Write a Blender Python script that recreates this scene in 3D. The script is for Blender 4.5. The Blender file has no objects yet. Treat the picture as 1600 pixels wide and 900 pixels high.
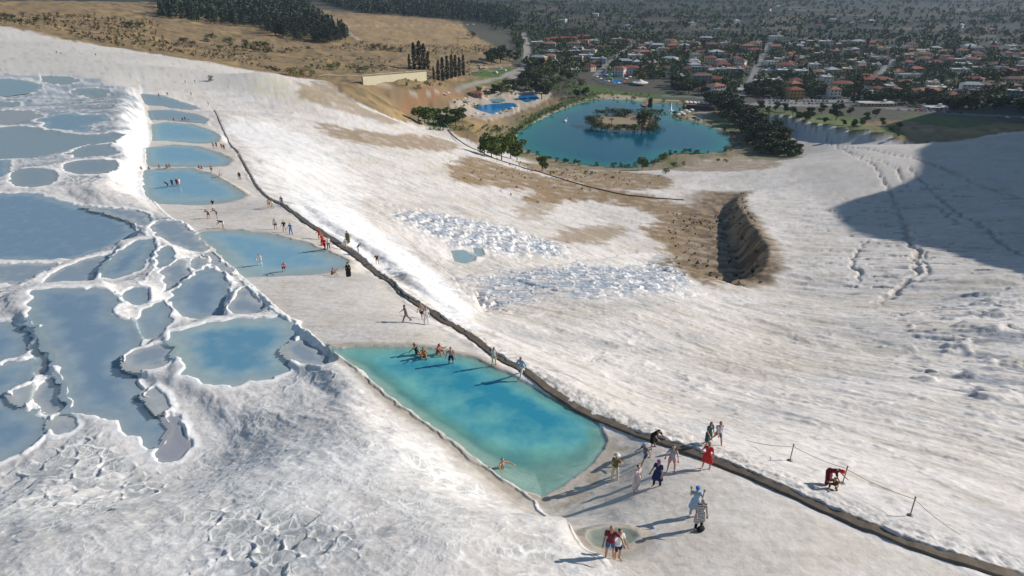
import bpy, bmesh, math, random
import numpy as np
from mathutils import Vector, Matrix
R = math.radians
rng = np.random.default_rng(7)
random.seed(7)
S = bpy.context.scene
COL = S.collection

# ------------------------------------------------------------------ camera, sky, sun
CZ = 130.0
PITCH = R(26.0)
FPX = 1066.0
cam_d = bpy.data.cameras.new('camera')
cam_d.sensor_width = 36.0
cam_d.lens = 36.0 * FPX / 1600.0
cam_d.clip_start = 0.5
cam_d.clip_end = 30000
cam = bpy.data.objects.new('camera', cam_d)
cam.location = (0, 0, CZ)
cam.rotation_euler = (math.pi / 2 - PITCH, 0, 0)
COL.objects.link(cam)
S.camera = cam
SUN_EL, SUN_AZ = R(28), R(74)          # azimuth clockwise from +Y
sdir = Vector((math.sin(SUN_AZ) * math.cos(SUN_EL), math.cos(SUN_AZ) * math.cos(SUN_EL), math.sin(SUN_EL)))
w = bpy.data.worlds.new('World'); S.world = w; w.use_nodes = True
nt = w.node_tree
for n in list(nt.nodes): nt.nodes.remove(n)
o_ = nt.nodes.new('ShaderNodeOutputWorld'); b_ = nt.nodes.new('ShaderNodeBackground'); k_ = nt.nodes.new('ShaderNodeTexSky')
k_.sky_type = 'NISHITA'; k_.sun_disc = False; k_.sun_elevation = SUN_EL; k_.sun_rotation = SUN_AZ
k_.altitude = 400; k_.air_density = 1.7; k_.dust_density = 0.3; k_.ozone_density = 5.0
b_.inputs['Strength'].default_value = 0.07
nt.links.new(k_.outputs[0], b_.inputs[0]); nt.links.new(b_.outputs[0], o_.inputs[0])
sun_d = bpy.data.lights.new('sun', 'SUN'); sun_d.energy = 4.2; sun_d.angle = R(0.53); sun_d.color = (1.0, 0.93, 0.84)
sun = bpy.data.objects.new('sun', sun_d); sun.rotation_euler = sdir.to_track_quat('Z', 'Y').to_euler(); sun.location = (300, 100, 400)
COL.objects.link(sun)
S.view_settings.view_transform = 'Standard'; S.view_settings.look = 'None'
S.view_settings.exposure = 0.27; S.view_settings.gamma = 1.0
S.view_settings.use_curve_mapping = False
S.cycles.max_bounces = 5; S.cycles.diffuse_bounces = 2; S.cycles.glossy_bounces = 2
S.cycles.transparent_max_bounces = 8; S.cycles.volume_bounces = 0
S.cycles.use_denoising = True

# ------------------------------------------------------------------ numpy noise
_G = rng.normal(size=(256, 256, 2)); _G /= np.linalg.norm(_G, axis=2, keepdims=True)
_H = rng.random((512, 512, 3))
def perlin(x, y, s=0):
    x = x + s * 17.31; y = y - s * 9.77
    xi = np.floor(x); yi = np.floor(y); fx = x - xi; fy = y - yi
    xi = xi.astype(np.int64); yi = yi.astype(np.int64)
    u = fx * fx * fx * (fx * (fx * 6 - 15) + 10); v = fy * fy * fy * (fy * (fy * 6 - 15) + 10)
    def g(i, j, dx, dy):
        q = _G[(xi + i) & 255, (yi + j) & 255]
        return q[..., 0] * dx + q[..., 1] * dy
    a = g(0, 0, fx, fy); b = g(1, 0, fx - 1, fy); c = g(0, 1, fx, fy - 1); d = g(1, 1, fx - 1, fy - 1)
    return ((a + (b - a) * u) * (1 - v) + (c + (d - c) * u) * v) * 1.4
def fbm(x, y, oct=4, s=0, gain=0.5):
    r = 0; a = 1; t = 0
    for i in range(oct):
        r = r + a * perlin(x, y, s + i * 3); t += a
        x = x * 2.03 + 5.2; y = y * 2.03 + 1.3; a *= gain
    return r / t
def ridged(x, y, oct=4, s=0):
    r = 0; a = 1; t = 0
    for i in range(oct):
        r = r + a * (1 - np.abs(perlin(x, y, s + i * 3)) * 1.6); t += a
        x = x * 2.1 + 3.1; y = y * 2.1 - 1.7; a *= .5
    return np.clip(r / t, 0, 1)
def worley(x, y, s=0):
    """F1, F2-F1 edge distance, seed position of the nearest cell, random per cell."""
    x0 = np.floor(x).astype(np.int64); y0 = np.floor(y).astype(np.int64)
    f1 = np.full(x.shape, 9.0); f2 = np.full(x.shape, 9.0)
    sx = np.zeros_like(x); sy = np.zeros_like(x); rr = np.zeros_like(x)
    for i in (-1, 0, 1):
        for j in (-1, 0, 1):
            h = _H[(x0 + i + s * 31) & 511, (y0 + j + s * 57) & 511]
            px = x0 + i + .1 + .8 * h[..., 0]; py = y0 + j + .1 + .8 * h[..., 1]
            d = np.hypot(px - x, py - y)
            m = d < f1
            f2 = np.where(m, f1, np.minimum(f2, d))
            f1 = np.where(m, d, f1)
            sx = np.where(m, px, sx); sy = np.where(m, py, sy); rr = np.where(m, h[..., 2], rr)
    return f1, f2 - f1, sx, sy, rr
def sm(a, b, x):
    t = np.clip((x - a) / (b - a), 0, 1); return t * t * (3 - 2 * t)
def mix(a, b, t): return a + (b - a) * t

# ------------------------------------------------------------------ the camera's rays, used to survey the place
CP, SP = math.cos(PITCH), math.sin(PITCH)
def ray(px, py):
    X = (np.asarray(px, float) - 800) / FPX; Y = (450 - np.asarray(py, float)) / FPX
    dx = X; dy = CP + Y * SP; dz = -SP + Y * CP
    h = np.hypot(dx, dy)
    return dx / h, dy / h, dz / h          # unit horizontal, z slope
def az_of(px, py):
    a, b, _ = ray(px, py); return np.arctan2(a, b)

# ------------------------------------------------------------------ survey points: px, py, metres below the viewpoint
CTRL = [
 # walkway
 (800,890,21),(975,895,21.6),(1090,830,22.6),(1027,760,24.2),(940,690,25.7),(860,600,26.0),(890,760,26.0),(930,770,25.4),(760,650,26.2),(705,568,26.4),(560,545,26.5),(640,505,27.6),(545,433,31.6),
 (440,400,33),(380,380,33.2),(333,330,36.5),(300,290,38),(285,245,41.5),(290,215,46.5),(285,187,50),(260,160,53),
 (1250,890,22.2),(1560,898,24),(1400,850,23.6),(1200,765,24.0),
 # left plateau
 (20,890,22.4),(200,860,22.4),(450,850,22.0),(700,850,21),(150,760,25.2),(300,700,26.6),(330,650,26.7),(240,690,27.3),(150,690,27.4),(240,640,27.2),(480,700,25.1),(620,640,25.2),(400,610,26.6),(450,605,26.3),(530,615,26.0),(400,680,26.2),(60,680,27.7),(150,590,27.8),(30,560,28.3),(360,540,26.6),(240,555,26.9),(230,600,27.0),
 (480,530,26.6),(180,470,28.6),(100,450,29.0),(320,450,29.0),(20,440,31.5),(200,400,30.6),(390,430,30.4),(100,340,34.2),(100,400,34),(10,400,34),(250,350,33.4),(20,300,37.2),(200,340,34.2),(150,270,41),(100,220,43.5),(10,200,44),(190,200,46),(170,165,48.5),(60,140,49.5),(210,146,51.5),
 # white hill behind the terraces
 (60,118,50),(150,122,51),(250,140,54.5),(330,128,56.5),(400,135,58),(20,85,49.5),(150,92,51),(300,105,54.5),(410,118,58),
 (0,41,47.5),(100,60,49),(200,76,51.5),(300,93,54.5),(380,108,57),(440,121,59.5),
 # bright slope between walkway and lake
 (450,320,37),(400,240,43),(360,180,51),(480,370,34),(600,440,31.5),(520,280,51),(600,330,50),(460,200,56),(420,160,59),(480,150,60),(530,190,63),
 (620,250,64),(560,220,62),(700,240,80),(640,310,58),(740,370,52),(850,390,56),(700,400,47),(800,340,66),(760,440,44),(700,460,39.5),(850,480,40),(780,520,35),(900,560,34),(1000,620,31),(1080,660,28),(980,500,40),(1000,440,47),(900,425,49),
 (1100,560,38),(1200,640,32),(1200,540,43),(1130,470,50),(1300,700,28.5),(1300,600,36),(1450,680,31),(1590,760,28),(1590,640,33.5),(1450,560,41),(1590,520,41),(1500,460,50),(1300,460,56),(1200,440,60),(1400,400,60),(1590,430,49),
 (900,320,84),(1000,300,90),(820,260,100),(780,246,102),(1000,380,74),(1080,400,73),(1100,350,80),(930,360,74),(1060,330,86),(960,275,108),(1100,265,110),(1200,300,90),(1230,380,72),(1160,290,95),
 (1300,320,77),(1300,255,93),(1420,280,80),(1500,340,65),(1590,340,60),(1590,250,78),(1450,240,92),(1350,225,104),(1560,212,94),(1480,200,110),
 # canyon east of the lake
 (1240,240,118),(1180,205,121),(1130,180,122.5),(1215,192,115),(1160,170,119),(1300,207,110),(1400,219,106),(1480,223,103),
 (1250,185,119),(1320,195,117.5),(1440,185,119),(1560,185,121),(1400,170,122),
 # lake, park, town
 (850,255,121),(1050,262,119),(900,240,122),(1000,200,122),(1100,225,122),(850,190,122),(980,157,122.5),(1120,195,122),
 (750,215,114),(700,195,110),(660,182,107),(760,180,117),(820,150,121),(720,160,116),(640,195,104),(620,170,99),
 (900,140,123),(1100,140,124),(1300,160,124),(1550,170,124),(900,90,125),(1200,90,125.5),(1550,110,125),(830,60,124),(1000,50,128),(1500,50,128),(1200,20,130),(900,10,130),(1580,10,130),
 # slope mound and hills behind
 (600,150,88),(560,165,83),(500,125,82),(580,125,87),(680,135,98),(740,115,110),(800,100,118),(650,110,98),(720,125,107),(760,85,112),
 (460,108,86),(560,100,92),(480,80,88),(600,80,98),(700,70,107),(560,50,96),(640,40,101),(720,50,109),(780,40,117),(700,15,112),(600,18,98),
 (300,70,76),(400,80,82),(400,45,82),(280,45,72),(150,50,58),(50,28,52),(150,20,58),(250,15,66),(350,8,74),(450,15,84),(520,8,92),(0,22,50),(0,3,46),(150,3,56),
]
# points hidden from the viewpoint: azimuth taken at a pixel, distance, metres below the viewpoint
HID = [((0,41),620,53),((100,60),560,55),((200,76),500,58),((300,93),450,63),((380,108),420,70),((440,121),410,77),
       ((200,5),2500,90),((500,5),3000,115),((800,5),3500,130),((1200,5),3500,130),((1590,5),3500,130),((0,5),3000,80),
       ((0,5),9000,130),((500,5),9000,130),((800,5),9000,130),((1590,5),9000,130),
       ((0,890),8,19),((800,890),8,19),((1590,890),8,20),((0,890),2,18),((1590,890),2,19),((800,890),2,18.5),
       ((1590,890),14,20.5),((1590,890),20,22.5),((0,890),14,20)]
pts_uv = []; pts_h = []
for px, py, d in CTRL:
    a, b, s = ray(px, py)
    r = d / -float(s)
    pts_uv.append((math.atan2(a, b), math.log(r))); pts_h.append(d)
for (px, py), r, d in HID:
    pts_uv.append((float(az_of(px, py)), math.log(r))); pts_h.append(d)
for az in (-75, -60, 56, 68, 85):
    for r, d in ((2, 19), (10, 20), (22, 22), (60, 32), (130, 45 if az > 0 else 40), (300, 62 if az > 0 else 48), (600, 90 if az > 0 else 46), (1500, 110), (5000, 125)):
        pts_uv.append((R(az), math.log(r))); pts_h.append(d)
pts_uv = np.array(pts_uv); pts_h = np.array(pts_h)
def _k(d2): return np.sqrt(d2 + 0.045 ** 2)
N_ = len(pts_uv)
_d2 = ((pts_uv[:, None] - pts_uv[None]) ** 2).sum(2)
_A = np.zeros((N_ + 3, N_ + 3)); _A[:N_, :N_] = _k(_d2) - 0.004 * np.eye(N_)
_A[:N_, N_] = 1; _A[:N_, N_ + 1:] = pts_uv; _A[N_, :N_] = 1; _A[N_ + 1:, :N_] = pts_uv.T
_W = np.linalg.solve(_A, np.r_[pts_h, 0, 0, 0])
def base_h(x, y):
    x = np.asarray(x, float); y = np.asarray(y, float); sh = x.shape
    u = np.clip(np.arctan2(x, y), -R(88), R(88)).ravel(); v = np.log(np.maximum(np.hypot(x, y), 1.5)).ravel()
    out = np.empty(u.shape)
    for i in range(0, len(u), 60000):
        uu = u[i:i+60000]; vv = v[i:i+60000]
        K = _k((uu[:, None] - pts_uv[None, :, 0]) ** 2 + (vv[:, None] - pts_uv[None, :, 1]) ** 2)
        out[i:i+60000] = K @ _W[:N_] + _W[N_] + _W[N_+1] * uu + _W[N_+2] * vv
    return (CZ - out).reshape(sh)
def cast(px, py, fn, r0=10, r1=6000, n=700):
    px = np.atleast_1d(np.asarray(px, float)); py = np.atleast_1d(np.asarray(py, float))
    a, b, s = ray(px, py)
    rr = np.exp(np.linspace(math.log(r0), math.log(r1), n))
    X = a[:, None] * rr; Y = b[:, None] * rr; Z = CZ + s[:, None] * rr
    D = Z - fn(X, Y)
    hit = D < 0
    k = np.where(hit.any(1), hit.argmax(1), n - 1); k = np.maximum(k, 1)
    i = np.arange(len(k)); d0 = D[i, k-1]; d1 = D[i, k]
    t = np.clip(d0 / np.where(np.abs(d0 - d1) < 1e-9, 1, d0 - d1), 0, 1)
    r = rr[k-1] + (rr[k] - rr[k-1]) * t
    return np.stack([a * r, b * r, CZ + s * r], 1)
def plane_pts(px, py, z):
    a, b, s = ray(np.asarray(px, float), np.asarray(py, float)); r = (z - CZ) / s
    return np.stack([a * r, b * r], 1)

# ------------------------------------------------------------------ 2D helpers
def chaikin(P, n=2, closed=True):
    P = np.asarray(P, float)
    for _ in range(n):
        Q = np.roll(P, -1, 0) if closed else P[1:]
        A = P if closed else P[:-1]
        N = np.empty((2 * len(A), P.shape[1])); N[0::2] = .75 * A + .25 * Q; N[1::2] = .25 * A + .75 * Q
        P = N if closed else np.vstack([P[:1], N, P[-1:]])
    return P
def sdist(P, x, y):
    """signed distance to a closed polygon (negative inside)"""
    d2 = np.full(x.shape, 1e18); ins = np.zeros(x.shape, bool)
    Q = np.roll(P, -1, 0)
    for (ax, ay), (bx, by) in zip(P, Q):
        ex, ey = bx - ax, by - ay; L = ex * ex + ey * ey
        if L < 1e-12: continue
        wx = x - ax; wy = y - ay
        t = np.clip((wx * ex + wy * ey) / L, 0, 1)
        d2 = np.minimum(d2, (wx - ex * t) ** 2 + (wy - ey * t) ** 2)
        c = (ay > y) != (by > y)
        if abs(by - ay) > 1e-12:
            ins ^= c & (x < ex * (y - ay) / (by - ay) + ax)
    d = np.sqrt(d2); return np.where(ins, -d, d)
def ldist(P, x, y, vals=None):
    """distance to an open polyline, side (+ right of its direction), fraction along, interpolated values"""
    P = np.asarray(P); best = np.full(x.shape, 1e18); side = np.zeros(x.shape); val = np.zeros(x.shape); tt = np.zeros(x.shape)
    n = len(P) - 1
    E = P[1:] - P[:-1]; N = np.c_[E[:, 1], -E[:, 0]] / (np.linalg.norm(E, axis=1, keepdims=True) + 1e-12)   # right-hand normals
    VN = np.vstack([N[:1], N[:-1] + N[1:], N[-1:]])
    for i in range(n):
        ax, ay = P[i]; ex, ey = E[i]; L = ex * ex + ey * ey + 1e-12
        wx = x - ax; wy = y - ay
        t = np.clip((wx * ex + wy * ey) / L, 0, 1)
        qx = wx - ex * t; qy = wy - ey * t
        d2 = qx ** 2 + qy ** 2
        m = d2 < best
        nx = np.where(t <= 0, VN[i, 0], np.where(t >= 1, VN[i+1, 0], N[i, 0])); ny = np.where(t <= 0, VN[i, 1], np.where(t >= 1, VN[i+1, 1], N[i, 1]))
        best = np.where(m, d2, best)
        side = np.where(m, np.where(qx * nx + qy * ny >= 0, 1.0, -1.0), side)
        tt = np.where(m, (i + t) / n, tt)
        if vals is not None: val = np.where(m, vals[i] + (vals[i+1] - vals[i]) * t, val)
    return np.sqrt(best), side, tt, val
def near(P, x, y, pad):
    return (x > P[:, 0].min() - pad) & (x < P[:, 0].max() + pad) & (y > P[:, 1].min() - pad) & (y < P[:, 1].max() + pad)

# ------------------------------------------------------------------ scarps: a line seen from the viewpoint, the high side, the height, how fast it fades each way
def line_w(pix, fn=base_h, n=2):
    p = cast([a for a, b in pix], [b for a, b in pix], fn)[:, :2]
    return p
SCARP = []
def scarp(pix, heights, hi, face, dhi, dlo, split=0.5, shift=0.0):
    P = line_w(pix); hv = np.array(heights, float)
    if len(hv) != len(P): hv = np.interp(np.linspace(0, 1, len(P)), np.linspace(0, 1, len(hv)), hv)
    M = chaikin(np.c_[P, hv], 2, False)
    SCARP.append((M[:, :2], M[:, 2], hi, face, dhi, dlo, split, shift))
# white wall between terraces (left, high) and walkway; the line runs towards the viewer: its left bank is on the viewer's left
scarp([(222,149),(234,172),(236,200),(228,230),(222,268),(228,300),(258,335),(300,372),(345,405),(392,444),(440,490),(500,537),(545,566),(610,622),(690,677),(775,742),(845,785),(905,850),(975,897)],
      [0,.8,1.0,1.0,.9,.7,.5,.35,.3,.3,.3,.35,.5,.7,.8,.8,.7,.6,.5], +1, 0.16, 26, 3, 1.0)
# the broad white face above the far pools
scarp([(219,146),(234,172),(236,200),(229,230),(222,268),(226,296),(250,325),(270,342)], [0,4,6.0,6.2,5,3.4,1.6,0], +1, 9.0, 26, 3, 1.0, 4.5)
# edge of the park lawn above the wooded gully
scarp([(1140,160),(1160,170),(1200,184),(1250,197),(1300,207),(1350,214),(1400,219),(1450,221)], [0,6,9,10,10,9,7,0], -1, 16.0, 25, 25, .6, -6)
# bank along the channel, high side away from the walkway
BANKPX = [(335,172),(348,200),(372,240),(390,270),(405,298),(440,322),(480,348),(520,378),(560,402),(590,430),(620,457),(650,478),(690,500),(740,533),(790,568),(850,606),(920,648),(1000,678),(1100,714),(1200,758),(1300,803),(1400,846),(1500,880),(1600,908)]
scarp(BANKPX, [.2,.2,.22,.25,.3,.35,.4,.45,.5,.5,.5,.5,.45,.4,.36,.34,.34,.34,.34,.34,.34,.34,.34,.34], -1, 0.25, 7, 1, 1.0)
scarp([(430,300),(480,340),(520,370),(560,394),(590,422),(620,449),(650,470),(690,492),(740,525),(790,560)], [0,.7,1.0,1.2,1.2,1.1,.9,.7,.5,0], -1, 2.4, 7, 1, 1.0, 1.6)
# far side of the bank drops out of sight
scarp([(560,345),(620,378),(680,420),(735,470),(762,505)], [0,3.5,5,3.5,0], +1, 1.2, 7, 7, 0.35)
# travertine lobe in front of the brown bowl
scarp([(715,425),(760,418),(850,424),(920,418),(990,404),(1040,405),(1062,432),(1130,447),(1180,452)], [0,1.2,2.5,5,7,8,6,3,0], +1, 1.5, 8, 12, 0.35)
# brown gully scarp, high ground on the right
scarp([(1160,298),(1138,318),(1148,348),(1164,375),(1180,402),(1180,425),(1164,442)], [0,4,6.5,8.5,9,7,0], -1, 6.0, 14, 12, 0.5)
def scarped(x, y, fn=base_h):
    z = fn(x, y)
    for P, hv, hi, face, dhi, dlo, split, shift in SCARP:
        m = near(P, x, y, max(dhi, dlo) * 3)
        if not m.any(): continue
        xx = x[m]; yy = y[m]
        wob = min(face, 1.6) * 0.8 * fbm(xx / (face * 4 + .6), yy / (face * 4 + .6), 3, 5)
        d, sd, t, h = ldist(P, xx, yy, hv)
        s = d * sd * hi + wob - shift          # positive on the high side
        e = (sm(0, .12, t) * sm(1, .88, t)) if face > 1 and face < 12 else 1.0
        up = sm(-face * .5, face * .5, s)
        z[m] += h * e * sm(1, .6, d / (3 * max(dhi, dlo))) * (split * up * np.exp(-np.maximum(s, 0) / dhi * 1.0) - (1 - split) * (1 - up) * np.exp(-np.maximum(-s, 0) / dlo))
    return z

# ------------------------------------------------------------------ the ground: one sheet, rings of growing size round the viewpoint
_azd = np.linspace(R(-48), R(48), 1180)
AZ = np.r_[np.linspace(R(-178), R(-50), 40), _azd, np.linspace(R(48.6), R(88), 70), np.linspace(R(92), R(178), 24)]
_hr = np.array([20, 25, 44, 73, 107, 170, 270, 430, 640, 1500, 3000, 9000, 30000.]); _hd = np.array([22, 23, 27, 32, 37, 43, 53, 75, 100, 125, 130, 130, 130.])
_rt = np.exp(np.linspace(math.log(15), math.log(29000), 4000)); _dep = np.arctan2(np.interp(_rt, _hr, _hd), _rt)
_want = np.linspace(R(55), R(2.9), 1130)
_rd = np.interp(-_want, -_dep, _rt)
RR = np.r_[np.exp(np.linspace(math.log(1.0), math.log(_rd[0] * .97), 14)), _rd, np.exp(np.linspace(math.log(_rd[-1] * 1.02), math.log(24000), 40))]
RR = np.maximum.accumulate(RR); LR = np.log(RR)
GA, GR = np.meshgrid(AZ, RR)
GX = np.sin(GA) * GR; GY = np.cos(GA) * GR
T1 = scarped(GX, GY)

def grid_fn(Z):
    def f(x, y):
        x = np.asarray(x, float); y = np.asarray(y, float)
        a = np.interp(np.arctan2(x, y), AZ, np.arange(len(AZ)))
        r = np.interp(np.log(np.maximum(np.hypot(x, y), 1.01)), LR, np.arange(len(RR)))
        i = np.clip(a.astype(int), 0, len(AZ) - 2); j = np.clip(r.astype(int), 0, len(RR) - 2)
        u = a - i; v = r - j
        return (Z[j, i] * (1-u) + Z[j, i+1] * u) * (1-v) + (Z[j+1, i] * (1-u) + Z[j+1, i+1] * u) * v
    return f
f1 = grid_fn(T1)
def wp(pix, fn=None):
    out = []; c = cast([e[-2] for e in pix], [e[-1] for e in pix], fn or f1)[:, :2]
    for e, q in zip(pix, c): out.append((e[2] * 0 + math.sin(R(e[1])) * e[2], math.cos(R(e[1])) * e[2]) if len(e) == 3 else tuple(q))
    return np.array(out)
flat_fn = lambda x, y: np.zeros(np.shape(x)) + (CZ - 124.0)
def sub(P, pad): return near(P, GX, GY, pad)

# ------------------------------------------------------------------ unseen hill added to the east, crest shaped to throw the long shadow
_sh = np.array([sdir.x, sdir.y]); _sh /= np.linalg.norm(_sh); _qn = np.array([-_sh[1], _sh[0]])
tan_el = math.tan(SUN_EL)
edge = [(1600,442),(1550,421),(1500,404),(1450,390),(1400,381),(1350,373),(1315,360),(1296,343),(1288,326),(1320,313),(1370,300),(1400,288),(1420,276),(1424,255),(1420,240),(1440,225)]
E3 = cast([a for a, b in edge], [b for a, b in edge], f1)
q_e = E3[:, :2] @ _qn; p_e = E3[:, :2] @ _sh
o = np.argsort(q_e); q_e = q_e[o]; p_e = p_e[o]; z_e = E3[o, 2]
qg = GX * _qn[0] + GY * _qn[1]; pg = GX * _sh[0] + GY * _sh[1]
crest_az = R(49)
# along the sun's bearing, where does the line from each edge point meet the crest bearing?
pc = []
for q, p, z in zip(q_e, p_e, z_e):
    t = np.linspace(0, 600, 3000); X = (p + t) * _sh[0] + q * _qn[0]; Y = (p + t) * _sh[1] + q * _qn[1]
    k = np.argmax(np.arctan2(X, Y) > crest_az); pc.append((p + t[k], z + t[k] * tan_el, k))
pc_p = np.array([c[0] for c in pc]); pc_z = np.array([c[1] for c in pc])
cq = np.r_[q_e[0] - 16, q_e, q_e[-1] + 90, q_e[-1] + 160]
cp = np.r_[pc_p[0] - 8, pc_p, pc_p[-1] + 60, pc_p[-1] + 110]
cz = np.r_[pc_z[0] - 8, pc_z, pc_z[-1] - 6, pc_z[-1] - 60]
Pq = np.interp(qg, cq, cp); Zq = np.interp(qg, cq, cz)
wdt = np.interp(qg, [q_e[0], q_e[-1]], [7, 38])
prof = np.where(pg < Pq, sm(-1.0, 0, (pg - Pq) / wdt), np.where(qg > cq[-1], 0, 1))
inq = sm(cq[0] - 4, cq[0] + 2, qg) * sm(cq[-1] + 40, cq[-1], qg)
shade_hill_w = prof * inq * (GX > 0)
T1 = np.where(shade_hill_w > 0, np.maximum(T1, mix(T1, Zq, shade_hill_w)), T1)
f1 = grid_fn(T1)

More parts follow.
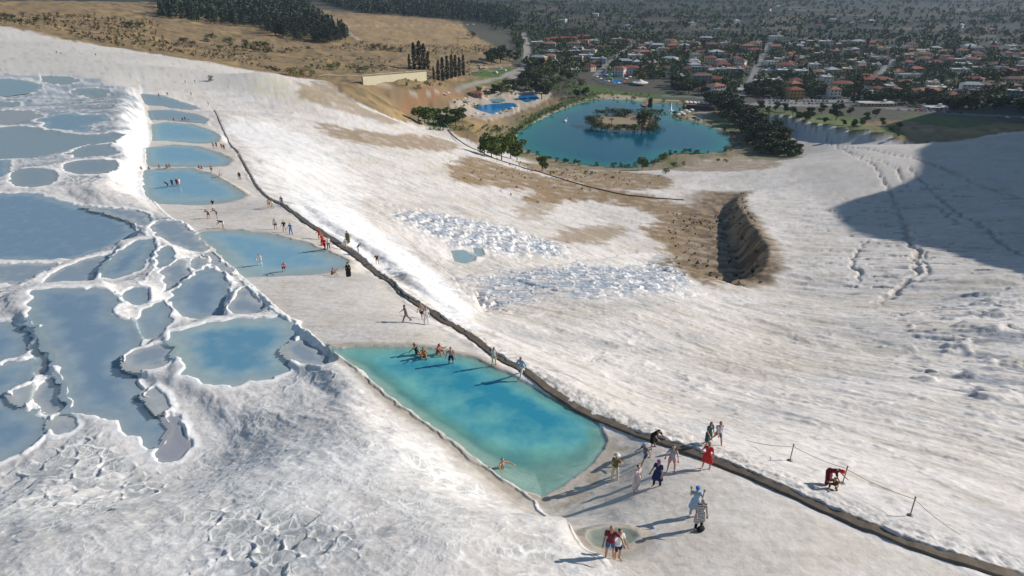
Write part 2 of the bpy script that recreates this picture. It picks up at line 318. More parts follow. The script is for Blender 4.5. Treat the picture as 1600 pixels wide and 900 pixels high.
# ------------------------------------------------------------------ pools
# pixel outline, metres below the viewpoint (None: from the ground), kind, depth, blend width
POOLS = [
 ('near', [(515,545),(560,542),(620,541),(680,546),(740,561),(800,587),(850,613),(900,640),(938,662),(945,685),(935,712),(912,738),(882,757),(862,768),(845,776),(815,768),(775,740),(730,705),(690,675),(650,650),(610,620),(580,595),(545,566)], 26.3, 'turq', .9, 1.6),
 ('second', [(300,366),(330,361),(370,360),(420,366),(470,378),(512,393),(542,409),(533,420),(500,427),(450,434),(400,438),(384,437),(363,415),(335,390)], 33.0, 'pale', .6, 1.5),
 ('third', [(222,268),(250,264),(300,263),(330,272),(350,283),(372,297),(385,306),(360,315),(320,321),(260,322),(238,319),(226,300)], 38.0, 'pale', .6, 1.6),
 ('fourth', [(227,231),(270,226),(310,229),(340,239),(362,250),(352,259),(320,262),(270,261),(238,262),(228,256)], 41.8, 'pale', .5, 1.5),
 ('fifth', [(237,194),(262,191),(300,194),(330,204),(345,213),(340,221),(310,226),(270,223),(237,226)], 46.6, 'pale', .5, 1.5),
 ('sixth', [(234,172),(265,172),(300,178),(325,187),(318,193),(290,190),(262,188),(237,191)], 50.2, 'grey', .4, 1.5),
 ('seventh', [(221,146),(250,149),(272,156),(300,165),(312,172),(296,174),(265,169),(234,170)], 53.0, 'grey', .4, 1.5),
 ('puddle', [(914,834),(930,825),(955,822),(985,825),(1000,836),(990,850),(960,862),(935,858),(920,848)], None, 'clear', .25, .7),
 ('blue', [(-60,300),(0,304),(45,301),(75,308),(120,322),(170,332),(203,347),(212,360),(195,378),(150,395),(100,409),(85,412),(60,408),(0,406),(-60,415)], 34.2, 'steel', .6, 2.2),
 ('long', [(45,452),(100,451),(165,452),(188,468),(170,490),(208,502),(220,530),(206,548),(186,572),(212,580),(218,610),(240,640),(262,660),(266,685),(243,705),(228,692),(200,668),(150,650),(112,640),(106,602),(92,567),(70,533),(60,510),(45,500),(52,480)], 27.5, 'steel', .6, 1.3),
 ('mid', [(262,521),(300,512),(350,501),(400,497),(440,497),(458,508),(465,524),(447,545),(455,560),(452,575),(430,590),(390,599),(340,600),(297,590),(284,560),(276,538)], 26.9, 'blueg', .7, 1.3),
 ('basin', [(195,562),(215,545),(245,538),(270,544),(272,556),(255,571),(228,579),(202,576)], 27.1, 'flatg', .3, .9),
 ('westa', [(-60,505),(0,507),(36,506),(47,530),(52,552),(0,566),(-60,575)], 28.0, 'steel', .5, 1.0),
 ('westb', [(-60,585),(0,570),(50,560),(54,582),(42,600),(22,606),(13,616),(18,628),(45,642),(74,660),(68,682),(48,700),(20,714),(-60,716)], 27.7, 'steel', .6, 1.0),
 ('notch', [(21,610),(36,605),(46,600),(44,615),(40,630),(26,627)], 27.5, 'flatg', .3, .6),
 ('east', [(263,462),(285,445),(310,425),(328,413),(348,430),(360,445),(350,462),(357,490),(330,498),(300,497),(272,488)], 28.8, 'steel', .5, 1.0),
 ('tongue', [(156,425),(178,397),(212,376),(238,372),(243,392),(226,408),(215,424),(190,434),(165,436)], 30.2, 'steel', .4, 1.0),
 ('upper', [(238,346),(272,344),(292,354),(312,372),(330,392),(300,394),(262,377),(240,364)], 32.7, 'flatg', .3, 1.0),
 ('link', [(246,390),(262,385),(272,393),(268,410),(255,425),(246,412)], 30.0, 'steel', .3, .7),
 ('side', [(450,541),(462,531),(478,536),(500,552),(518,567),(505,573),(480,568),(462,562),(447,551)], 26.7, 'flatg', .2, .8),
 ('stepa', [(243,712),(262,690),(268,665),(262,645),(276,655),(296,690),(290,705),(272,722),(252,724)], 27.4, 'mauve', .2, .6),
 ('pocket', [(190,460),(215,446),(232,452),(232,472),(212,478),(198,470)], 28.3, 'steel', .25, .5),
 ('farwest', [(-40,125),(20,122),(60,130),(62,142),(40,146),(0,150),(-40,152)], None, 'steel', .5, 2.5),
 ('fara', [(66,182),(110,178),(158,180),(178,186),(140,192),(130,200),(150,207),(100,205),(70,200)], None, 'steel', .4, 2),
 ('farb', [(-40,200),(40,197),(100,208),(150,212),(190,206),(182,222),(150,232),(90,238),(40,250),(-40,262)], None, 'greyb', .4, 2.5),
 ('farc', [(-40,158),(30,159),(28,167),(-40,169)], None, 'greyb', .4, 2),
 ('fard', [(110,140),(150,137),(176,141),(165,150),(130,152)], None, 'greyb', .3, 2),
 ('gap', [(-20,250),(8,252),(12,268),(16,280),(0,284),(-20,284)], None, 'steel', .3, 1.5),
 ('small', [(705,392),(725,392),(745,398),(740,408),(725,412),(710,408)], None, 'pale', .2, 1),
 ('smallb', [(740,388),(752,388),(756,398),(748,402),(742,396)], None, 'pale', .2, 1),
 ('shelf', [(124,321),(160,324),(200,328),(230,334),(236,344),(227,356),(216,349),(190,338),(150,329)], 33.9, 'flatg', .2, .6),
 ('westc', [(-40,413),(0,413),(60,411),(96,413),(60,433),(28,445),(0,441),(-40,440)], 32.6, 'flatg', .2, .6),
 ('westd', [(108,413),(150,401),(176,396),(157,420),(150,437),(100,446),(62,446),(78,432)], 30.8, 'flatg', .25, .6),
 ('inner', [(250,428),(268,414),(285,402),(297,418),(291,438),(268,456),(258,460),(260,440)], 29.4, 'flatg', .25, .5),
 ('innerb', [(303,400),(328,408),(311,423),(296,434),(298,418)], 30.6, 'flatg', .2, .4),
 ('innerc', [(318,396),(334,395),(352,416),(374,440),(366,443),(354,432),(334,408)], 30.8, 'flatg', .2, .4),
 ('innerd', [(380,444),(396,463),(426,487),(402,493),(366,493),(358,474),(372,464)], 28.2, 'flatg', .25, .5),
 ('innere', [(238,476),(258,470),(268,492),(260,512),(242,528),(226,530),(214,503),(224,488)], 27.8, 'steel', .25, .5),
 ('cella', [(62,602),(84,588),(97,606),(103,640),(80,648),(62,638),(52,616)], 27.8, 'flatg', .2, .4),
 ('cellb', [(82,652),(104,647),(120,662),(100,680),(82,674)], 27.6, 'flatg', .2, .4),
 ('cellc', [(228,612),(242,604),(260,632),(256,648),(240,632)], 27.2, 'flatg', .2, .4),
 ('celle', [(56,528),(66,540),(78,575),(64,588),(56,570)], 27.9, 'flatg', .2, .4),
 ('farg', [(-40,173),(30,172),(62,176),(62,186),(80,200),(40,194),(-40,196)], None, 'mauve', .2, 1.5),
 ('farh', [(100,252),(180,248),(188,262),(150,274),(100,270)], None, 'greyb', .2, 1.5),
 ('fari', [(20,264),(80,262),(95,280),(60,294),(15,290)], None, 'greyb', .2, 1.5),
 ('farj', [(66,116),(128,123),(108,133),(72,130)], None, 'greyb', .2, 1.5),
 ('fark', [(120,226),(178,228),(170,244),(110,246)], None, 'greyb', .2, 1.5),
 ('lake', [(806,212),(815,202),(835,192),(860,180),(885,169),(910,160),(935,156),(975,156),(1010,160),(1040,163),(1068,163),(1066,172),(1052,177),(1048,184),(1060,187),(1085,190),(1108,198),(1130,207),(1143,218),(1146,228),(1136,237),(1110,239),(1070,239),(1040,240),(1030,250),(1012,259),(980,260),(940,260),(905,256),(870,250),(840,242),(815,232),(806,222)], 122.6, 'lake', 2.0, 9),
 ('swima', [(738,168),(750,164),(775,162),(798,160),(808,163),(806,168),(786,171),(776,177),(758,180),(742,179),(737,174)], None, 'swim', 1.2, 1.5),
 ('swimb', [(808,150),(820,147),(836,147),(843,152),(836,157),(820,158),(810,156)], None, 'swim', 1.2, 1.5),
 ('swimc', [(760,155),(778,153),(792,156),(786,159),(768,160)], None, 'swimp', .4, 1.2),
 ('swimd', [(955,125),(968,122),(975,126),(970,131),(958,130)], None, 'swim', .8, 1.5),
]
pool_data = []
WIG = {'lake': 1.2, 'turq': .35, 'pale': .5, 'grey': .5, 'clear': .3, 'swim': 0, 'swimp': 0}
for nm, pix, drop, kind, dep, bw in POOLS:
    if drop is None:
        q = cast([a for a, b in pix], [b for a, b in pix], f1)
        cx, cy = q[:, 0].mean(), q[:, 1].mean()
        c = np.vstack([q[:, :2] * k + np.array([cx, cy]) * (1 - k) for k in (0.3, .6, .9)])
        zw = float(np.percentile(f1(c[:, 0], c[:, 1]), 55))
    else: zw = CZ - drop
    P = plane_pts([a for a, b in pix], [b for a, b in pix], zw)
    P = chaikin(P, {'lake': 2, 'swim': 2, 'swimp': 2, 'clear': 2, 'pale': 0, 'grey': 0, 'turq': 0}.get(kind, 1))
    if kind in ('steel', 'blueg', 'flatg', 'greyb', 'mauve', 'pale', 'grey', 'turq'):       # the outline runs to the foot of the rim
        t_ = np.roll(P, -1, 0) - np.roll(P, 1, 0); n2_ = np.c_[t_[:, 1], -t_[:, 0]] / (np.linalg.norm(t_, axis=1, keepdims=True) + 1e-9)
        if (P[:, 0] * np.roll(P[:, 1], -1) - np.roll(P[:, 0], -1) * P[:, 1]).sum() < 0: n2_ = -n2_
        P = P + n2_ * ({'turq': .1, 'pale': .2, 'grey': .3}.get(kind, .22) + (.5 if np.hypot(*P.mean(0)) > 150 and kind != 'pale' else 0))
    # densify + wiggle
    seg = np.linalg.norm(np.roll(P, -1, 0) - P, axis=1).sum()
    n = int(np.clip(seg / .35, 60, 170)); cum = np.r_[0, np.cumsum(np.linalg.norm(np.roll(P, -1, 0) - P, axis=1))]
    PP = np.vstack([P, P[:1]]); s_ = np.linspace(0, cum[-1], n, endpoint=False)
    P = np.c_[np.interp(s_, cum, PP[:, 0]), np.interp(s_, cum, PP[:, 1])]
    wg = WIG.get(kind, .8) * min(1, seg / 40 + .25)
    fr_ = np.hypot(*P.mean(0)); ws = 1.7 if fr_ < 150 or kind in ('pale', 'lake') else 6.0
    if wg and fr_ < 150 and kind in ('steel', 'blueg', 'flatg', 'mauve'):
        sl = np.arange(len(P)) / len(P) * seg; a_ = np.abs(np.sin(sl * math.pi / 1.9 + 2.5 * perlin(sl / 5, sl * 0 + 3.1, len(pool_data)))); t_ = np.roll(P, -1, 0) - np.roll(P, 1, 0); t_ = t_ / (np.linalg.norm(t_, axis=1, keepdims=True) + 1e-9)
        sg_ = 1.0 if (P[:, 0] * np.roll(P[:, 1], -1) - np.roll(P[:, 0], -1) * P[:, 1]).sum() > 0 else -1.0
        P = P + sg_ * np.c_[t_[:, 1], -t_[:, 0]] * (a_ - .6)[:, None] * min(.30, seg * .012)
    if fr_ > 150 and kind in ('steel', 'greyb', 'mauve'): wg = 3.2
    if wg: P = P + wg * np.c_[fbm(P[:, 0] / ws, P[:, 1] / ws, 3, 3), fbm(P[:, 0] / ws, P[:, 1] / ws, 3, 9)]
    pool_data.append(dict(name=nm, P=P, zw=zw, kind=kind, dep=dep, bw=bw))

T2 = T1.copy()
BRIGHT = np.zeros_like(T2)         # fresh white rims
# natural terraces: the ground between neighbouring pools settles to their levels
WEST = {'blue', 'long', 'mid', 'basin', 'westa', 'westb', 'notch', 'east', 'tongue', 'upper', 'link', 'side', 'stepa', 'pocket', 'farwest', 'fara', 'farb', 'farc', 'fard', 'gap', 'shelf', 'westc', 'westd', 'inner', 'innerb', 'innerc', 'innerd', 'innere', 'cella', 'cellb', 'cellc', 'celld', 'celle', 'rimside', 'farg', 'farh', 'fari', 'farj', 'fark'}
num = np.zeros_like(T2); den = np.zeros_like(T2); dmn = np.full_like(T2, 99.0)
for p in pool_data:
    if p['name'] not in WEST: continue
    sc_ = 1.0 if p['name'][:3] not in ('far', 'gap') else 2.5
    m = sub(p['P'], 22 * sc_)
    if not m.any(): continue
    d = np.maximum(sdist(p['P'], GX[m], GY[m]), 0) / sc_
    w_ = 1 / (d + .15) ** 3 * sm(22, 12, d)
    num[m] += w_ * (p['zw'] + .06); den[m] += w_; dmn[m] = np.minimum(dmn[m], d)
WL = chaikin(cast([a for a, b in [(222,149),(236,200),(228,230),(222,268),(228,300),(258,335),(300,372),(345,405),(392,444),(440,490),(500,537),(545,566),(610,622)]], [b for a, b in [(222,149),(236,200),(228,230),(222,268),(228,300),(258,335),(300,372),(345,405),(392,444),(440,490),(500,537),(545,566),(610,622)]], f1)[:, :2], 1, False)
mw = near(WL, GX, GY, 90); dw, sw, _, _ = ldist(WL, GX[mw], GY[mw]); wside = np.ones_like(T2); wside[mw] = sm(.3, 3.0, dw * sw)
wside *= (GX < 5)
kk = np.exp(-(dmn / 5.5) ** 2) * wside * (den > 0)
T2 = mix(T2, num / np.maximum(den, 1e-9), kk)
for p in pool_data:
    pad = p['bw'] * 5
    m = sub(p['P'], pad)
    if not m.any(): continue
    x, y = GX[m], GY[m]; nat = p['name'] in WEST
    d = sdist(p['P'], x, y); p['m'] = m; p['d'] = d
    z = T2[m]; zw = p['zw']
    hi = z > zw
    rim = .02 if p['kind'] == 'clear' else .10 if p['kind'] not in ('swim', 'swimp', 'lake') else .25
    wd = p['bw'] * np.where(hi, 1.5, .9) * (1 + (.12 if p['kind'] in ('turq', 'pale', 'clear', 'lake') else .5) * fbm(x / 2, y / 2, 2, 8)) * (1 + np.clip(np.abs(z - zw), 0, 3) * .5)
    t = sm(0, 1, d / (wd if not nat else .55 * (1 + (p['name'][:3] == 'far'))))
    zz = mix(zw + rim * np.clip(sm(-.3, .1, d), 0, 1), z, t)
    T2[m] = np.where(d > -0.5, zz, z)
for p in pool_data:
    if 'm' not in p: continue
    m, d = p['m'], p['d']
    z = T2[m]; t = sm(-0.05, .25, -d)
    fl = p['zw'] - .03 - p['dep'] * sm(0, p['dep'] * 3.0, -d)
    T2[m] = np.where(d < .0, mix(np.minimum(z, p['zw'] + .1), fl, t), z)
    if p['kind'] not in ('swim', 'swimp', 'lake', 'turq', 'pale', 'clear', 'grey'):
        BRIGHT[m] = np.maximum(BRIGHT[m], sm(.42, .12, np.abs(d - .18)))
    elif p['kind'] in ('turq', 'pale'):
        BRIGHT[m] = np.maximum(BRIGHT[m], .25 * sm(.5, .1, np.abs(d - .1)))
f2 = grid_fn(T2)
# narrow dividing rims of fresh travertine
RIMS = [[(100,410),(150,397),(190,383),(215,366),(226,360),(243,371),(252,395),(240,420),(225,440),(215,460)], [(226,360),(238,350),(240,340),(232,332),(200,326)], [(238,350),(262,343),(278,346),(302,362),(332,390),(354,413),(378,438),(398,462),(430,486),(462,506)],
        [(150,426),(180,427),(202,418),(228,412)], [(28,447),(60,436),(100,411)], [(214,578),(222,612),(242,638),(264,655),(270,690),(252,712)], [(298,692),(288,660),(264,650)], [(42,500),(56,522),(72,560),(102,600),(113,645)], [(2,572),(30,566),(52,556)],
        [(14,617),(50,598)], [(14,617),(20,633),(46,646),(76,658),(66,686),(30,716)], [(450,508),(470,524),(448,547),(460,562),(502,576)], [(340,438),(362,454),(352,470),(366,486),(384,480)], [(298,396),(330,404),(350,424),(358,446)], [(170,334),(188,338),(208,352),(214,364)],
        [(240,640),(252,655),(262,690),(258,716)], [(118,323),(150,333),(178,345),(190,350)], [(284,300+100),(300,418),(296,440),(284,452)], [(190,455),(212,446),(236,450),(240,470),(222,482),(205,478),(190,488),(170,492)],
        [(236,196),(228,232),(222,268),(228,300),(258,336),(300,373),(345,406),(392,445),(440,491),(500,538),(545,567),(610,623),(690,678),(775,743),(845,786),(905,851),(960,888)]]
RM = np.zeros_like(T2)
for k_, rl_ in enumerate(RIMS):
    P_ = chaikin(cast([a for a, b in rl_], [b for a, b in rl_], f2)[:, :2], 2, False)
    m = sub(P_, 3); x, y = GX[m], GY[m]
    d, _, t_, _ = ldist(P_, x + .35 * fbm(x / 1.3, y / 1.3, 3, 401), y + .35 * fbm(x / 1.3, y / 1.3, 3, 405))
    wv = .13 + .10 * fbm(x / 2.5, y / 2.5, 2, 411) + .0016 * GR[m]
    RM[m] = np.maximum(RM[m], sm(1.0, .35, d / np.maximum(wv, .08)) * sm(0, .06, t_) * sm(1, .94, t_))
T2 += RM * .075
BRIGHT = np.maximum(BRIGHT, RM)
f2 = grid_fn(T2)

# ------------------------------------------------------------------ zones (survey outlines put on the ground)
NX = fbm(GX / 6, GY / 6, 4, 11); NY = fbm(GX / 6, GY / 6, 4, 21)
def zone(pix, soft=2.0, warp=2.0, fn=None):
    P = chaikin(wp(pix, fn), 1)
    m = sub(P, soft * 2 + warp * 2)
    out = np.zeros_like(T2)
    if m.any():
        d = sdist(P, GX[m] + warp * NX[m] * 2, GY[m] + warp * NY[m] * 2)
        out[m] = sm(soft, -soft, d)
    return out
def strip(pix, width, soft=.5, warp=0.3, n=1, fn=None):
    P = chaikin(wp(pix, fn), n, False)
    m = sub(P, width + soft + 2 + warp * 3)
    out = np.zeros_like(T2)
    if m.any():
        d, _, _, _ = ldist(P, GX[m] + warp * NX[m], GY[m] + warp * NY[m])
        out[m] = sm(width / 2 + soft, width / 2 - soft * .5, d)
    return out
farr = GR
HUMP = [(-80,20),(0,41),(50,52),(100,61),(150,70),(200,78),(250,86),(300,94),(350,103),(400,112),(450,120),(470,123)]
Z_hill = zone([(-300,25),(0,40),(100,60),(200,77),(300,93),(380,109),(450,121),(500,123),(540,150),(590,175),(640,190),(700,200),(720,215),(760,232),(800,235),(815,232),(806,215),(860,178),(910,158),(980,153),(1050,158),(1110,175),(1150,168),(1215,190),(1300,205),(1400,219),(1490,222),(1580,205),('w',40,640),('w',60,900),('w',60,9000),('w',0,9000),('w',-60,9000)], 2, 3)
# everything beyond the white hill's crest is brown country
crestP = wp(HUMP)
_az = np.arctan2(crestP[:, 0], crestP[:, 1]); _r = np.hypot(crestP[:, 0], crestP[:, 1])
crest_r = np.interp(GA, _az, _r)
beyond = sm(-4, 10, GR - crest_r + 10 * NX) * (GA < R(-17.5))
left_part = GA < R(-17.5)
Z_hill = np.where(left_part, beyond, Z_hill)
Z_hill = np.maximum(Z_hill, sm(650, 700, GR))
Z_town = np.maximum(zone([(770,132),(830,150),(900,152),(980,150),(1060,157),(1110,170),(1150,168),(1180,178),(1330,190),(1600,190),('w',40,640),('w',60,900),('w',60,6000),('w',0,5000),('w',-5,1800),(730,50),(770,70),(800,95),(800,115)], 6, 6), sm(1300, 1450, GR))
Z_grass = np.maximum.reduce([
  zone([(655,182),(690,168),(710,172),(715,190),(700,198),(665,198)], 1, 1.5),
  zone([(735,112),(800,104),(808,112),(790,118),(740,122)], 1, 1),
  zone([(720,128),(760,120),(800,128),(780,132),(730,136)], 1.5, 1.5)*.5,
  zone([(842,172),(880,158),(910,150),(930,148),(900,145),(880,140),(915,130),(960,140),(1000,146),(1080,148),(1080,154),(1000,152),(940,154),(900,160),(860,176),(820,200),(790,214),(780,208),(820,188)], 1.5, 1.5),
  zone([(1160,172),(1205,172),(1260,175),(1330,178),(1350,190),(1375,205),(1385,214),(1300,203),(1215,192)], 1, 2)*.75,
  zone([(1400,185),(1440,178),(1560,190),(1560,196),(1460,198)], 1, 2),
  zone([(1085,190),(1130,186),(1150,200),(1140,210),(1100,197)], 1, 1.5)*.7,
  zone([(1385,213),(1372,200),(1385,190),(1410,205),(1425,217)], 1, 1.5)])
Z_gold = np.maximum.reduce([
  zone([(800,250),(840,253),(900,262),(990,268),(1050,276),(1050,298),(950,296),(880,280),(820,262)], 2, 2),
  zone([(700,252),(740,242),(800,262),(900,285),(990,300),(1060,318),(1130,340),(1100,362),(1080,390),(1110,420),(1150,440),(1190,436),(1180,448),(1120,448),(1070,432),(1045,408),(1040,380),(1000,370),(1030,340),(980,320),(900,310),(850,322),(800,310),(850,298),(760,292),(700,282)], 2.5, 5),
  zone([(860,370),(900,352),(980,352),(975,372),(930,382),(880,378)], 2, 4)*.75,
  zone([(800,328),(830,318),(870,316),(850,340),(815,350)], 1.5, 3)*.6,
  zone([(480,190),(520,195),(560,205),(640,212),(720,225),(715,238),(640,232),(580,228),(520,215)], 2.5, 5)*.85,
  zone([(455,150),(480,128),(500,126),(560,160),(590,178),(640,195),(620,200),(560,180),(500,165)], 2, 3)*.75,
  zone([(1170,435),(1190,400),(1200,420),(1195,445)], 1.5, 2),
  zone([(1035,240),(1120,238),(1180,245),(1230,252),(1210,265),(1130,268),(1060,268),(1035,262)], 2, 3)*.8])
Z_walk = zone([(222,148),(300,166),(340,210),(375,255),(395,290),(440,328),(500,368),(560,412),(620,464),(680,508),(740,546),(800,588),(860,622),(920,660),(1000,690),(1100,728),(1200,772),(1300,818),(1400,860),(1500,896),(1560,930),(1000,930),(975,897),(905,850),(845,785),(775,742),(690,677),(610,622),(545,566),(500,537),(440,490),(392,444),(345,405),(300,372),(258,335),(228,300),(224,268),(228,230),(236,200)], .5, .2)
# darker scarp faces of the gully
Z_earth = np.maximum.reduce([
  zone([(1150,312),(1168,306),(1162,330),(1178,370),(1196,400),(1196,425),(1175,440),(1130,442),(1112,420),(1135,400),(1125,350)], 1, 2),
  zone([(500,122),(560,124),(590,132),(640,150),(600,160),(560,162),(530,145)], 3, 4)*.6])
Z_wet = np.maximum.reduce([   # plateau with sheets of grey blue water
  zone([(-80,110),(60,118),(140,122),(215,146),(205,170),(185,205),(180,250),(190,280),(90,292),(-80,296)], 3, 4)*.9,
  zone([(-80,210),(60,215),(170,215),(170,245),(60,270),(-80,275)], 3, 4)*.6,
  zone([(190,335),(238,335),(330,392),(400,440),(470,520),(500,560),(450,540),(400,470),(340,410),(260,390),(210,360)], 1, 1)*.9,
  zone([(410,545),(470,530),(520,555),(545,575),(560,590),(480,580),(430,600),(400,600)], 1, 1.2)*.7,
  zone([(-80,410),(60,408),(150,420),(230,400),(240,440),(180,452),(40,456),(40,500),(-80,500)], 1.2, 1.5)*.75,
  zone([(100,640),(160,655),(220,690),(240,715),(200,760),(150,790),(60,780),(-50,760),(20,720),(70,690)], 1.2, 1.5)*.8,
  zone([(-80,760),(40,790),(30,850),(-80,880)], 1.5, 2)*.9,
  zone([(60,520),(75,560),(100,610),(105,640),(60,640),(45,600),(52,560)], .6, .8)*.8,
  zone([(340,780),(420,770),(470,790),(540,820),(590,832),(560,860),(520,900),(350,905),(320,860)], 1, 1.5)*.75,
  zone([(270,690),(300,680),(420,700),(400,760),(300,770),(260,740)], 1, 2)*.25])
Z_cell = np.maximum.reduce([  # small rimmed terraces
  Z_wet,
  zone([(600,335),(640,325),(700,335),(780,350),(860,375),(900,395),(900,405),(820,402),(740,400),(710,385),(650,360)], 5, 4),
  zone([(720,440),(760,425),(860,420),(950,415),(1030,408),(1060,430),(1085,440),(1080,460),(1000,462),(920,466),(830,470),(740,468),(720,455)], 3.5, 3),
  zone([(100,140),(215,146),(205,172),(180,195),(100,175)], 1.5, 2),
  zone([(215,420),(250,400),(290,410),(270,450),(240,490),(290,520),(250,545),(220,540),(210,500),(190,470)], .6, .8)*.8,
  zone([(355,440),(400,440),(450,500),(440,505),(380,500),(350,480)], .6, .8),
  zone([(100,120),(0,118),(0,135),(100,140)], 2, 3)])
Z_cell *= (1 - Z_walk)
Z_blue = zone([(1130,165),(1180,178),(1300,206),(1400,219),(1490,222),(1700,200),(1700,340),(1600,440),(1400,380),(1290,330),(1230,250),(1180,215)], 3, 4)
Z_crack = zone([(1290,300),(1700,260),(1700,700),(1450,560),(1300,420)], 6, 8)
Z_west = zone([('w',-60,700),(214,140),(228,160),(236,200),(228,230),(222,268),(228,300),(258,335),(300,372),(345,405),(392,444),(440,490),(500,537),(545,566),(610,622),(690,677),(775,742),(845,785),(905,850),(975,897),(1010,925),('w',20,3),('w',-170,6),('w',-80,20),('w',-70,300)], 1.0, .1)
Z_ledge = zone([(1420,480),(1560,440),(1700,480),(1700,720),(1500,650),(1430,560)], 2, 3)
Z_bleach = np.maximum.reduce([
  zone([(440,300),(480,290),(560,330),(600,370),(680,420),(760,500),(740,520),(680,485),(600,425),(520,370),(450,320)], 1.2, 1.5),
  zone([(340,180),(420,190),(520,230),(560,290),(540,340),(470,320),(400,250)], 3, 5)*.75,
  zone([(215,145),(236,200),(228,260),(232,305),(205,300),(180,255),(182,212),(205,172)], 1, 1.2)*.9,
  zone([(250,720),(420,690),(560,720),(640,800),(560,830),(420,780),(280,770)], 2, 3)*.6,
  zone([(150,810),(300,780),(400,820),(330,900),(150,905)], 2, 3)*.5])
Z_sage = zone([(360,128),(430,122),(500,128),(545,155),(520,170),(440,160),(380,145)], 3, 5)

Z_pud = np.zeros_like(T2)
for pg in ([(400,852),(430,830),(452,818),(480,812),(522,820),(505,838),(480,840),(455,842),(430,845)], [(360,860),(376,846),(395,835),(412,858),(440,868),(450,880),(458,898),(430,905),(380,905),(350,888)],
           [(455,845),(480,842),(510,842),(522,858),(500,870),(470,868),(455,862)], [(585,832),(605,820),(625,825),(620,838),(600,842)], [(160,710),(182,700),(206,708),(215,722),(205,738),(190,742),(192,728),(175,722)],
           [(160,780),(180,765),(194,762),(194,778),(185,786),(168,788)], [(196,764),(210,762),(222,770),(210,776),(198,774)], [(362,784),(372,774),(390,772),(400,782),(395,795),(378,793)], [(440,700),(455,692),(475,698),(462,706),(445,706)], [(575,730),(592,724),(610,730),(602,742),(585,740)],
           [(20,800),(40,790),(48,815),(30,830),(5,835)], [(50,735),(70,725),(72,740),(60,748)], [(80,810),(110,800),(108,825),(90,832)]):
    Z_pud = np.maximum(Z_pud, zone(pg, .12, .12))
# ------------------------------------------------------------------ detail relief
pool_in = np.zeros_like(T2); pool_d = np.full_like(T2, 50.0)
for p in pool_data:
    if 'm' in p: pool_d[p['m']] = np.minimum(pool_d[p['m']], p['d'])
calm = sm(.1, 1.6, pool_d)
trav = (1 - Z_hill)
T3 = T2.copy()
gsz = 6.0
gx = (f1(GX + gsz, GY) - f1(GX - gsz, GY)) / (2 * gsz); gy = (f1(GX, GY + gsz) - f1(GX, GY - gsz)) / (2 * gsz)
cell_rim = np.zeros_like(T2); cell_flat = np.zeros_like(T2); cell_r = np.zeros_like(T2)
def cells(mask, size, relief, s, ax=1.0):
    m = mask > .02
    if not m.any(): return
    x, y = GX[m], GY[m]
    wx = x / size / ax + .55 * fbm(x / size * .9, y / size * .9, 3, s); wy = y / size + .55 * fbm(x / size * .9 + 7, y / size * .9, 3, s + 4)
    a, e, sx, sy, rr = worley(wx, wy * 1.25, s)
    dx = (wx - sx) * size * ax; dy = (wy * 1.25 - sy) * size / 1.25
    drop = -(gx[m] * dx + gy[m] * dy)
    drop = np.clip(drop, -relief, relief)
    rim = sm(.22, .03, e)
    mm = mask[m] * calm[m]
    T3[m] += mm * (drop * sm(.02, .16, e) + rim * np.minimum(size, 2) * (.06 if s == 2 else .05))
    cell_rim[m] = np.maximum(cell_rim[m], rim * mm); cell_flat[m] = np.maximum(cell_flat[m], (1 - rim) * mm); cell_r[m] = np.where(mm > .1, rr, cell_r[m])
Z_lobe = Z_cell * (1 - Z_west)
big = Z_cell * sm(-.35, -.05, fbm(GX / 14, GY / 14, 2, 61))
cells(Z_cell * sm(100, 85, GR) * Z_west, 1.4, .12, 1)
cells(Z_cell * sm(85, 100, GR) * sm(205, 190, GR) * Z_west, 1.5, .08, 4)
cells(Z_cell * sm(230, 210, GR) * (1 - Z_west), 1.9, .45, 2, 1.7)
cells(Z_cell * sm(190, 205, GR) * Z_west, 3.6, .1, 3)
open_t = trav * (1 - Z_cell) * (1 - Z_walk) * calm
# flow-carved relief
n1 = fbm(GX / 9, GY / 9, 5, 31); n2 = fbm(GX / 1.6, GY / 1.6, 4, 41)
ang = R(-44); ux = GX * math.cos(ang) + GY * math.sin(ang); uy = -GX * math.sin(ang) + GY * math.cos(ang)
st = ridged(ux / 9 + n1, uy / 2.2, 4, 51)
rel = sm(15, 60, GR)
fade1 = sm(190, 90, GR); fade2 = sm(420, 200, GR)
st2 = ridged(ux / 26 + n1 * .7, uy / 7.5, 4, 57)
T3 += open_t * (n1 * (.10 + .45 * sm(40, 200, GR)) * (.3 + .7 * fade2) + n2 * (.02 + .035 * rel) * fade1 + (st - .5) * (.05 + .11 * rel) * fade1 + (st2 - .5) * .55 * rel * (1 - .8 * Z_blue) * (.35 + .65 * fade2))
T3 += Z_walk * calm * (n1 * .10 + n2 * .035)
# loose flakes and broken crust on the near slope, deeper ledges lower down to the east
lump = sm(.16, .42, fbm(GX / 2.6, GY / 2.0, 3, 71)); lump2 = sm(.08, .16, fbm(GX / 8, GY / 5, 4, 75))
T3 += open_t * (1 - Z_west) * lump * .10 * (.3 + sm(.1, .5, Z_ledge + .3)) * fade1 + Z_ledge * open_t * sm(.05, .3, fbm(GX / 8, GY / 5, 4, 75)) * .5 + Z_earth * (GX > 0) * fbm(GX / 5, GY / 5, 4, 431) * .5
T3 += open_t * Z_west * sm(95, 60, GR) * (ridged(GX / 1.5 + .6 * n2, GY / 1.1, 3, 201) - .6) * .06
bump_w = open_t * Z_west * sm(130, 90, GR) * .6
lumpw = sm(.1, .5, fbm(GX / 1.3, GY / .8, 4, 77))
T3 += bump_w * (lumpw * .03 + .03 * ridged(GX / .9, GY / .55, 3, 79))
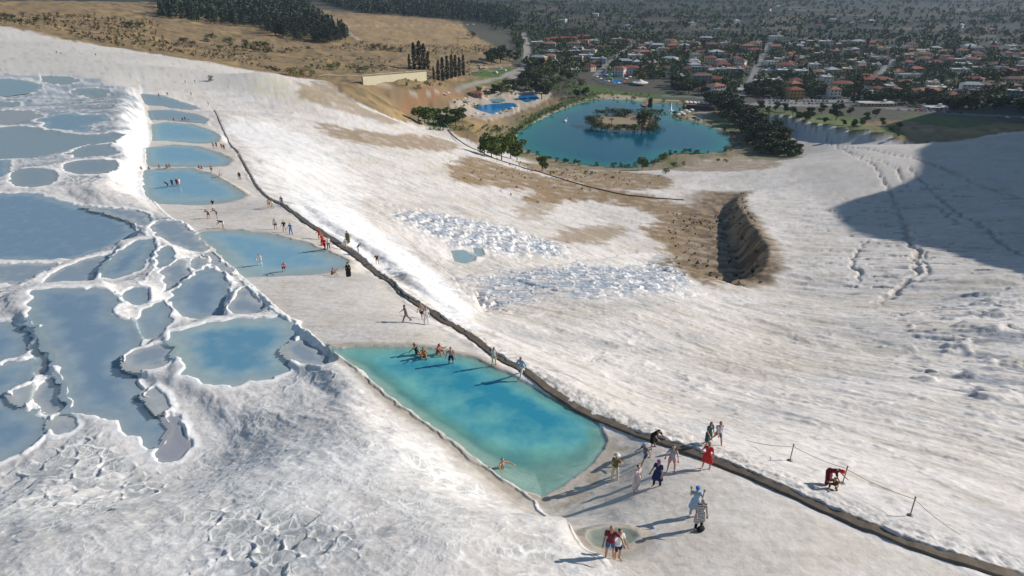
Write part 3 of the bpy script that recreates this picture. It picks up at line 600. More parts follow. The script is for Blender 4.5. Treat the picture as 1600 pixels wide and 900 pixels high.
# mounds on the west mound slope
crk = sm(.82, .94, ridged(ux / 30 + .5 * n1, uy / 7, 3, 81)) * Z_crack * open_t
for gl_, dp_, wd_ in (([(1305,228),(1340,245),(1370,262),(1380,280),(1400,315),(1410,345),(1425,380),(1437,402),(1430,430),(1395,455),(1370,475)], .45, 1.0), ([(1352,378),(1325,410),(1340,425),(1348,440)], .2, .5), ([(1420,262),(1460,300),(1510,340),(1560,375),(1600,400)], .4, .9),
                      ([(1465,322),(1500,350)], .25, .6), ([(1290,212),(1400,240),(1480,265),(1560,300),(1610,312)], .5, 1.4), ([(1445,395),(1452,420),(1440,440)], .2, .4), ([(1330,238),(1400,260),(1412,282)], .4, .9)):
    g_ = strip(gl_, wd_, .5, 2.2) * (.45 + .55 * sm(-.4, .2, fbm(GX / 12, GY / 12, 3, 491))); crk = np.maximum(crk, g_ * .8); T3 -= g_ * dp_ * .5
T3 -= crk * 0.5
bankd = np.zeros_like(T3)
BP = chaikin(wp(BANKPX), 1, False)
m = sub(BP, 10); dB, sB, tB, _ = ldist(BP, GX[m], GY[m])
right = np.where(sB < 0, dB, 99)
T3[m] += (sm(0, .3, right) * sm(3.2, .9, right)) * (.04 + .16 * fbm(GX[m] / .7, GY[m] / .7, 4, 91)) * sm(.25, .5, tB)
bank_c = np.zeros_like(T3); bank_c[m] = sm(0, .2, right) * sm(2.6, 1.2, right)
# country beyond
T3 += Z_hill * (fbm(GX / 40, GY / 40, 5, 101) * 4 * (1 - Z_town) * sm(30, 120, pool_d.clip(0, 50) * 4) + fbm(GX / 8, GY / 8, 3, 105) * .5 * (1 - Z_town))
f3 = grid_fn(T3)

# ------------------------------------------------------------------ ground colours (what the stuff itself is, save painted shade on lobes and ledges)
def C(*c): return np.array(c, float)
col = np.zeros(T3.shape + (3,)); col[:] = C(.71, .665, .63)
def lay(c, w_):
    global col
    col = col + (C(*c) - col) * np.clip(w_, 0, 1)[..., None]
big_n = fbm(GX / 25, GY / 25, 4, 111); mid_n = fbm(GX / 5, GY / 5, 4, 115); fine_n = fbm(GX / .7, GY / .7, 3, 119)
lay((.61, .55, .485), sm(-.2, .4, big_n) * .75 * (1 - Z_west))
lay((.52, .49, .43), sm(.05, .45, mid_n + .4 * big_n) * .55 * (1 - Z_west) * sm(60, 200, GR))
lay((.50, .455, .385), open_t * (1 - Z_west) * sm(.0, .35, fbm(GX / 11, GY / 7, 4, 221)) * .55 * sm(40, 70, GR) * sm(260, 150, GR))
lay((.84, .82, .80), sm(.80, .97, st) * .6)
lay((.86, .84, .82), open_t * (1 - Z_west) * sm(.88, .97, ridged(ux / 7 + .8 * n1, uy / 3.5, 3, 225)) * .7)
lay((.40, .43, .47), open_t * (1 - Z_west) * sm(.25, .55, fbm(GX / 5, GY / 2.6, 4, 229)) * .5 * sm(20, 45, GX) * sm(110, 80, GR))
lay((.42, .37, .31), sm(.25, .6, fbm(ux / 12, uy / 3, 4, 121)) * .5 * (1 - Z_west) * sm(150, 60, GR))
lay((.47, .41, .34), open_t * sm(.0, .4, fbm(ux / 9, uy / 1.6, 4, 481)) * .5 * (1 - .6 * Z_west))
lay((.43, .44, .46), open_t * (1 - Z_west) * sm(.05, .4, fbm(GX / 16, GY / 9, 4, 521)) * .4)
lay((.36, .33, .29), open_t * sm(.42, .6, fbm(GX / .9, GY / .6, 3, 123)) * .55)
lay((.85, .83, .81), Z_bleach)
lay((.60, .56, .40), Z_sage * sm(-.4, .3, fbm(GX / 10, GY / 3, 4, 131)) * .8)
lay((.58, .545, .51), Z_walk * .85)
lay((.52, .465, .40), Z_walk * sm(-.2, .4, mid_n) * .7)
lay((.47, .41, .34), Z_walk * sm(.1, .5, fbm(ux / 5, uy / 1.5, 4, 501)) * .5)
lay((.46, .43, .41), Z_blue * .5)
lay((.27, .185, .10), Z_gold * sm(-.75, .05, fbm(GX / 7, GY / 4, 5, 141)) * .97)
eP, _h, *_r = SCARP[-1]; me_ = near(eP, GX, GY, 40); de, se, te, _ = ldist(eP, GX[me_] + 3 * NX[me_], GY[me_] + 3 * NY[me_])
ez = np.zeros_like(T3); sg_ = de * se * -1; ez[me_] = np.where(sg_ < 0, sm(24, 8, de), sm(7, 3, de)) * sm(-.02, .1, te) * sm(1.02, .9, te)
Z_earth = np.maximum(Z_earth, ez)
lay((.30, .21, .12), Z_earth * .9)
lay((.10, .07, .05), Z_earth * sm(-.3, .3, fbm(GX / 5, GY / 5, 4, 471)) * .9)
lay((.36, .28, .17), Z_walk * zone([(800,575),(940,655),(985,690),(950,745),(880,785),(845,790),(850,775),(930,720),(935,680),(860,635)], .6, .8) * sm(-.2, .3, fbm(GX / 1.2, GY / .8, 4, 241)) * .6)
lay((.34, .30, .24), Z_walk * sm(.3, .5, fbm(GX / 1.1, GY / .6, 4, 243)) * .45)
# wet and pool-bottom tints, painted shade on lobes and ledges
wetm = Z_wet * (1 - Z_walk) * calm
lay((.22, .255, .28), np.clip(wetm * sm(.15, .9, cell_flat) * sm(.12, .4, cell_r + .3 * mid_n), 0, .85))
lay((.50, .50, .49), np.clip(wetm * .5, 0, .5))
lay((.36, .42, .49), Z_lobe * calm * sm(.3, .9, cell_flat) * sm(.1, .35, cell_r + .35 * mid_n) * .85)  # blue on the lobe flats stands in for shade and reflected sky
lay((.84, .82, .80), cell_rim * .9)
lay((.86, .85, .83), BRIGHT * .95)
lay((.30, .285, .265), open_t * Z_west * sm(140, 110, GR) * sm(.3, .62, fbm(GX / 1.8, GY / 1.0, 4, 125)) * .2)
lay((.21, .235, .255), Z_pud * .42)
lay((.20, .185, .17), bank_c * sm(.0, .3, fbm(GX / .5, GY / .5, 3, 151)) * .5 * (GR < 75))
lay((.30, .26, .22), crk * .75)
lay((.25, .27, .31), Z_ledge * open_t * sm(.08, .2, fbm(GX / 6, GY / 3.5, 4, 441)) * .75)  # blue-grey patches paint the shade of hollows among the ledges
net = ridged(GX / 1.5 + .6 * n2, GY / 1.1, 3, 201); net2 = ridged(GX / .6, GY / .5 + .5 * n2, 2, 205)
nearw = Z_west * sm(95, 60, GR) * calm
patch = sm(-.25, .35, fbm(GX / 4.5, GY / 3.2, 4, 211))
lay((.40, .41, .405), nearw * patch * sm(.72, .45, net) * .3)
lay((.27, .29, .285), nearw * sm(.15, .5, fbm(GX / 5, GY / 3, 4, 215)) * sm(.8, .5, net2) * .28)
lay((.87, .855, .84), nearw * sm(.78, .93, net) * .9)
lay((.84, .82, .80), nearw * sm(-.1, .5, fbm(GX / 6 + .5 * n2, GY / 6, 4, 495)) * .6)
lay((.86, .845, .83), nearw * sm(.86, .96, net2) * .5)
farw = Z_wet * sm(130, 175, GR) * calm
lay((.44, .475, .51), farw * .85)
lay((.60, .58, .56), farw * sm(.0, .3, fbm(GX / 8, GY / 5, 4, 447)) * .8)
lay((.20, .235, .27), farw * sm(.18, .4, fbm(GX / 3, GY / 3.5, 4, 449)) * .8)
lay((.84, .82, .80), farw * sm(.80, .92, ridged(GX / 4, GY / 5, 4, 453)) * .9)
hump = zone([(-60,20),(0,41),(100,61),(200,78),(300,95),(400,113),(450,122),(400,150),(330,140),(215,140),(120,122),(0,112),(-60,112)], 5, 4) * trav
lay((.58, .55, .505), hump * .75)
lay((.40, .37, .33), hump * sm(.15, .4, fbm(GX / 3, GY / 9, 4, 457)) * .6)
sheet = Z_wet * sm(160, 200, GR) * calm * sm(-.02, .06, fbm(GX / 22, GY / 9, 4, 451))
lay((.25, .31, .375), sheet * .85)
lay((.82, .80, .78), Z_wet * sm(160, 200, GR) * calm * sm(.86, .95, ridged(GX / 13, GY / 9, 4, 455)) * .9)
lay((.30, .31, .32), zone([(90,150),(130,140),(215,148),(206,170),(185,195),(150,185),(110,170)], 2, 3) * sm(.0, .12, fbm(GX / 3.2, GY / 5, 4, 461)) * .85)
# shore tan strip round walkway pools
for p in pool_data:
    if p['kind'] in ('turq', 'pale', 'clear') and p['name'] not in ('small', 'smallb'):
        m_ = p['m']; cc = col[m_]; t_ = (sm(.7, .1, np.abs(p['d'] - .25)) * Z_walk[m_] * .6)[:, None]
        col[m_] = cc + (C(.36, .30, .22) - cc) * t_
# brown hills
hn = fbm(GX / 60, GY / 30, 5, 161); hn2 = fbm(GX / 14, GY / 10, 4, 165)
lay((.255, .175, .092), Z_hill)
lay((.38, .26, .12), Z_hill * sm(-.05, .35, hn))
lay((.12, .095, .045), Z_hill * sm(.0, .4, hn2 + .5 * hn) * .85)
lay((.09, .085, .045), Z_hill * sm(.8, .95, ridged(GX / 90, GY / 22, 3, 169)) * .6)
field = zone([(520,28),(600,20),(680,30),(780,45),(770,75),(680,70),(590,68),(545,50)], 8, 8)
lay((.36, .245, .125), field * .8 * sm(-.5, .2, hn2))
lay((.30, .17, .085), zone([(630,150),(650,138),(700,140),(735,148),(700,158),(650,165),(620,172)], 2, 3))
# town ground and plain
lp = [p for p in pool_data if p['name'] == 'lake'][0]; ring = np.zeros_like(T3); ring[lp['m']] = sm(30, 10, lp['d'])
lay((.25, .20, .115), ring * .95); lay((.095, .125, .04), ring * sm(-.05, .35, hn2 + .25 * mid_n) * .85)
lay((.16, .15, .075), zone([(1085,188),(1130,165),(1180,190),(1255,235),(1250,250),(1160,245),(1145,232),(1150,215)], 3, 4) * .9)
lay((.10, .12, .045), Z_hill * (1 - left_part) * sm(0, .35, hn2) * sm(500, 460, GR) * .5)
a, e, sx_, sy_, rr = worley(GX / 95, GY / 60, 7)
pal = np.array([(.028,.042,.032), (.018,.030,.026), (.065,.058,.042), (.034,.044,.034), (.12,.095,.062), (.02,.034,.028), (.034,.042,.034), (.024,.036,.028)])
fieldc = pal[(rr * 7.99).astype(int)]
far_w = sm(1150, 1500, GR)[..., None]
tg = C(.085, .08, .06) + .03 * hn2[..., None]
tc = tg * (1 - far_w) + fieldc * (1 + .3 * hn2[..., None]) * far_w * .9
zt = np.clip(Z_town, 0, 1)[..., None]
col = col * (1 - zt) + tc * zt
lay((.035, .045, .035), (e < .06) * far_w[..., 0] * .7)
lay((.07, .12, .025), Z_grass * sm(-.9, -.2, hn2 + .4))
lay((.20, .19, .08), Z_grass * sm(.0, .5, mid_n) * .5)
# roads and paths
ROADS = [
 ([(818,52),(824,75),(822,100),(812,110),(800,122)], 9, (.30,.27,.24)),
 ([(812,108),(780,122),(745,130),(715,140)], 6, (.30,.27,.24)),
 ([(1130,155),(1150,163),(1250,165),(1330,163),(1420,172),(1500,178),(1600,182),(1750,188)], 12, (.18,.18,.18)),
 ([(1040,150),(1100,152),(1150,160)], 8, (.18,.18,.18)),
 ([(1000,66),(1120,80),(1260,96),(1400,104),(1600,116)], 7, (.22,.22,.22)),
 ([(1160,150),(1180,110),(1200,70),(1230,40)], 7, (.22,.22,.22)),
 ([(1330,160),(1370,120),(1400,90)], 6, (.22,.22,.22)),
 ([(930,118),(960,90),(1000,60)], 6, (.22,.22,.22)),
 ([(820,92),(900,96),(1000,108),(1100,120),(1160,135)], 7, (.22,.22,.22)),
]
PATHS = [
 ([(640,192),(700,172),(720,160),(745,148),(790,135),(830,128)], 3.5, (.42,.36,.30)),
 ([(795,214),(830,194),(860,178),(890,165),(912,156),(960,150),(1000,153),(1060,158)], 4, (.46,.38,.29)),
 ([(700,200),(725,228)], 1.5, (.42,.38,.33)),
 ([(585,130),(650,152),(700,148),(760,135)], 3, (.40,.34,.26)),
 ([(540,40),(548,52),(560,60)], 3, (.42,.34,.24)),
 ([(480,14),(520,28),(548,40),(620,40),(740,38)], 3, (.42,.34,.24)),
 ([(548,40),(540,48),(560,62)], 3, (.42,.34,.24)),
 ([(735,106),(800,100)], 3, (.46,.42,.35)),
 ([(1152,166),(1190,182),(1300,206),(1400,219),(1490,222)], 2.0, (.60,.57,.52)),
 ([(1060,262),(1100,262),(1110,250),(1170,244)], 4, (.40,.33,.24)),
 ([(1080,186),(1105,196),(1130,206),(1148,215),(1152,232)], 4, (.34,.30,.25)),
]
DECK = zone([(706,158),(735,146),(760,148),(800,140),(860,142),(862,150),(845,162),(815,172),(790,182),(750,190),(722,178)], 1, 1)
Z_road = np.zeros_like(T3); Z_path = np.zeros_like(T3)
for pl, wd_, c in ROADS:
    s_ = strip(pl, wd_, .8, .5); lay(c, s_); Z_road = np.maximum(Z_road, s_)
lay((.48, .41, .34), DECK * .9)
for pl, wd_, c in PATHS:
    s_ = strip(pl, wd_, .6, .5); lay(c, s_); Z_path = np.maximum(Z_path, s_)
park = zone([(1175,160),(1230,150),(1330,152),(1330,164),(1230,166),(1175,168)], 2, 1)
lay((.24, .235, .23), park)
lay((.42, .34, .25), zone([(930,146),(975,148),(1010,154),(1000,160),(945,156)], 1, 1))
ISL = [(922,190),(930,183),(950,179),(985,178),(1012,179),(1026,184),(1024,196),(1010,203),(980,204),(945,202),(928,197)]
jet = [(1000,160),(1022,160),(1020,168),(1004,168)]
for ip, top in ((ISL, 1.4), (jet, .6)):
    zw = CZ - 122.6
    P = chaikin(plane_pts([a for a, b in ip], [b for a, b in ip], zw), 2)
    m = sub(P, 12); d = sdist(P, GX[m], GY[m]); k = sm(3, -4, d)
    T3[m] = mix(T3[m], zw + top, k)
    cc = col[m]; col[m] = cc + (C(.33, .25, .16) - cc) * k[:, None]
col *= (1 + .07 * fine_n * sm(300, 60, GR) + .05 * mid_n)[..., None]
col = np.clip(col, .01, .9)
f3 = grid_fn(T3)
net_attr = np.clip(nearw * (.25 + .75 * np.maximum(sm(-.15, .25, fbm(GX / 6, GY / 4, 3, 511)), Z_wet)) + Z_wet * Z_west * sm(130, 90, GR) * calm * .6, 0, 1)
wet_attr = Z_lobe * cell_flat * .6 + Z_pud * .9 + np.clip(wetm * sm(.15, .9, cell_flat) * sm(.3, .6, cell_r + .3 * mid_n), 0, 1)

# ------------------------------------------------------------------ materials
def new_mat(name):
    m = bpy.data.materials.new(name); m.use_nodes = True; n = m.node_tree
    return m, n, n.nodes['Principled BSDF']
MATS = {}
def pm(name, colr, rough=.8, metal=0, spec=.3, noise=0.0, scale=8.0, bump=0.0, bscale=30.0):
    if name in MATS: return MATS[name]
    m, n, b = new_mat(name)
    b.inputs['Base Color'].default_value = (*colr, 1); b.inputs['Roughness'].default_value = rough
    b.inputs['Metallic'].default_value = metal; b.inputs['Specular IOR Level'].default_value = spec
    tc = n.nodes.new('ShaderNodeTexCoord')
    if noise:
        t = n.nodes.new('ShaderNodeTexNoise'); t.inputs['Scale'].default_value = scale; t.inputs['Detail'].default_value = 4
        mx = n.nodes.new('ShaderNodeMix'); mx.data_type = 'RGBA'
        mx.inputs['A'].default_value = (*[c * (1 - noise) for c in colr], 1); mx.inputs['B'].default_value = (*[min(1, c * (1 + noise)) for c in colr], 1)
        n.links.new(tc.outputs['Object'], t.inputs['Vector']); n.links.new(t.outputs['Fac'], mx.inputs['Factor']); n.links.new(mx.outputs['Result'], b.inputs['Base Color'])
    if bump:
        t = n.nodes.new('ShaderNodeTexNoise'); t.inputs['Scale'].default_value = bscale; t.inputs['Detail'].default_value = 4
        bp = n.nodes.new('ShaderNodeBump'); bp.inputs['Strength'].default_value = bump
        n.links.new(tc.outputs['Object'], t.inputs['Vector']); n.links.new(t.outputs['Fac'], bp.inputs['Height']); n.links.new(bp.outputs['Normal'], b.inputs['Normal'])
    MATS[name] = m; return m
def ground_material():
    m, n, b = new_mat('ground_surface')
    at = n.nodes.new('ShaderNodeAttribute'); at.attribute_name = 'surface'
    aw = n.nodes.new('ShaderNodeAttribute'); aw.attribute_name = 'wet'
    tc = n.nodes.new('ShaderNodeTexCoord')
    t1 = n.nodes.new('ShaderNodeTexNoise'); t1.inputs['Scale'].default_value = 2.2; t1.inputs['Detail'].default_value = 8; t1.inputs['Roughness'].default_value = .65
    t2 = n.nodes.new('ShaderNodeTexNoise'); t2.inputs['Scale'].default_value = .35; t2.inputs['Detail'].default_value = 8; t2.inputs['Roughness'].default_value = .6
    for t in (t1, t2): n.links.new(tc.outputs['Object'], t.inputs['Vector'])
    mr = n.nodes.new('ShaderNodeMapRange'); mr.inputs['From Min'].default_value = .3; mr.inputs['From Max'].default_value = .7; mr.inputs['To Min'].default_value = .84; mr.inputs['To Max'].default_value = 1.1
    n.links.new(t1.outputs['Fac'], mr.inputs['Value'])
    mp = n.nodes.new('ShaderNodeMapping'); mp.inputs['Rotation'].default_value = (0, 0, R(44)); mp.inputs['Scale'].default_value = (.12, 1.0, .6)
    t3 = n.nodes.new('ShaderNodeTexNoise'); t3.inputs['Scale'].default_value = 2.0; t3.inputs['Detail'].default_value = 8; t3.inputs['Roughness'].default_value = .7
    n.links.new(tc.outputs['Object'], mp.inputs['Vector']); n.links.new(mp.outputs['Vector'], t3.inputs['Vector'])
    m3 = n.nodes.new('ShaderNodeMapRange'); m3.inputs['From Min'].default_value = .32; m3.inputs['From Max'].default_value = .62; m3.inputs['To Min'].default_value = .87; m3.inputs['To Max'].default_value = 1.05
    n.links.new(t3.outputs['Fac'], m3.inputs['Value'])
    mm_ = n.nodes.new('ShaderNodeMath'); mm_.operation = 'MULTIPLY'; n.links.new(mr.outputs['Result'], mm_.inputs[0]); n.links.new(m3.outputs['Result'], mm_.inputs[1]); mr = mm_
    mul = n.nodes.new('ShaderNodeMix'); mul.data_type = 'RGBA'; mul.blend_type = 'MULTIPLY'; mul.inputs['Factor'].default_value = 1
    n.links.new(at.outputs['Color'], mul.inputs['A']); n.links.new(mr.outputs[0], mul.inputs['B']); 
    an = n.nodes.new('ShaderNodeAttribute'); an.attribute_name = 'net'
    wn = n.nodes.new('ShaderNodeTexNoise'); wn.inputs['Scale'].default_value = 1.1; wn.inputs['Detail'].default_value = 4; n.links.new(tc.outputs['Object'], wn.inputs['Vector'])
    va = n.nodes.new('ShaderNodeMixRGB'); va.blend_type = 'ADD'; va.inputs[0].default_value = .55; n.links.new(tc.outputs['Object'], va.inputs[1]); n.links.new(wn.outputs['Color'], va.inputs[2])
    mpv = n.nodes.new('ShaderNodeMapping'); mpv.inputs['Scale'].default_value = (1.0, .75, 0.0); mpv.inputs['Rotation'].default_value = (0, 0, R(30)); n.links.new(va.outputs[0], mpv.inputs['Vector'])
    def M(op, x, y):
        q = n.nodes.new('ShaderNodeMath'); q.operation = op
        for i_, v_ in enumerate((x, y)):
            if hasattr(v_, 'links'): n.links.new(v_, q.inputs[i_])
            else: q.inputs[i_].default_value = v_
        return q.outputs[0]
    lines = None
    for sc_, th_ in ((.75, .055), (2.1, .06)):
        vo = n.nodes.new('ShaderNodeTexVoronoi'); vo.feature = 'DISTANCE_TO_EDGE'; vo.inputs['Scale'].default_value = sc_; vo.inputs['Randomness'].default_value = 1; n.links.new(mpv.outputs[0], vo.inputs['Vector'])
        r_ = n.nodes.new('ShaderNodeMapRange'); r_.inputs['From Min'].default_value = th_ * .25; r_.inputs['From Max'].default_value = th_ * 1.6; r_.inputs['To Min'].default_value = 1; r_.inputs['To Max'].default_value = 0; n.links.new(vo.outputs['Distance'], r_.inputs['Value'])
        lines = r_.outputs[0] if lines is None else M('MAXIMUM', lines, M('MULTIPLY', r_.outputs[0], .75))
    pn = n.nodes.new('ShaderNodeTexNoise'); pn.inputs['Scale'].default_value = .35; pn.inputs['Detail'].default_value = 5; n.links.new(tc.outputs['Object'], pn.inputs['Vector'])
    pr = n.nodes.new('ShaderNodeMapRange'); pr.inputs['From Min'].default_value = .42; pr.inputs['From Max'].default_value = .6; n.links.new(pn.outputs['Fac'], pr.inputs['Value'])
    nn_ = M('MULTIPLY', an.outputs['Fac'], pr.outputs[0])
    g1 = n.nodes.new('ShaderNodeMix'); g1.data_type = 'RGBA'; g1.inputs['B'].default_value = (.40, .405, .395, 1); n.links.new(mul.outputs['Result'], g1.inputs['A']); n.links.new(M('MULTIPLY', nn_, .62), g1.inputs['Factor'])
    g2 = n.nodes.new('ShaderNodeMix'); g2.data_type = 'RGBA'; g2.inputs['B'].default_value = (.85, .83, .81, 1); n.links.new(g1.outputs['Result'], g2.inputs['A']); n.links.new(M('MULTIPLY', M('MULTIPLY', nn_, lines), .85), g2.inputs['Factor'])
    n.links.new(g2.outputs['Result'], b.inputs['Base Color'])
    rm = n.nodes.new('ShaderNodeMapRange'); rm.inputs['To Min'].default_value = .85; rm.inputs['To Max'].default_value = .28
    n.links.new(aw.outputs['Fac'], rm.inputs['Value']); n.links.new(rm.outputs['Result'], b.inputs['Roughness'])
    b.inputs['Specular IOR Level'].default_value = .25
    b1 = n.nodes.new('ShaderNodeBump'); b1.inputs['Strength'].default_value = .45; b1.inputs['Distance'].default_value = .10
    b2 = n.nodes.new('ShaderNodeBump'); b2.inputs['Strength'].default_value = .3; b2.inputs['Distance'].default_value = .5
    n.links.new(t1.outputs['Fac'], b1.inputs['Height']); n.links.new(t2.outputs['Fac'], b2.inputs['Height'])
    b3 = n.nodes.new('ShaderNodeBump'); b3.inputs['Strength'].default_value = .4; b3.inputs['Distance'].default_value = .04; n.links.new(M('MULTIPLY', nn_, lines), b3.inputs['Height'])
    n.links.new(b2.outputs['Normal'], b3.inputs['Normal']); n.links.new(b3.outputs['Normal'], b1.inputs['Normal']); n.links.new(b1.outputs['Normal'], b.inputs['Normal'])
    return m
GM = ground_material()

def np_mesh(name, V, F, mat=None, attrs=None, smooth=True):
    me = bpy.data.meshes.new(name)
    V = np.asarray(V, np.float32); F = np.asarray(F, np.int32); k = F.shape[1]
    me.vertices.add(len(V)); me.vertices.foreach_set('co', V.ravel())
    me.loops.add(F.size); me.loops.foreach_set('vertex_index', F.ravel())
    me.polygons.add(len(F)); me.polygons.foreach_set('loop_start', np.arange(0, F.size, k, dtype=np.int32))
    me.update(calc_edges=True)
    if smooth: me.polygons.foreach_set('use_smooth', np.ones(len(F), bool))
    for an, (ty, data) in (attrs or {}).items():
        a = me.attributes.new(an, ty, 'POINT')
        if ty == 'FLOAT_COLOR':
            d = np.ones((len(V), 4), np.float32); d[:, :3] = data; a.data.foreach_set('color', d.ravel())
        else: a.data.foreach_set('value', np.asarray(data, np.float32).ravel())
    if mat: me.materials.append(mat)
    return me
def add_obj(name, me, parent=None, loc=None):
    o = bpy.data.objects.new(name, me); COL.objects.link(o)
    if parent: o.parent = parent
    if loc is not None: o.location = loc
    return o
def tag(o, label=None, cat=None, group=None, kind=None):
    if label: o['label'] = label
    if cat: o['category'] = cat
    if group: o['group'] = group
    if kind: o['kind'] = kind
    return o

nr, na = T3.shape
idx = np.arange(nr * na).reshape(nr, na)
Fq = np.stack([idx[:-1, :-1], idx[:-1, 1:], idx[1:, 1:], idx[1:, :-1]], -1).reshape(-1, 4)[:, ::-1]
def fm(A): return (A[:-1, :-1] + A[1:, 1:]).ravel() * .5
reg = np.zeros(len(Fq), int)
reg[fm(Z_hill) > .5] = 1
reg[fm(Z_town) > .5] = 2
reg[fm(Z_grass) > .5] = 3
reg[fm(Z_walk) > .5] = 4
reg[fm(Z_path + DECK) > .5] = 5
reg[fm(Z_road) > .5] = 6
names = ['terrain', 'hills', 'ground', 'lawn', 'footpath', 'path', 'road']
labs = ['white travertine slope with rippled terraces and crusts', 'dry brown hillside beyond the travertine', 'valley floor under the village and the fields',
        'green lawn in the park', 'trodden travertine walkway beside the pools', 'pale paths in the park', 'grey roads through the village']
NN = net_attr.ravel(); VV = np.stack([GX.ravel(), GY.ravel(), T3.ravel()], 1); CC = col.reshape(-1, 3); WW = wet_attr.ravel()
for i, nm in enumerate(names):
    f = Fq[reg == i]
    if not len(f): continue
    u, inv = np.unique(f.ravel(), return_inverse=True)
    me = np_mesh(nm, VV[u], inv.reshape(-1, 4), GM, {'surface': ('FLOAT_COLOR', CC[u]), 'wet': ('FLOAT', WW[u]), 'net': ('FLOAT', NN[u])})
    o = add_obj(nm, me); o['kind'] = 'structure'; o['label'] = labs[i]

# ------------------------------------------------------------------ water
WK = {  # deep colour, shallow colour, cover at depth, metres of shore over which it deepens
 'turq': ((.035,.27,.38), (.22,.55,.47), .97, 2.2), 'pale': ((.21,.40,.52), (.40,.50,.50), .92, 3.5), 'grey': ((.27,.37,.45), (.38,.43,.45), .85, 2.5),
 'clear': ((.20,.27,.22), (.34,.36,.28), .6, .8), 'steel': ((.19,.29,.39), (.36,.44,.48), .92, 2.2), 'blueg': ((.13,.30,.42), (.42,.52,.52), .95, 2.6),
 'flatg': ((.28,.345,.405), (.52,.53,.52), .9, 1.1), 'greyb': ((.27,.35,.42), (.34,.38,.41), .7, 3), 'mauve': ((.36,.36,.41), (.44,.43,.45), .8, .6),
 'dim': ((.085,.10,.105), (.20,.21,.21), .8, .9), 'dimb': ((.12,.165,.20), (.26,.29,.31), .8, .9),
 'lake': ((.001,.080,.135), (.003,.17,.145), 1, 8), 'swim': ((.008,.17,.40), (.03,.32,.50), 1, 1.5), 'swimp': ((.12,.33,.38), (.2,.4,.42), .9, 1)}
def water_mat(kind):
    deep, shal, cover, _ = WK[kind]
    m, n, b = new_mat('water_' + kind)
    at = n.nodes.new('ShaderNodeAttribute'); at.attribute_name = 'depth'
    tc = n.nodes.new('ShaderNodeTexCoord')
    tn = n.nodes.new('ShaderNodeTexNoise'); tn.inputs['Scale'].default_value = .55 if kind != 'lake' else .02; tn.inputs['Detail'].default_value = 6; tn.inputs['Roughness'].default_value = .6
    n.links.new(tc.outputs['Object'], tn.inputs['Vector'])
    ad = n.nodes.new('ShaderNodeMath'); ad.operation = 'MULTIPLY_ADD'; ad.inputs[1].default_value = {'turq': 1.7, 'lake': .9, 'flatg': 2.6, 'mauve': 2.2, 'steel': 1.7}.get(kind, 1.3); n.links.new(tn.outputs['Fac'], ad.inputs[0])
    sb = n.nodes.new('ShaderNodeMath'); sb.operation = 'SUBTRACT'; sb.inputs[1].default_value = {'turq': .85, 'lake': .45, 'flatg': 1.3, 'mauve': 1.1, 'steel': .85}.get(kind, .65); n.links.new(at.outputs['Fac'], sb.inputs[0]); n.links.new(sb.outputs[0], ad.inputs[2])
    mx = n.nodes.new('ShaderNodeMix'); mx.data_type = 'RGBA'; mx.inputs['A'].default_value = (*shal, 1); mx.inputs['B'].default_value = (*deep, 1)
    n.links.new(ad.outputs[0], mx.inputs['Factor']); n.links.new(mx.outputs['Result'], b.inputs['Base Color'])
    b.inputs['Roughness'].default_value = .12; b.inputs['IOR'].default_value = 1.33
    t2 = n.nodes.new('ShaderNodeTexNoise'); t2.inputs['Scale'].default_value = 5 if kind != 'lake' else 1.2; t2.inputs['Detail'].default_value = 3
    n.links.new(tc.outputs['Object'], t2.inputs['Vector'])
    bp = n.nodes.new('ShaderNodeBump'); bp.inputs['Strength'].default_value = .25; bp.inputs['Distance'].default_value = .03 if kind != 'lake' else .12
    n.links.new(t2.outputs['Fac'], bp.inputs['Height']); n.links.new(bp.outputs['Normal'], b.inputs['Normal'])
    if cover < 1:
        tr = n.nodes.new('ShaderNodeBsdfTransparent'); tr.inputs['Color'].default_value = (.86, .95, .94, 1)
        ms = n.nodes.new('ShaderNodeMixShader')
        mr = n.nodes.new('ShaderNodeMapRange'); mr.inputs['From Max'].default_value = .45; mr.inputs['To Min'].default_value = {'turq': .35, 'clear': .2}.get(kind, .72); mr.inputs['To Max'].default_value = cover
        n.links.new(at.outputs['Fac'], mr.inputs['Value']); n.links.new(mr.outputs['Result'], ms.inputs['Fac'])
        n.links.new(tr.outputs[0], ms.inputs[1]); n.links.new(b.outputs[0], ms.inputs[2])
        n.links.new(ms.outputs[0], n.nodes['Material Output'].inputs['Surface'])
    return m
WM = {k: water_mat(k) for k in WK}
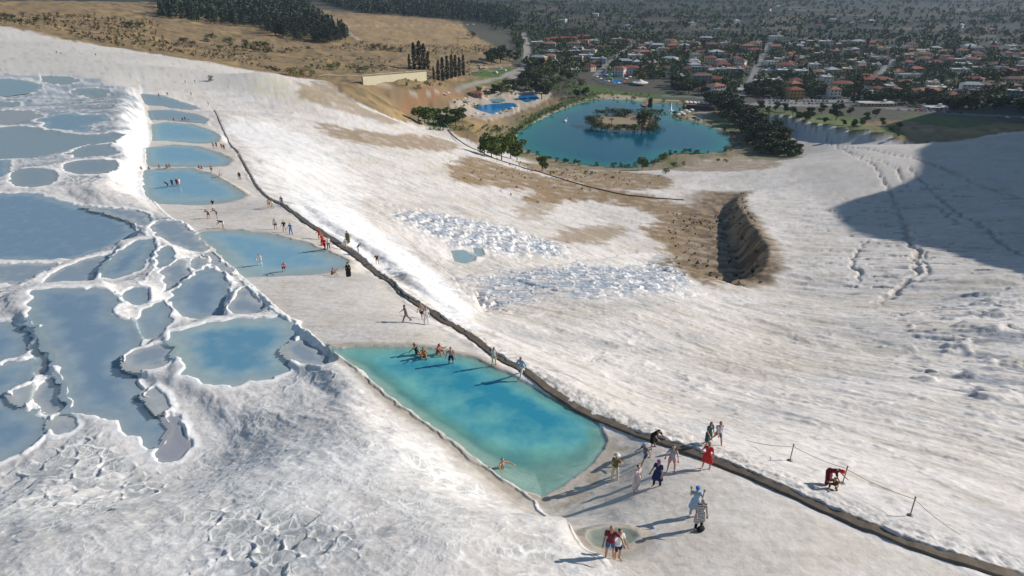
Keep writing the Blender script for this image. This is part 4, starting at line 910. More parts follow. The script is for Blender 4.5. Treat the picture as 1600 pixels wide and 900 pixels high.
for p in pool_data:
    P = p['P']; lo = P.min(0) - .6; hi = P.max(0) + .6
    n = int(np.clip(max(hi - lo) / .18, 20, 170)); st_ = max(hi - lo) / n
    xs = np.arange(lo[0], hi[0] + st_, st_); ys = np.arange(lo[1], hi[1] + st_, st_)
    X, Y = np.meshgrid(xs, ys); d = sdist(P, X, Y)
    k = (d < st_ * .8 + .15)
    idm = np.arange(X.size).reshape(X.shape)
    fq = np.stack([idm[:-1, :-1], idm[:-1, 1:], idm[1:, 1:], idm[1:, :-1]], -1)
    ok = k[:-1, :-1] & k[:-1, 1:] & k[1:, 1:] & k[1:, :-1]
    fq = fq[ok]
    if not len(fq): continue
    u, inv = np.unique(fq.ravel(), return_inverse=True)
    V = np.stack([X.ravel()[u], Y.ravel()[u], np.zeros(len(u))], 1)
    wd_ = WK[p['kind']][3]
    dp = sm(0, wd_, -d.ravel()[u])
    if p['name'] == 'lake': dp = sm(-4, 22, -d.ravel()[u]) * (.6 + .4 * sm(10, 60, V[:, 0]))
    if p['name'] == 'near':      # the milky near end shelves up to the walkway, the west rim stays green
        sh = cast([905, 880], [715, 760], f1)[:, :2]
        q = plane_pts([930, 845, 870], [690, 775, 690], p['zw'])
        ax = (q[2] - (q[0] + q[1]) / 2); ax /= np.linalg.norm(ax)
        e = ((V[:, :2] - (q[0] + q[1]) / 2) @ ax)
        dp = dp * sm(-1.0, 5.0, e)
        w2 = plane_pts([560, 700, 800], [578, 682, 758], p['zw']); dl, _, _, _ = ldist(w2, V[:, 0], V[:, 1])
        dp = dp * (.38 + .62 * sm(0, 5.5, dl))
    if p['kind'] in ('pale', 'grey') and p['name'] not in ('small', 'smallb'):
        # they shelve up towards the viewer
        ymn, ymx = V[:, 1].min(), V[:, 1].max(); dp = dp * (.15 + .85 * sm(0, .42, (V[:, 1] - ymn) / (ymx - ymn)))
    me = np_mesh('water', V, inv.reshape(-1, 4), WM[p['kind']], {'depth': ('FLOAT', dp)}, True)
    o = add_obj('water', me, loc=(0, 0, p['zw'])); o['kind'] = 'structure'

# ------------------------------------------------------------------ helpers for things
def P3(px, py, fn=None, dz=0.0):
    q = cast([px], [py], fn or f3)[0]; return Vector((q[0], q[1], q[2] + dz))
def gz(x, y): return float(f3(np.array([x]), np.array([y]))[0])
def empty(name, loc, rz=0.0, sc=1.0):
    o = bpy.data.objects.new(name, None); COL.objects.link(o); o.location = loc; o.rotation_euler = (0, 0, rz)
    o.scale = (sc, sc, sc) if not isinstance(sc, tuple) else sc; o.empty_display_size = .2
    return o
def part(name, me, parent, mat=None, loc=(0, 0, 0)):
    o = bpy.data.objects.new(name, me); COL.objects.link(o); o.parent = parent; o.location = loc
    if mat is not None:
        if not me.materials: me.materials.append(mat)
        o.material_slots[0].link = 'OBJECT'; o.material_slots[0].material = mat
    return o
class MB:
    def __init__(s): s.V = []; s.F = []; s.n = 0
    def add(s, V, F):
        V = np.asarray(V, float); s.V.append(V); s.F += [tuple(i + s.n for i in f) for f in F]; s.n += len(V); return s
    def box(s, c, d, rz=0.0, taper=1.0):
        x, y, z = [k / 2 for k in d]
        v = np.array([(-x,-y,-z),(x,-y,-z),(x,y,-z),(-x,y,-z),(-x*taper,-y*taper,z),(x*taper,-y*taper,z),(x*taper,y*taper,z),(-x*taper,y*taper,z)])
        cr, sr = math.cos(rz), math.sin(rz); v = np.c_[v[:,0]*cr - v[:,1]*sr, v[:,0]*sr + v[:,1]*cr, v[:,2]] + np.array(c)
        return s.add(v, [(0,3,2,1),(4,5,6,7),(0,1,5,4),(1,2,6,5),(2,3,7,6),(3,0,4,7)])
    def tube(s, pts, rad, k=8, caps=True):
        pts = [Vector(p) for p in pts]; rad = rad if hasattr(rad, '__len__') else [rad] * len(pts)
        rings = []
        for i, p in enumerate(pts):
            d = (pts[min(i+1, len(pts)-1)] - pts[max(i-1, 0)]).normalized()
            a = d.orthogonal().normalized() if i == 0 else (a - d * a.dot(d)).normalized()
            b = d.cross(a)
            rings.append([p + (a * math.cos(t) + b * math.sin(t)) * rad[i] for t in [2 * math.pi * j / k for j in range(k)]])
        V = [v for r in rings for v in r]; F = []
        for i in range(len(pts) - 1):
            for j in range(k): F.append((i*k+j, i*k+(j+1) % k, (i+1)*k+(j+1) % k, (i+1)*k+j))
        if caps: F.append(tuple(range(k))[::-1]); F.append(tuple((len(pts)-1)*k + j for j in range(k)))
        return s.add(V, F)
    def capsule(s, a, b, ra, rb, k=10):
        a = Vector(a); b = Vector(b); d = b - a; L = d.length
        d = d.normalized() if L > 1e-6 else Vector((0, 0, 1))
        P = []; Rr = []
        for t in (-90, -60, -30, 0): P.append(a + d * ra * math.sin(R(t))); Rr.append(max(.0015, ra * math.cos(R(t))))
        for t in (0, 30, 60, 90): P.append(b + d * rb * math.sin(R(t))); Rr.append(max(.0015, rb * math.cos(R(t))))
        if L < 1e-4: P.pop(3); Rr.pop(3)
        return s.tube(P, Rr, k)
    def ball(s, c, r, sc=(1, 1, 1), k=12):
        n0 = s.n; s.capsule((0, 0, -1e-5 * 0), (0, 0, 1e-3), r, r, k)
        s.V[-1] = s.V[-1] * np.array(sc) + np.array(c); return s
    def lathe(s, prof, k=16, c=(0, 0, 0)):
        V = [(c[0] + r * math.cos(2*math.pi*j/k), c[1] + r * math.sin(2*math.pi*j/k), c[2] + z) for r, z in prof for j in range(k)]
        F = [(i*k+j, i*k+(j+1) % k, (i+1)*k+(j+1) % k, (i+1)*k+j) for i in range(len(prof)-1) for j in range(k)]
        F.append(tuple(range(k))[::-1]); F.append(tuple((len(prof)-1)*k + j for j in range(k)))
        return s.add(V, F)
    def mesh(s, name, mat=None, smooth=False):
        me = bpy.data.meshes.new(name); me.from_pydata([tuple(v) for v in np.vstack(s.V)], [], s.F); me.update()
        if smooth: me.polygons.foreach_set('use_smooth', np.ones(len(me.polygons), bool))
        if mat: me.materials.append(mat)
        return me
def remeshed(mb, name, voxel, smooth=3):
    me = mb.mesh(name); o = bpy.data.objects.new('work', me); COL.objects.link(o)
    r = o.modifiers.new('r', 'REMESH'); r.mode = 'VOXEL'; r.voxel_size = voxel; r.use_smooth_shade = True
    if smooth: q = o.modifiers.new('s', 'SMOOTH'); q.factor = .5; q.iterations = smooth
    dg = bpy.context.evaluated_depsgraph_get(); ev = o.evaluated_get(dg)
    out = bpy.data.meshes.new_from_object(ev, depsgraph=dg); out.name = name
    bpy.data.objects.remove(o); bpy.data.meshes.remove(me)
    return out

# ------------------------------------------------------------------ people
SKIN = [pm('skin_tan', (.46, .25, .16), .6), pm('skin_light', (.58, .36, .26), .6), pm('skin_brown', (.24, .13, .08), .6)]
def fabric(name, c): return pm('fabric_' + name, c, .85, noise=.15, scale=14)
FB = dict(black=(.012,.012,.014), white=(.72,.72,.72), red=(.52,.03,.03), navy=(.02,.03,.10), blue=(.05,.22,.50), olive=(.16,.14,.05), pink=(.62,.25,.28),
          lilac=(.50,.46,.56), grey=(.16,.16,.17), teal=(.03,.09,.10), lightblue=(.30,.44,.58), denim=(.06,.11,.22), maroon=(.16,.02,.03), brown=(.13,.07,.04), cream=(.68,.60,.44), purple=(.22,.06,.20), orange=(.55,.22,.05), striped=(.3,.3,.3))
FABRIC = {k: fabric(k, v) for k, v in FB.items()}
def striped(name, c1, c2, scale):
    m, n, b = new_mat('fabric_' + name)
    tc = n.nodes.new('ShaderNodeTexCoord'); w_ = n.nodes.new('ShaderNodeTexWave'); w_.bands_direction = 'Z'; w_.inputs['Scale'].default_value = scale
    w_.inputs['Distortion'].default_value = 2.0
    r = n.nodes.new('ShaderNodeValToRGB'); r.color_ramp.interpolation = 'CONSTANT'; r.color_ramp.elements[0].color = (*c1, 1); r.color_ramp.elements[1].position = .5; r.color_ramp.elements[1].color = (*c2, 1)
    n.links.new(tc.outputs['Object'], w_.inputs['Vector']); n.links.new(w_.outputs['Fac'], r.inputs['Fac']); n.links.new(r.outputs['Color'], b.inputs['Base Color'])
    b.inputs['Roughness'].default_value = .85
    return m
FABRIC['striped'] = striped('striped', (.03, .03, .03), (.7, .7, .7), 5)
FABRIC['floral'] = striped('floral', (.60, .42, .44), (.72, .68, .68), 9)
FABRIC['patterned'] = striped('patterned', (.70, .70, .70), (.05, .06, .07), 4)
HAIR = {'dark': pm('hair_dark', (.015, .011, .009), .5), 'brown': pm('hair_brown', (.07, .035, .018), .5), 'fair': pm('hair_fair', (.35, .22, .10), .5), 'grey': pm('hair_grey', (.30, .29, .28), .5)}
EYE = pm('eye', (.02, .015, .012), .2)
def rotx(v, a): c, s = math.cos(a), math.sin(a); return Vector((v.x, v.y * c - v.z * s, v.y * s + v.z * c))
def limb_dir(pitch, side, sx):      # from hanging straight down: pitched forward (-Y), spread sideways
    p, q = R(pitch), R(side)
    return Vector((sx * math.sin(q), -math.sin(p) * math.cos(q), -math.cos(p) * math.cos(q)))
POSES = {  # hip height, torso lean, (arm pitch, side, elbow bend) left and right, (thigh pitch, knee bend, spread) left and right, head pitch
 'stand': (.93, 3, (8, 10, 12), (-2, 12, 10), (2, 3, 5), (-3, 4, 6), 5),
 'relaxed': (.92, 4, (20, 14, 40), (4, 10, 15), (10, 14, 6), (-5, 2, 5), 12),
 'walk': (.90, 6, (28, 8, 25), (-28, 10, 18), (-24, 14, 4), (28, 12, 4), 8),
 'stride': (.86, 10, (40, 10, 30), (-34, 14, 14), (-34, 16, 6), (36, 16, 6), 14),
 'photo': (.93, 2, (95, 14, 110), (92, 16, 112), (2, 3, 7), (-2, 3, 7), 4),
 'armsup': (.93, -3, (165, 18, 25), (160, 22, 30), (3, 4, 7), (-3, 4, 7), -8),
 'wide': (.92, 0, (30, 62, 15), (25, 66, 12), (3, 4, 9), (-3, 4, 9), 5),
 'hips': (.93, 0, (-14, 26, 70), (2, 18, 40), (2, 4, 9), (-2, 4, 9), 4),
 'bend': (.86, 62, (30, 8, 20), (38, 10, 25), (14, 16, 7), (6, 14, 7), 25),
 'stoop': (.88, 38, (45, 10, 35), (35, 14, 30), (14, 18, 6), (0, 12, 6), 22),
 'crouch': (.36, 28, (60, 12, 50), (55, 14, 55), (115, 140, 14), (108, 138, 14), 10),
 'sit': (.13, -18, (-38, 22, 10), (-34, 24, 12), (84, 20, 8), (80, 12, 9), 10),
 'sitknees': (.14, 14, (62, 12, 55), (58, 14, 60), (122, 105, 9), (118, 100, 10), 10),
 'hugl': (.93, 2, (35, 48, 40), (10, 12, 40), (3, 5, 5), (-3, 4, 5), 8),
 'hugr': (.93, 2, (10, 12, 35), (25, 55, 30), (3, 5, 5), (-3, 4, 5), 8),
 'swim': (.92, 12, (70, 42, 12), (60, 50, 12), (4, 10, 8), (-2, 8, 8), -4),
}
def skeleton(pose):
    hip, lean, al, ar, ll, lr, hd = POSES[pose]
    j = {}; H = Vector((0, 0, hip)); up = Vector((0, -math.sin(R(lean)), math.cos(R(lean))))
    fw = Vector((0, -math.cos(R(lean)), -math.sin(R(lean))))
    j['hip'] = H; j['waist'] = H + up * .17; j['chest'] = H + up * .38; j['neck'] = H + up * .52
    hu = Vector((0, -math.sin(R(lean * .6 + hd)), math.cos(R(lean * .6 + hd)))); j['head'] = j['neck'] + hu * .15; j['hu'] = hu
    j['hf'] = Vector((0, -hu.z, hu.y)); j['up'] = up; j['fw'] = fw
    for sx, a, l, s in ((-1, al, ll, 'l'), (1, ar, lr, 'r')):
        sh = j['neck'] - up * .055 + Vector((sx * .175, 0, 0))
        base = lean * .5 if lean < 60 else 0
        d1 = limb_dir(a[0] + base, a[1], sx); d2 = limb_dir(a[0] + base + a[2], a[1] * .5, sx)
        j['sh' + s] = sh; j['el' + s] = sh + d1 * .285; j['wr' + s] = j['el' + s] + d2 * .25; j['hd' + s] = d2
        th = limb_dir(l[0], l[2], sx); shn = limb_dir(l[0] - l[1], l[2] * .4, sx)
        hp = H + Vector((sx * .09, 0, -.02)); j['hp' + s] = hp; j['kn' + s] = hp + th * .43; j['an' + s] = j['kn' + s] + shn * .41
    return j
def body_mesh(pose, female):
    j = skeleton(pose); b = MB(); up = j['up']
    shw = .92 if female else 1.0; hw = 1.06 if female else .96
    b.capsule(j['hip'] + Vector((-.055 * hw, 0, 0)), j['hip'] + Vector((.055 * hw, 0, 0)), .108 * hw, .108 * hw)
    b.capsule(j['hip'], j['waist'], .118 * hw, .098); b.capsule(j['waist'], j['chest'], .10, .118 * shw)
    for sx in (-1, 1):
        b.capsule(j['chest'] + Vector((sx * .055, 0, 0)), j['neck'] - up * .07 + Vector((sx * .10 * shw, 0, 0)), .10 * shw, .068)
        b.capsule(j['waist'] + Vector((sx * .03, 0, 0)), j['chest'] + Vector((sx * .06, 0, 0)), .085, .095 * shw)
    b.capsule(j['chest'] + up * .08, j['neck'], .10, .058); b.capsule(j['neck'] - up * .02, j['head'] - j['hu'] * .04, .052, .050)
    hc = j['head']; hu, hf = j['hu'], j['hf']
    b.capsule(hc - hu * .02, hc + hu * .055, .075, .086, 14); b.capsule(hc - hu * .045 + hf * .028, hc + hu * .03 + hf * .012, .050, .070, 12)
    b.capsule(hc + hf * .085 + hu * .02, hc + hf * .105 - hu * .005, .010, .016, 8)               # nose
    b.capsule(hc + hf * .075 - hu * .04, hc + hf * .080 - hu * .045, .020, .016, 8)              # lips and chin
    for sx in (-1, 1): b.capsule(hc + Vector((sx * .082, 0, 0)) + hu * .02, hc + Vector((sx * .088, 0, 0)) - hu * .015, .016, .012, 6)
    for s, sx in (('l', -1), ('r', 1)):
        sh, el, wr, hd = j['sh' + s], j['el' + s], j['wr' + s], j['hd' + s]
        sh = Vector((sh.x * shw, sh.y, sh.z))
        b.capsule(sh, sh + (el - sh) * .45, .058, .050); b.capsule(sh + (el - sh) * .3, el, .050, .040)
        b.capsule(el, el + (wr - el) * .4, .041, .040); b.capsule(el + (wr - el) * .3, wr, .040, .027)
        side = Vector((1, 0, 0)); side = (side - hd * side.dot(hd)).normalized(); nrm = hd.cross(side).normalized()
        pal = wr + hd * .075
        b.capsule(wr + side * .012, pal + side * .022, .022, .017, 8); b.capsule(wr - side * .012, pal - side * .022, .022, .017, 8)
        for q, ln in ((-.036, .058), (-.012, .072), (.013, .068), (.036, .050)):      # four fingers, slightly curled, and the thumb
            a0 = pal + side * q; a1 = a0 + (hd + side * q * 4) .normalized() * ln * .55; a2 = a1 + (hd * .8 - nrm * .55).normalized() * ln * .5
            b.capsule(a0 - hd * .01, a1, .0105, .0095, 6); b.capsule(a1, a2, .0095, .0085, 6)
        t0 = wr + hd * .025 - side * sx * .025; t1 = t0 + (hd * .6 - side * sx * .8).normalized() * .04; t2 = t1 + (hd * .95 - side * sx * .3).normalized() * .03
        b.capsule(t0, t1, .014, .011, 6); b.capsule(t1, t2, .011, .009, 6)
        hp, kn, an = j['hp' + s], j['kn' + s], j['an' + s]
        b.capsule(hp, hp + (kn - hp) * .5, .088 * hw, .070); b.capsule(hp + (kn - hp) * .4, kn, .074, .053)
        b.capsule(kn, kn + (an - kn) * .35, .052, .055); b.capsule(kn + (an - kn) * .3, an, .054, .036)
        ff = Vector((sx * .25, -1, 0)).normalized()
        heel = an + Vector((0, .025, -.045)); ball_ = an + ff * .12 + Vector((0, 0, -.055)); toe = an + ff * .175 + Vector((0, 0, -.06))
        if pose in ('sit',): heel = an + (an - kn).normalized() * .04; ball_ = heel + Vector((0, -.02, .12)); toe = heel + Vector((0, -.03, .17))
        b.capsule(an, heel, .037, .034, 8); b.capsule(heel, ball_, .034, .034, 8); b.capsule(ball_, toe, .034, .024, 8); b.capsule(an, ball_, .034, .028, 8)
    return remeshed(b, 'body', .0125, 2)
def lowest(j): return min(j['anl'].z, j['anr'].z) - .088
def torso_cloth(pose, kind, female):
    """kind: tee, tank, long, dress, longdress, robe"""
    j = skeleton(pose); b = MB(); up = j['up']; e = .017
    shw = .92 if female else 1.0; hw = 1.06 if female else .96
    b.capsule(j['hip'] + Vector((-.055, 0, 0)) + up * .03, j['hip'] + Vector((.055, 0, 0)) + up * .03, .104 * hw + e, .104 * hw + e)
    b.capsule(j['hip'] + up * .02, j['waist'], .114 * hw + e, .098 + e); b.capsule(j['waist'], j['chest'], .10 + e, .118 * shw + e)
    for sx in (-1, 1):
        b.capsule(j['chest'] + Vector((sx * .055, 0, 0)), j['neck'] - up * .07 + Vector((sx * .10 * shw, 0, 0)), .10 * shw + e, .068 + e)
        b.capsule(j['waist'] + Vector((sx * .03, 0, 0)), j['chest'] + Vector((sx * .06, 0, 0)), .085 + e, .095 * shw + e)
    b.capsule(j['chest'] + up * .06, j['neck'] - up * .045, .10 + e, .060)
    if kind != 'tank':
        for s in 'lr':
            sh, el, wr = j['sh' + s], j['el' + s], j['wr' + s]; sh = Vector((sh.x * shw, sh.y, sh.z))
            b.capsule(sh, sh + (el - sh) * .5, .058 + e, .060 + e * .5)
            if kind in ('long', 'robe'): b.capsule(sh + (el - sh) * .4, el, .054 + e, .047 + e); b.capsule(el, el + (wr - el) * .85, .047 + e, .036 + e)
    if kind in ('dress', 'longdress', 'robe'):
        f = {'dress': .95, 'longdress': .62, 'robe': .85}[kind]
        k1 = (j['knl'] + j['knr']) / 2; a1 = (j['anl'] + j['anr']) / 2
        for s, sx in (('l', -1), ('r', 1)):
            hp, kn, an = j['hp' + s], j['kn' + s], j['an' + s]; o = Vector((sx * .035, 0, 0))
            e2 = hp + (kn - hp) * (f if kind == 'dress' else 1.0) + o
            b.capsule(hp, e2, .112 + e, .125); b.capsule((hp + j['hip']) / 2, (e2 + k1) / 2, .12, .125)
            if kind != 'dress':
                e3 = kn + (an - kn) * f + o * .6; b.capsule(e2, e3, .12, .105); b.capsule((e2 + k1) / 2, (e3 + a1) / 2, .11, .10)
    return remeshed(b, kind, .015, 3)
def legs_cloth(pose, kind, female):
    j = skeleton(pose); b = MB(); e = .014; hw = 1.06 if female else .96
    b.capsule(j['hip'] + Vector((-.055, 0, 0)), j['hip'] + Vector((.055, 0, 0)), .108 * hw + e, .108 * hw + e); b.capsule(j['hip'], j['hip'] + j['up'] * .08, .11 + e, .105 + e)
    fr = {'briefs': .12, 'shorts': .55, 'trousers': 1.0}[kind]
    for s in 'lr':
        hp, kn, an = j['hp' + s], j['kn' + s], j['an' + s]
        b.capsule(hp, hp + (kn - hp) * fr, .088 * hw + e, (.078 if fr < .6 else .058) + e)
        if kind == 'trousers': b.capsule(kn, an + (kn - an) * .08, .060 + e, .048 + e)
    return remeshed(b, kind, .015, 2)
def hair_mesh(pose, kind):
    j = skeleton(pose); b = MB(); hc, hu, hf = j['head'], j['hu'], j['hf']
    b.capsule(hc + hu * .055 - hf * .018, hc + hu * .02 - hf * .030, .088, .082, 12)
    if kind == 'long':
        b.capsule(hc + hu * .02 - hf * .045, j['neck'] - hf * .045 - j['up'] * .08, .078, .055); b.capsule(j['neck'] - hf * .05 - j['up'] * .05, j['neck'] - hf * .10 - j['up'] * .22, .06, .03)
    elif kind == 'bun': b.ball(hc - hf * .11 + hu * .05, .04)
    return remeshed(b, 'hair', .013, 2)
def hat_mesh(pose, kind):
    j = skeleton(pose); b = MB(); hc, hu, hf = j['head'], j['hu'], j['hf']
    c = hc + hu * .075
    q = Vector((0, 0, 1)).rotation_difference(hu)
    if kind == 'sunhat': prof = [(.001, .0), (.19, -.012), (.20, -.022), (.192, -.004), (.105, .008), (.10, .05), (.085, .085), (.03, .10), (.001, .10)]
    else: prof = [(.001, -.005), (.100, -.005), (.103, .01), (.098, .05), (.07, .085), (.001, .098)]
    prof = prof[1:-1]
    b.lathe(prof, 16)
    if kind == 'cap': b.box((0, -.12, .005), (.13, .09, .012), 0, .9)
    if kind == 'scarf': b.capsule((0, .02, -.06), (0, .03, -.16), .10, .075)
    V = np.vstack(b.V); V = np.array([tuple(q @ Vector(v) + c) for v in V]); b.V = [V]
    return remeshed(b, kind, .011, 1) if kind == 'scarf' else b.mesh(kind, None, True)
_cache = {}
def cached(fn, *a):
    k = (fn.__name__,) + a
    if k not in _cache:
        _cache[k] = fn(*a)
        if not _cache[k].materials: _cache[k].materials.append(None)
    return _cache[k]
SEATED = {'sit': .0, 'sitknees': .0, 'crouch': None}
def person(loc, head, label, pose='stand', top=None, legs=None, hair=('dark', 'short'), hat=None, h=1.0, skin=0, female=False, group=None, sink=0.0, bag=None):
    j = skeleton(pose)
    low = lowest(j) if pose not in ('sit', 'sitknees') else min(j['hip'].z - .13, lowest(j) + .05)
    root = empty('person', (loc[0], loc[1], loc[2] - sink), R(head), h)
    tag(root, label, 'person', group)
    off = (0, 0, -low)
    def pt(nm, me, mt): return part(nm, me, root, mt, off)
    pt('body', cached(body_mesh, pose, female), SKIN[skin])
    pt('hair', cached(hair_mesh, pose, hair[1]), HAIR[hair[0]])
    if top: pt({'tee': 'shirt', 'tank': 'vest', 'long': 'shirt', 'dress': 'dress', 'longdress': 'dress', 'robe': 'coat'}[top[0]], cached(torso_cloth, pose, top[0], female), FABRIC[top[1]])
    if legs: pt({'briefs': 'swimwear', 'shorts': 'shorts', 'trousers': 'trousers'}[legs[0]], cached(legs_cloth, pose, legs[0], female), FABRIC[legs[1]])
    if hat: pt({'sunhat': 'hat', 'cap': 'cap', 'scarf': 'headscarf'}[hat[0]], cached(hat_mesh, pose, hat[0]), FABRIC[hat[1]])
    for sx in (-1, 1):
        k = ('eye', pose, sx)
        if k not in _cache:
            mb = MB(); c = j['head'] + j['hf'] * .079 + j['hu'] * .022 + Vector((sx * .032, 0, 0)); mb.ball(tuple(c), .0125, (1, 1, 1), 8); _cache[k] = mb.mesh('eye', None, True); _cache[k].materials.append(None)
        pt('eye', _cache[k], EYE)
    return root
def at_px(px, py): return P3(px, py)
def in_pool(name, px, py, depth):
    zw = [p for p in pool_data if p['name'] == name][0]['zw']; q = plane_pts([px], [py], zw)[0]
    return Vector((q[0], q[1], zw - depth))
NG = 'visitors by the near pool'; MG = 'visitors along the walkway'; FG = 'visitors by the far pools'
# the near group
person(at_px(960,750), 150, 'person with wide cream sun hat, olive top and pale trousers beside the near pool', 'relaxed', ('tee','olive'), ('trousers','cream'), hat=('sunhat','cream'), female=True, group=NG, h=1.0)
person(at_px(1007,725), -60, 'person in grey cap and denim shorts striding across the group by the near pool', 'stride', ('tee','grey'), ('shorts','denim'), hat=('cap','lightblue'), h=.92, group=NG)
person(at_px(1020,699), 20, 'person in a long black dress leaning at the channel above the near pool', 'stoop', ('dress','black'), None, ('dark','long'), female=True, group=NG)
person(at_px(1048,737), -15, 'person in black and white top with pink shorts, hands on hips', 'hips', ('tee','striped'), ('shorts','pink'), ('dark','long'), female=True, skin=1, group=NG)
person(at_px(1026,760), -35, 'person in navy top and skirt with a purple headscarf', 'relaxed', ('dress','navy'), ('trousers','black'), hat=('scarf','purple'), female=True, group=NG)
person(at_px(993,768), 35, 'person in a long pink and white flowered dress with dark hair', 'stand', ('longdress','floral'), None, ('dark','bun'), female=True, skin=1, group=NG, h=.98)
person(at_px(1103,732), -30, 'person in a bright red dress beside the channel wall', 'hips', ('dress','red'), None, ('dark','long'), female=True, group=NG)
person(at_px(1105,697), 25, 'person in dark teal dress with long dark hair on the bank, holding out an arm', 'relaxed', ('dress','teal'), None, ('dark','long'), female=True, group=NG)
person(at_px(1120,694), 10, 'person in lilac shirt and dark shorts walking along the bank', 'walk', ('tee','lilac'), ('shorts','grey'), group=NG)
person(at_px(1084,806), -20, 'person in light blue dress and blue cap raising both hands to the head', 'photo', ('dress','lightblue'), ('trousers','lightblue'), hat=('cap','blue'), female=True, skin=1, group=NG)
person(at_px(1091,826), 0, 'person in black and white patterned dress with black trousers behind a black bag', 'relaxed', ('dress','patterned'), ('trousers','black'), ('grey','short'), female=True, group=NG)
person(at_px(952,873), -15, 'person in maroon top and denim shorts hugging a friend in the small pool', 'hugr', ('tee','maroon'), ('shorts','denim'), ('fair','short'), group=NG)
person(at_px(964,877), 25, 'person in white tee and navy shorts with curly dark hair in the small pool', 'hugl', ('tee','white'), ('shorts','navy'), ('dark','bun'), female=True, group=NG)
person(at_px(1290,757), 40, 'person in a dark red patterned dress bending over a child by the post', 'bend', ('longdress','maroon'), None, ('dark','short'), hat=('scarf','red'), female=True)
person(at_px(1304,764), -50, 'child in a brown patterned outfit crouching beside a bent adult', 'crouch', ('tee','brown'), ('trousers','olive'), ('dark','short'), h=.85)
# people in the near pool
person(in_pool('near',705,568,.35), 5, 'shirtless person in dark swim shorts standing at the far rim of the turquoise pool', 'hips', None, ('shorts','navy'), skin=0)
person(in_pool('near',652,554,.10), 70, 'person in black swimwear sitting leftmost on the rim of the turquoise pool, legs stretched out', 'sit', ('tank','black'), ('briefs','black'), ('dark','long'), female=True)
person(in_pool('near',662,557,.12), 10, 'person in orange swimwear sitting in the middle of three on the pool rim', 'sitknees', ('tank','orange'), ('briefs','orange'), ('brown','short'), female=True)
person(in_pool('near',684,553,.10), 60, 'person in red swimwear sitting rightmost of three on the rim, knees up', 'sitknees', ('tank','red'), ('briefs','red'), ('dark','long'), female=True)
person(in_pool('near',783,728,1.12), 40, 'swimmer with dark hair deep in the turquoise pool beside the white rim', 'swim', None, ('briefs','black'), ('dark','short'))
person(at_px(772,570), 10, 'small person in white clothes at the channel near the pool edge', 'stand', ('tee','white'), ('trousers','cream'), h=.85, group=MG)
person(at_px(815,588), -35, 'person in light blue top striding up beside the channel', 'stride', ('long','lightblue'), ('trousers','white'), group=MG)
person(at_px(635,504), -75, 'person in dark grey walking across the empty white walkway', 'walk', ('tee','grey'), ('trousers','grey'), skin=2, group=MG)
person(at_px(659,499), -10, 'person in white vest and dark skirt stepping over the channel', 'walk', ('tank','striped'), ('shorts','black'), ('dark','long'), female=True, group=MG)
person(at_px(667,508), 20, 'person in long white dress beside the channel', 'relaxed', ('longdress','white'), None, ('brown','short'), female=True, skin=1, group=MG)
person(at_px(545,433), 15, 'person in long black dress below the second pool, rightmost on the walkway', 'stand', ('robe','black'), None, hat=('scarf','black'), female=True, group=MG)
person(at_px(519,431), 80, 'person in grey sitting on the walkway beside the one in black', 'sitknees', ('tee','grey'), ('shorts','grey'), group=MG)
person(at_px(590,414), 0, 'person in black shorts and dark top on the bank, lowest of the three there', 'stoop', ('tee','black'), ('shorts','grey'), group=MG)
person(at_px(560,396), 70, 'person in dark top and white skirt on the bank, middle of the three there', 'stoop', ('tee','grey'), ('shorts','white'), female=True, group=MG)
person(at_px(544,380), 0, 'person in grey green coat on the crest of the bright bank', 'stand', ('robe','olive'), None, hat=('scarf','grey'), female=True, group=MG)
person(at_px(541,391), 10, 'person in pale clothes walking in the channel below the bank', 'walk', ('tee','lilac'), ('shorts','cream'), group=MG)
person(at_px(500,375), -20, 'person with dark hair in red vest, uppermost of the red group', 'relaxed', ('tank','red'), ('shorts','red'), ('dark','long'), female=True, group=MG)
person(at_px(505,384), 40, 'person in long red dress in the middle of the red group', 'hips', ('longdress','red'), None, ('dark','long'), female=True, group=MG)
person(at_px(508,391), -10, 'person in red top and black trousers at the foot of the red group', 'walk', ('tee','red'), ('trousers','black'), group=MG)
person(at_px(514,390), 30, 'person in white top and dark trousers right of the red group', 'relaxed', ('tee','white'), ('trousers','brown'), group=MG)
person(at_px(431,359), 0, 'person in white top and black shorts above the second pool', 'stand', ('tee','white'), ('shorts','black'), ('dark','bun'), female=True, group=MG)
person(at_px(445,363), 10, 'person in black top and pale shorts next to one in bright blue', 'hips', ('tee','black'), ('shorts','cream'), group=MG)
person(at_px(455,367), -10, 'person in bright blue shirt and blue trousers above the second pool', 'hips', ('tee','blue'), ('trousers','blue'), group=MG)
person(at_px(441,322), 0, 'person in grey standing on the bank beyond the channel', 'stand', ('tee','grey'), ('trousers','grey'), group=MG)
person(at_px(421,325), 15, 'person in cream clothes stooping left of a pair by the channel', 'stoop', ('tee','cream'), ('shorts','brown'), group=MG)
person(at_px(427,326), -15, 'person in white clothes stooping right of a pair by the channel', 'stoop', ('tee','white'), ('shorts','cream'), group=MG)
person(in_pool('second',407,414,.25), 0, 'person all in white wading in the second pool', 'relaxed', ('long','white'), ('trousers','white'), group=MG)
person(in_pool('second',444,424,.25), 30, 'person in pink top stooping in the second pool', 'stoop', ('tee','pink'), ('shorts','black'), female=True, group=MG)
person(at_px(334,327), 20, 'person in black top and white trousers between the second and third pools', 'relaxed', ('tee','black'), ('trousers','white'), ('dark','long'), female=True, group=MG)
person(at_px(327,342), -20, 'person in brown, left of the pair facing each other', 'stoop', ('tee','brown'), ('shorts','brown'), group=MG)
person(at_px(340,341), -90, 'person in grey stooping, right of the pair facing each other', 'stoop', ('tee','grey'), ('shorts','brown'), group=MG)
person(at_px(350,357), -60, 'person in black bending down above the second pool', 'bend', ('tee','black'), ('shorts','white'), group=MG)
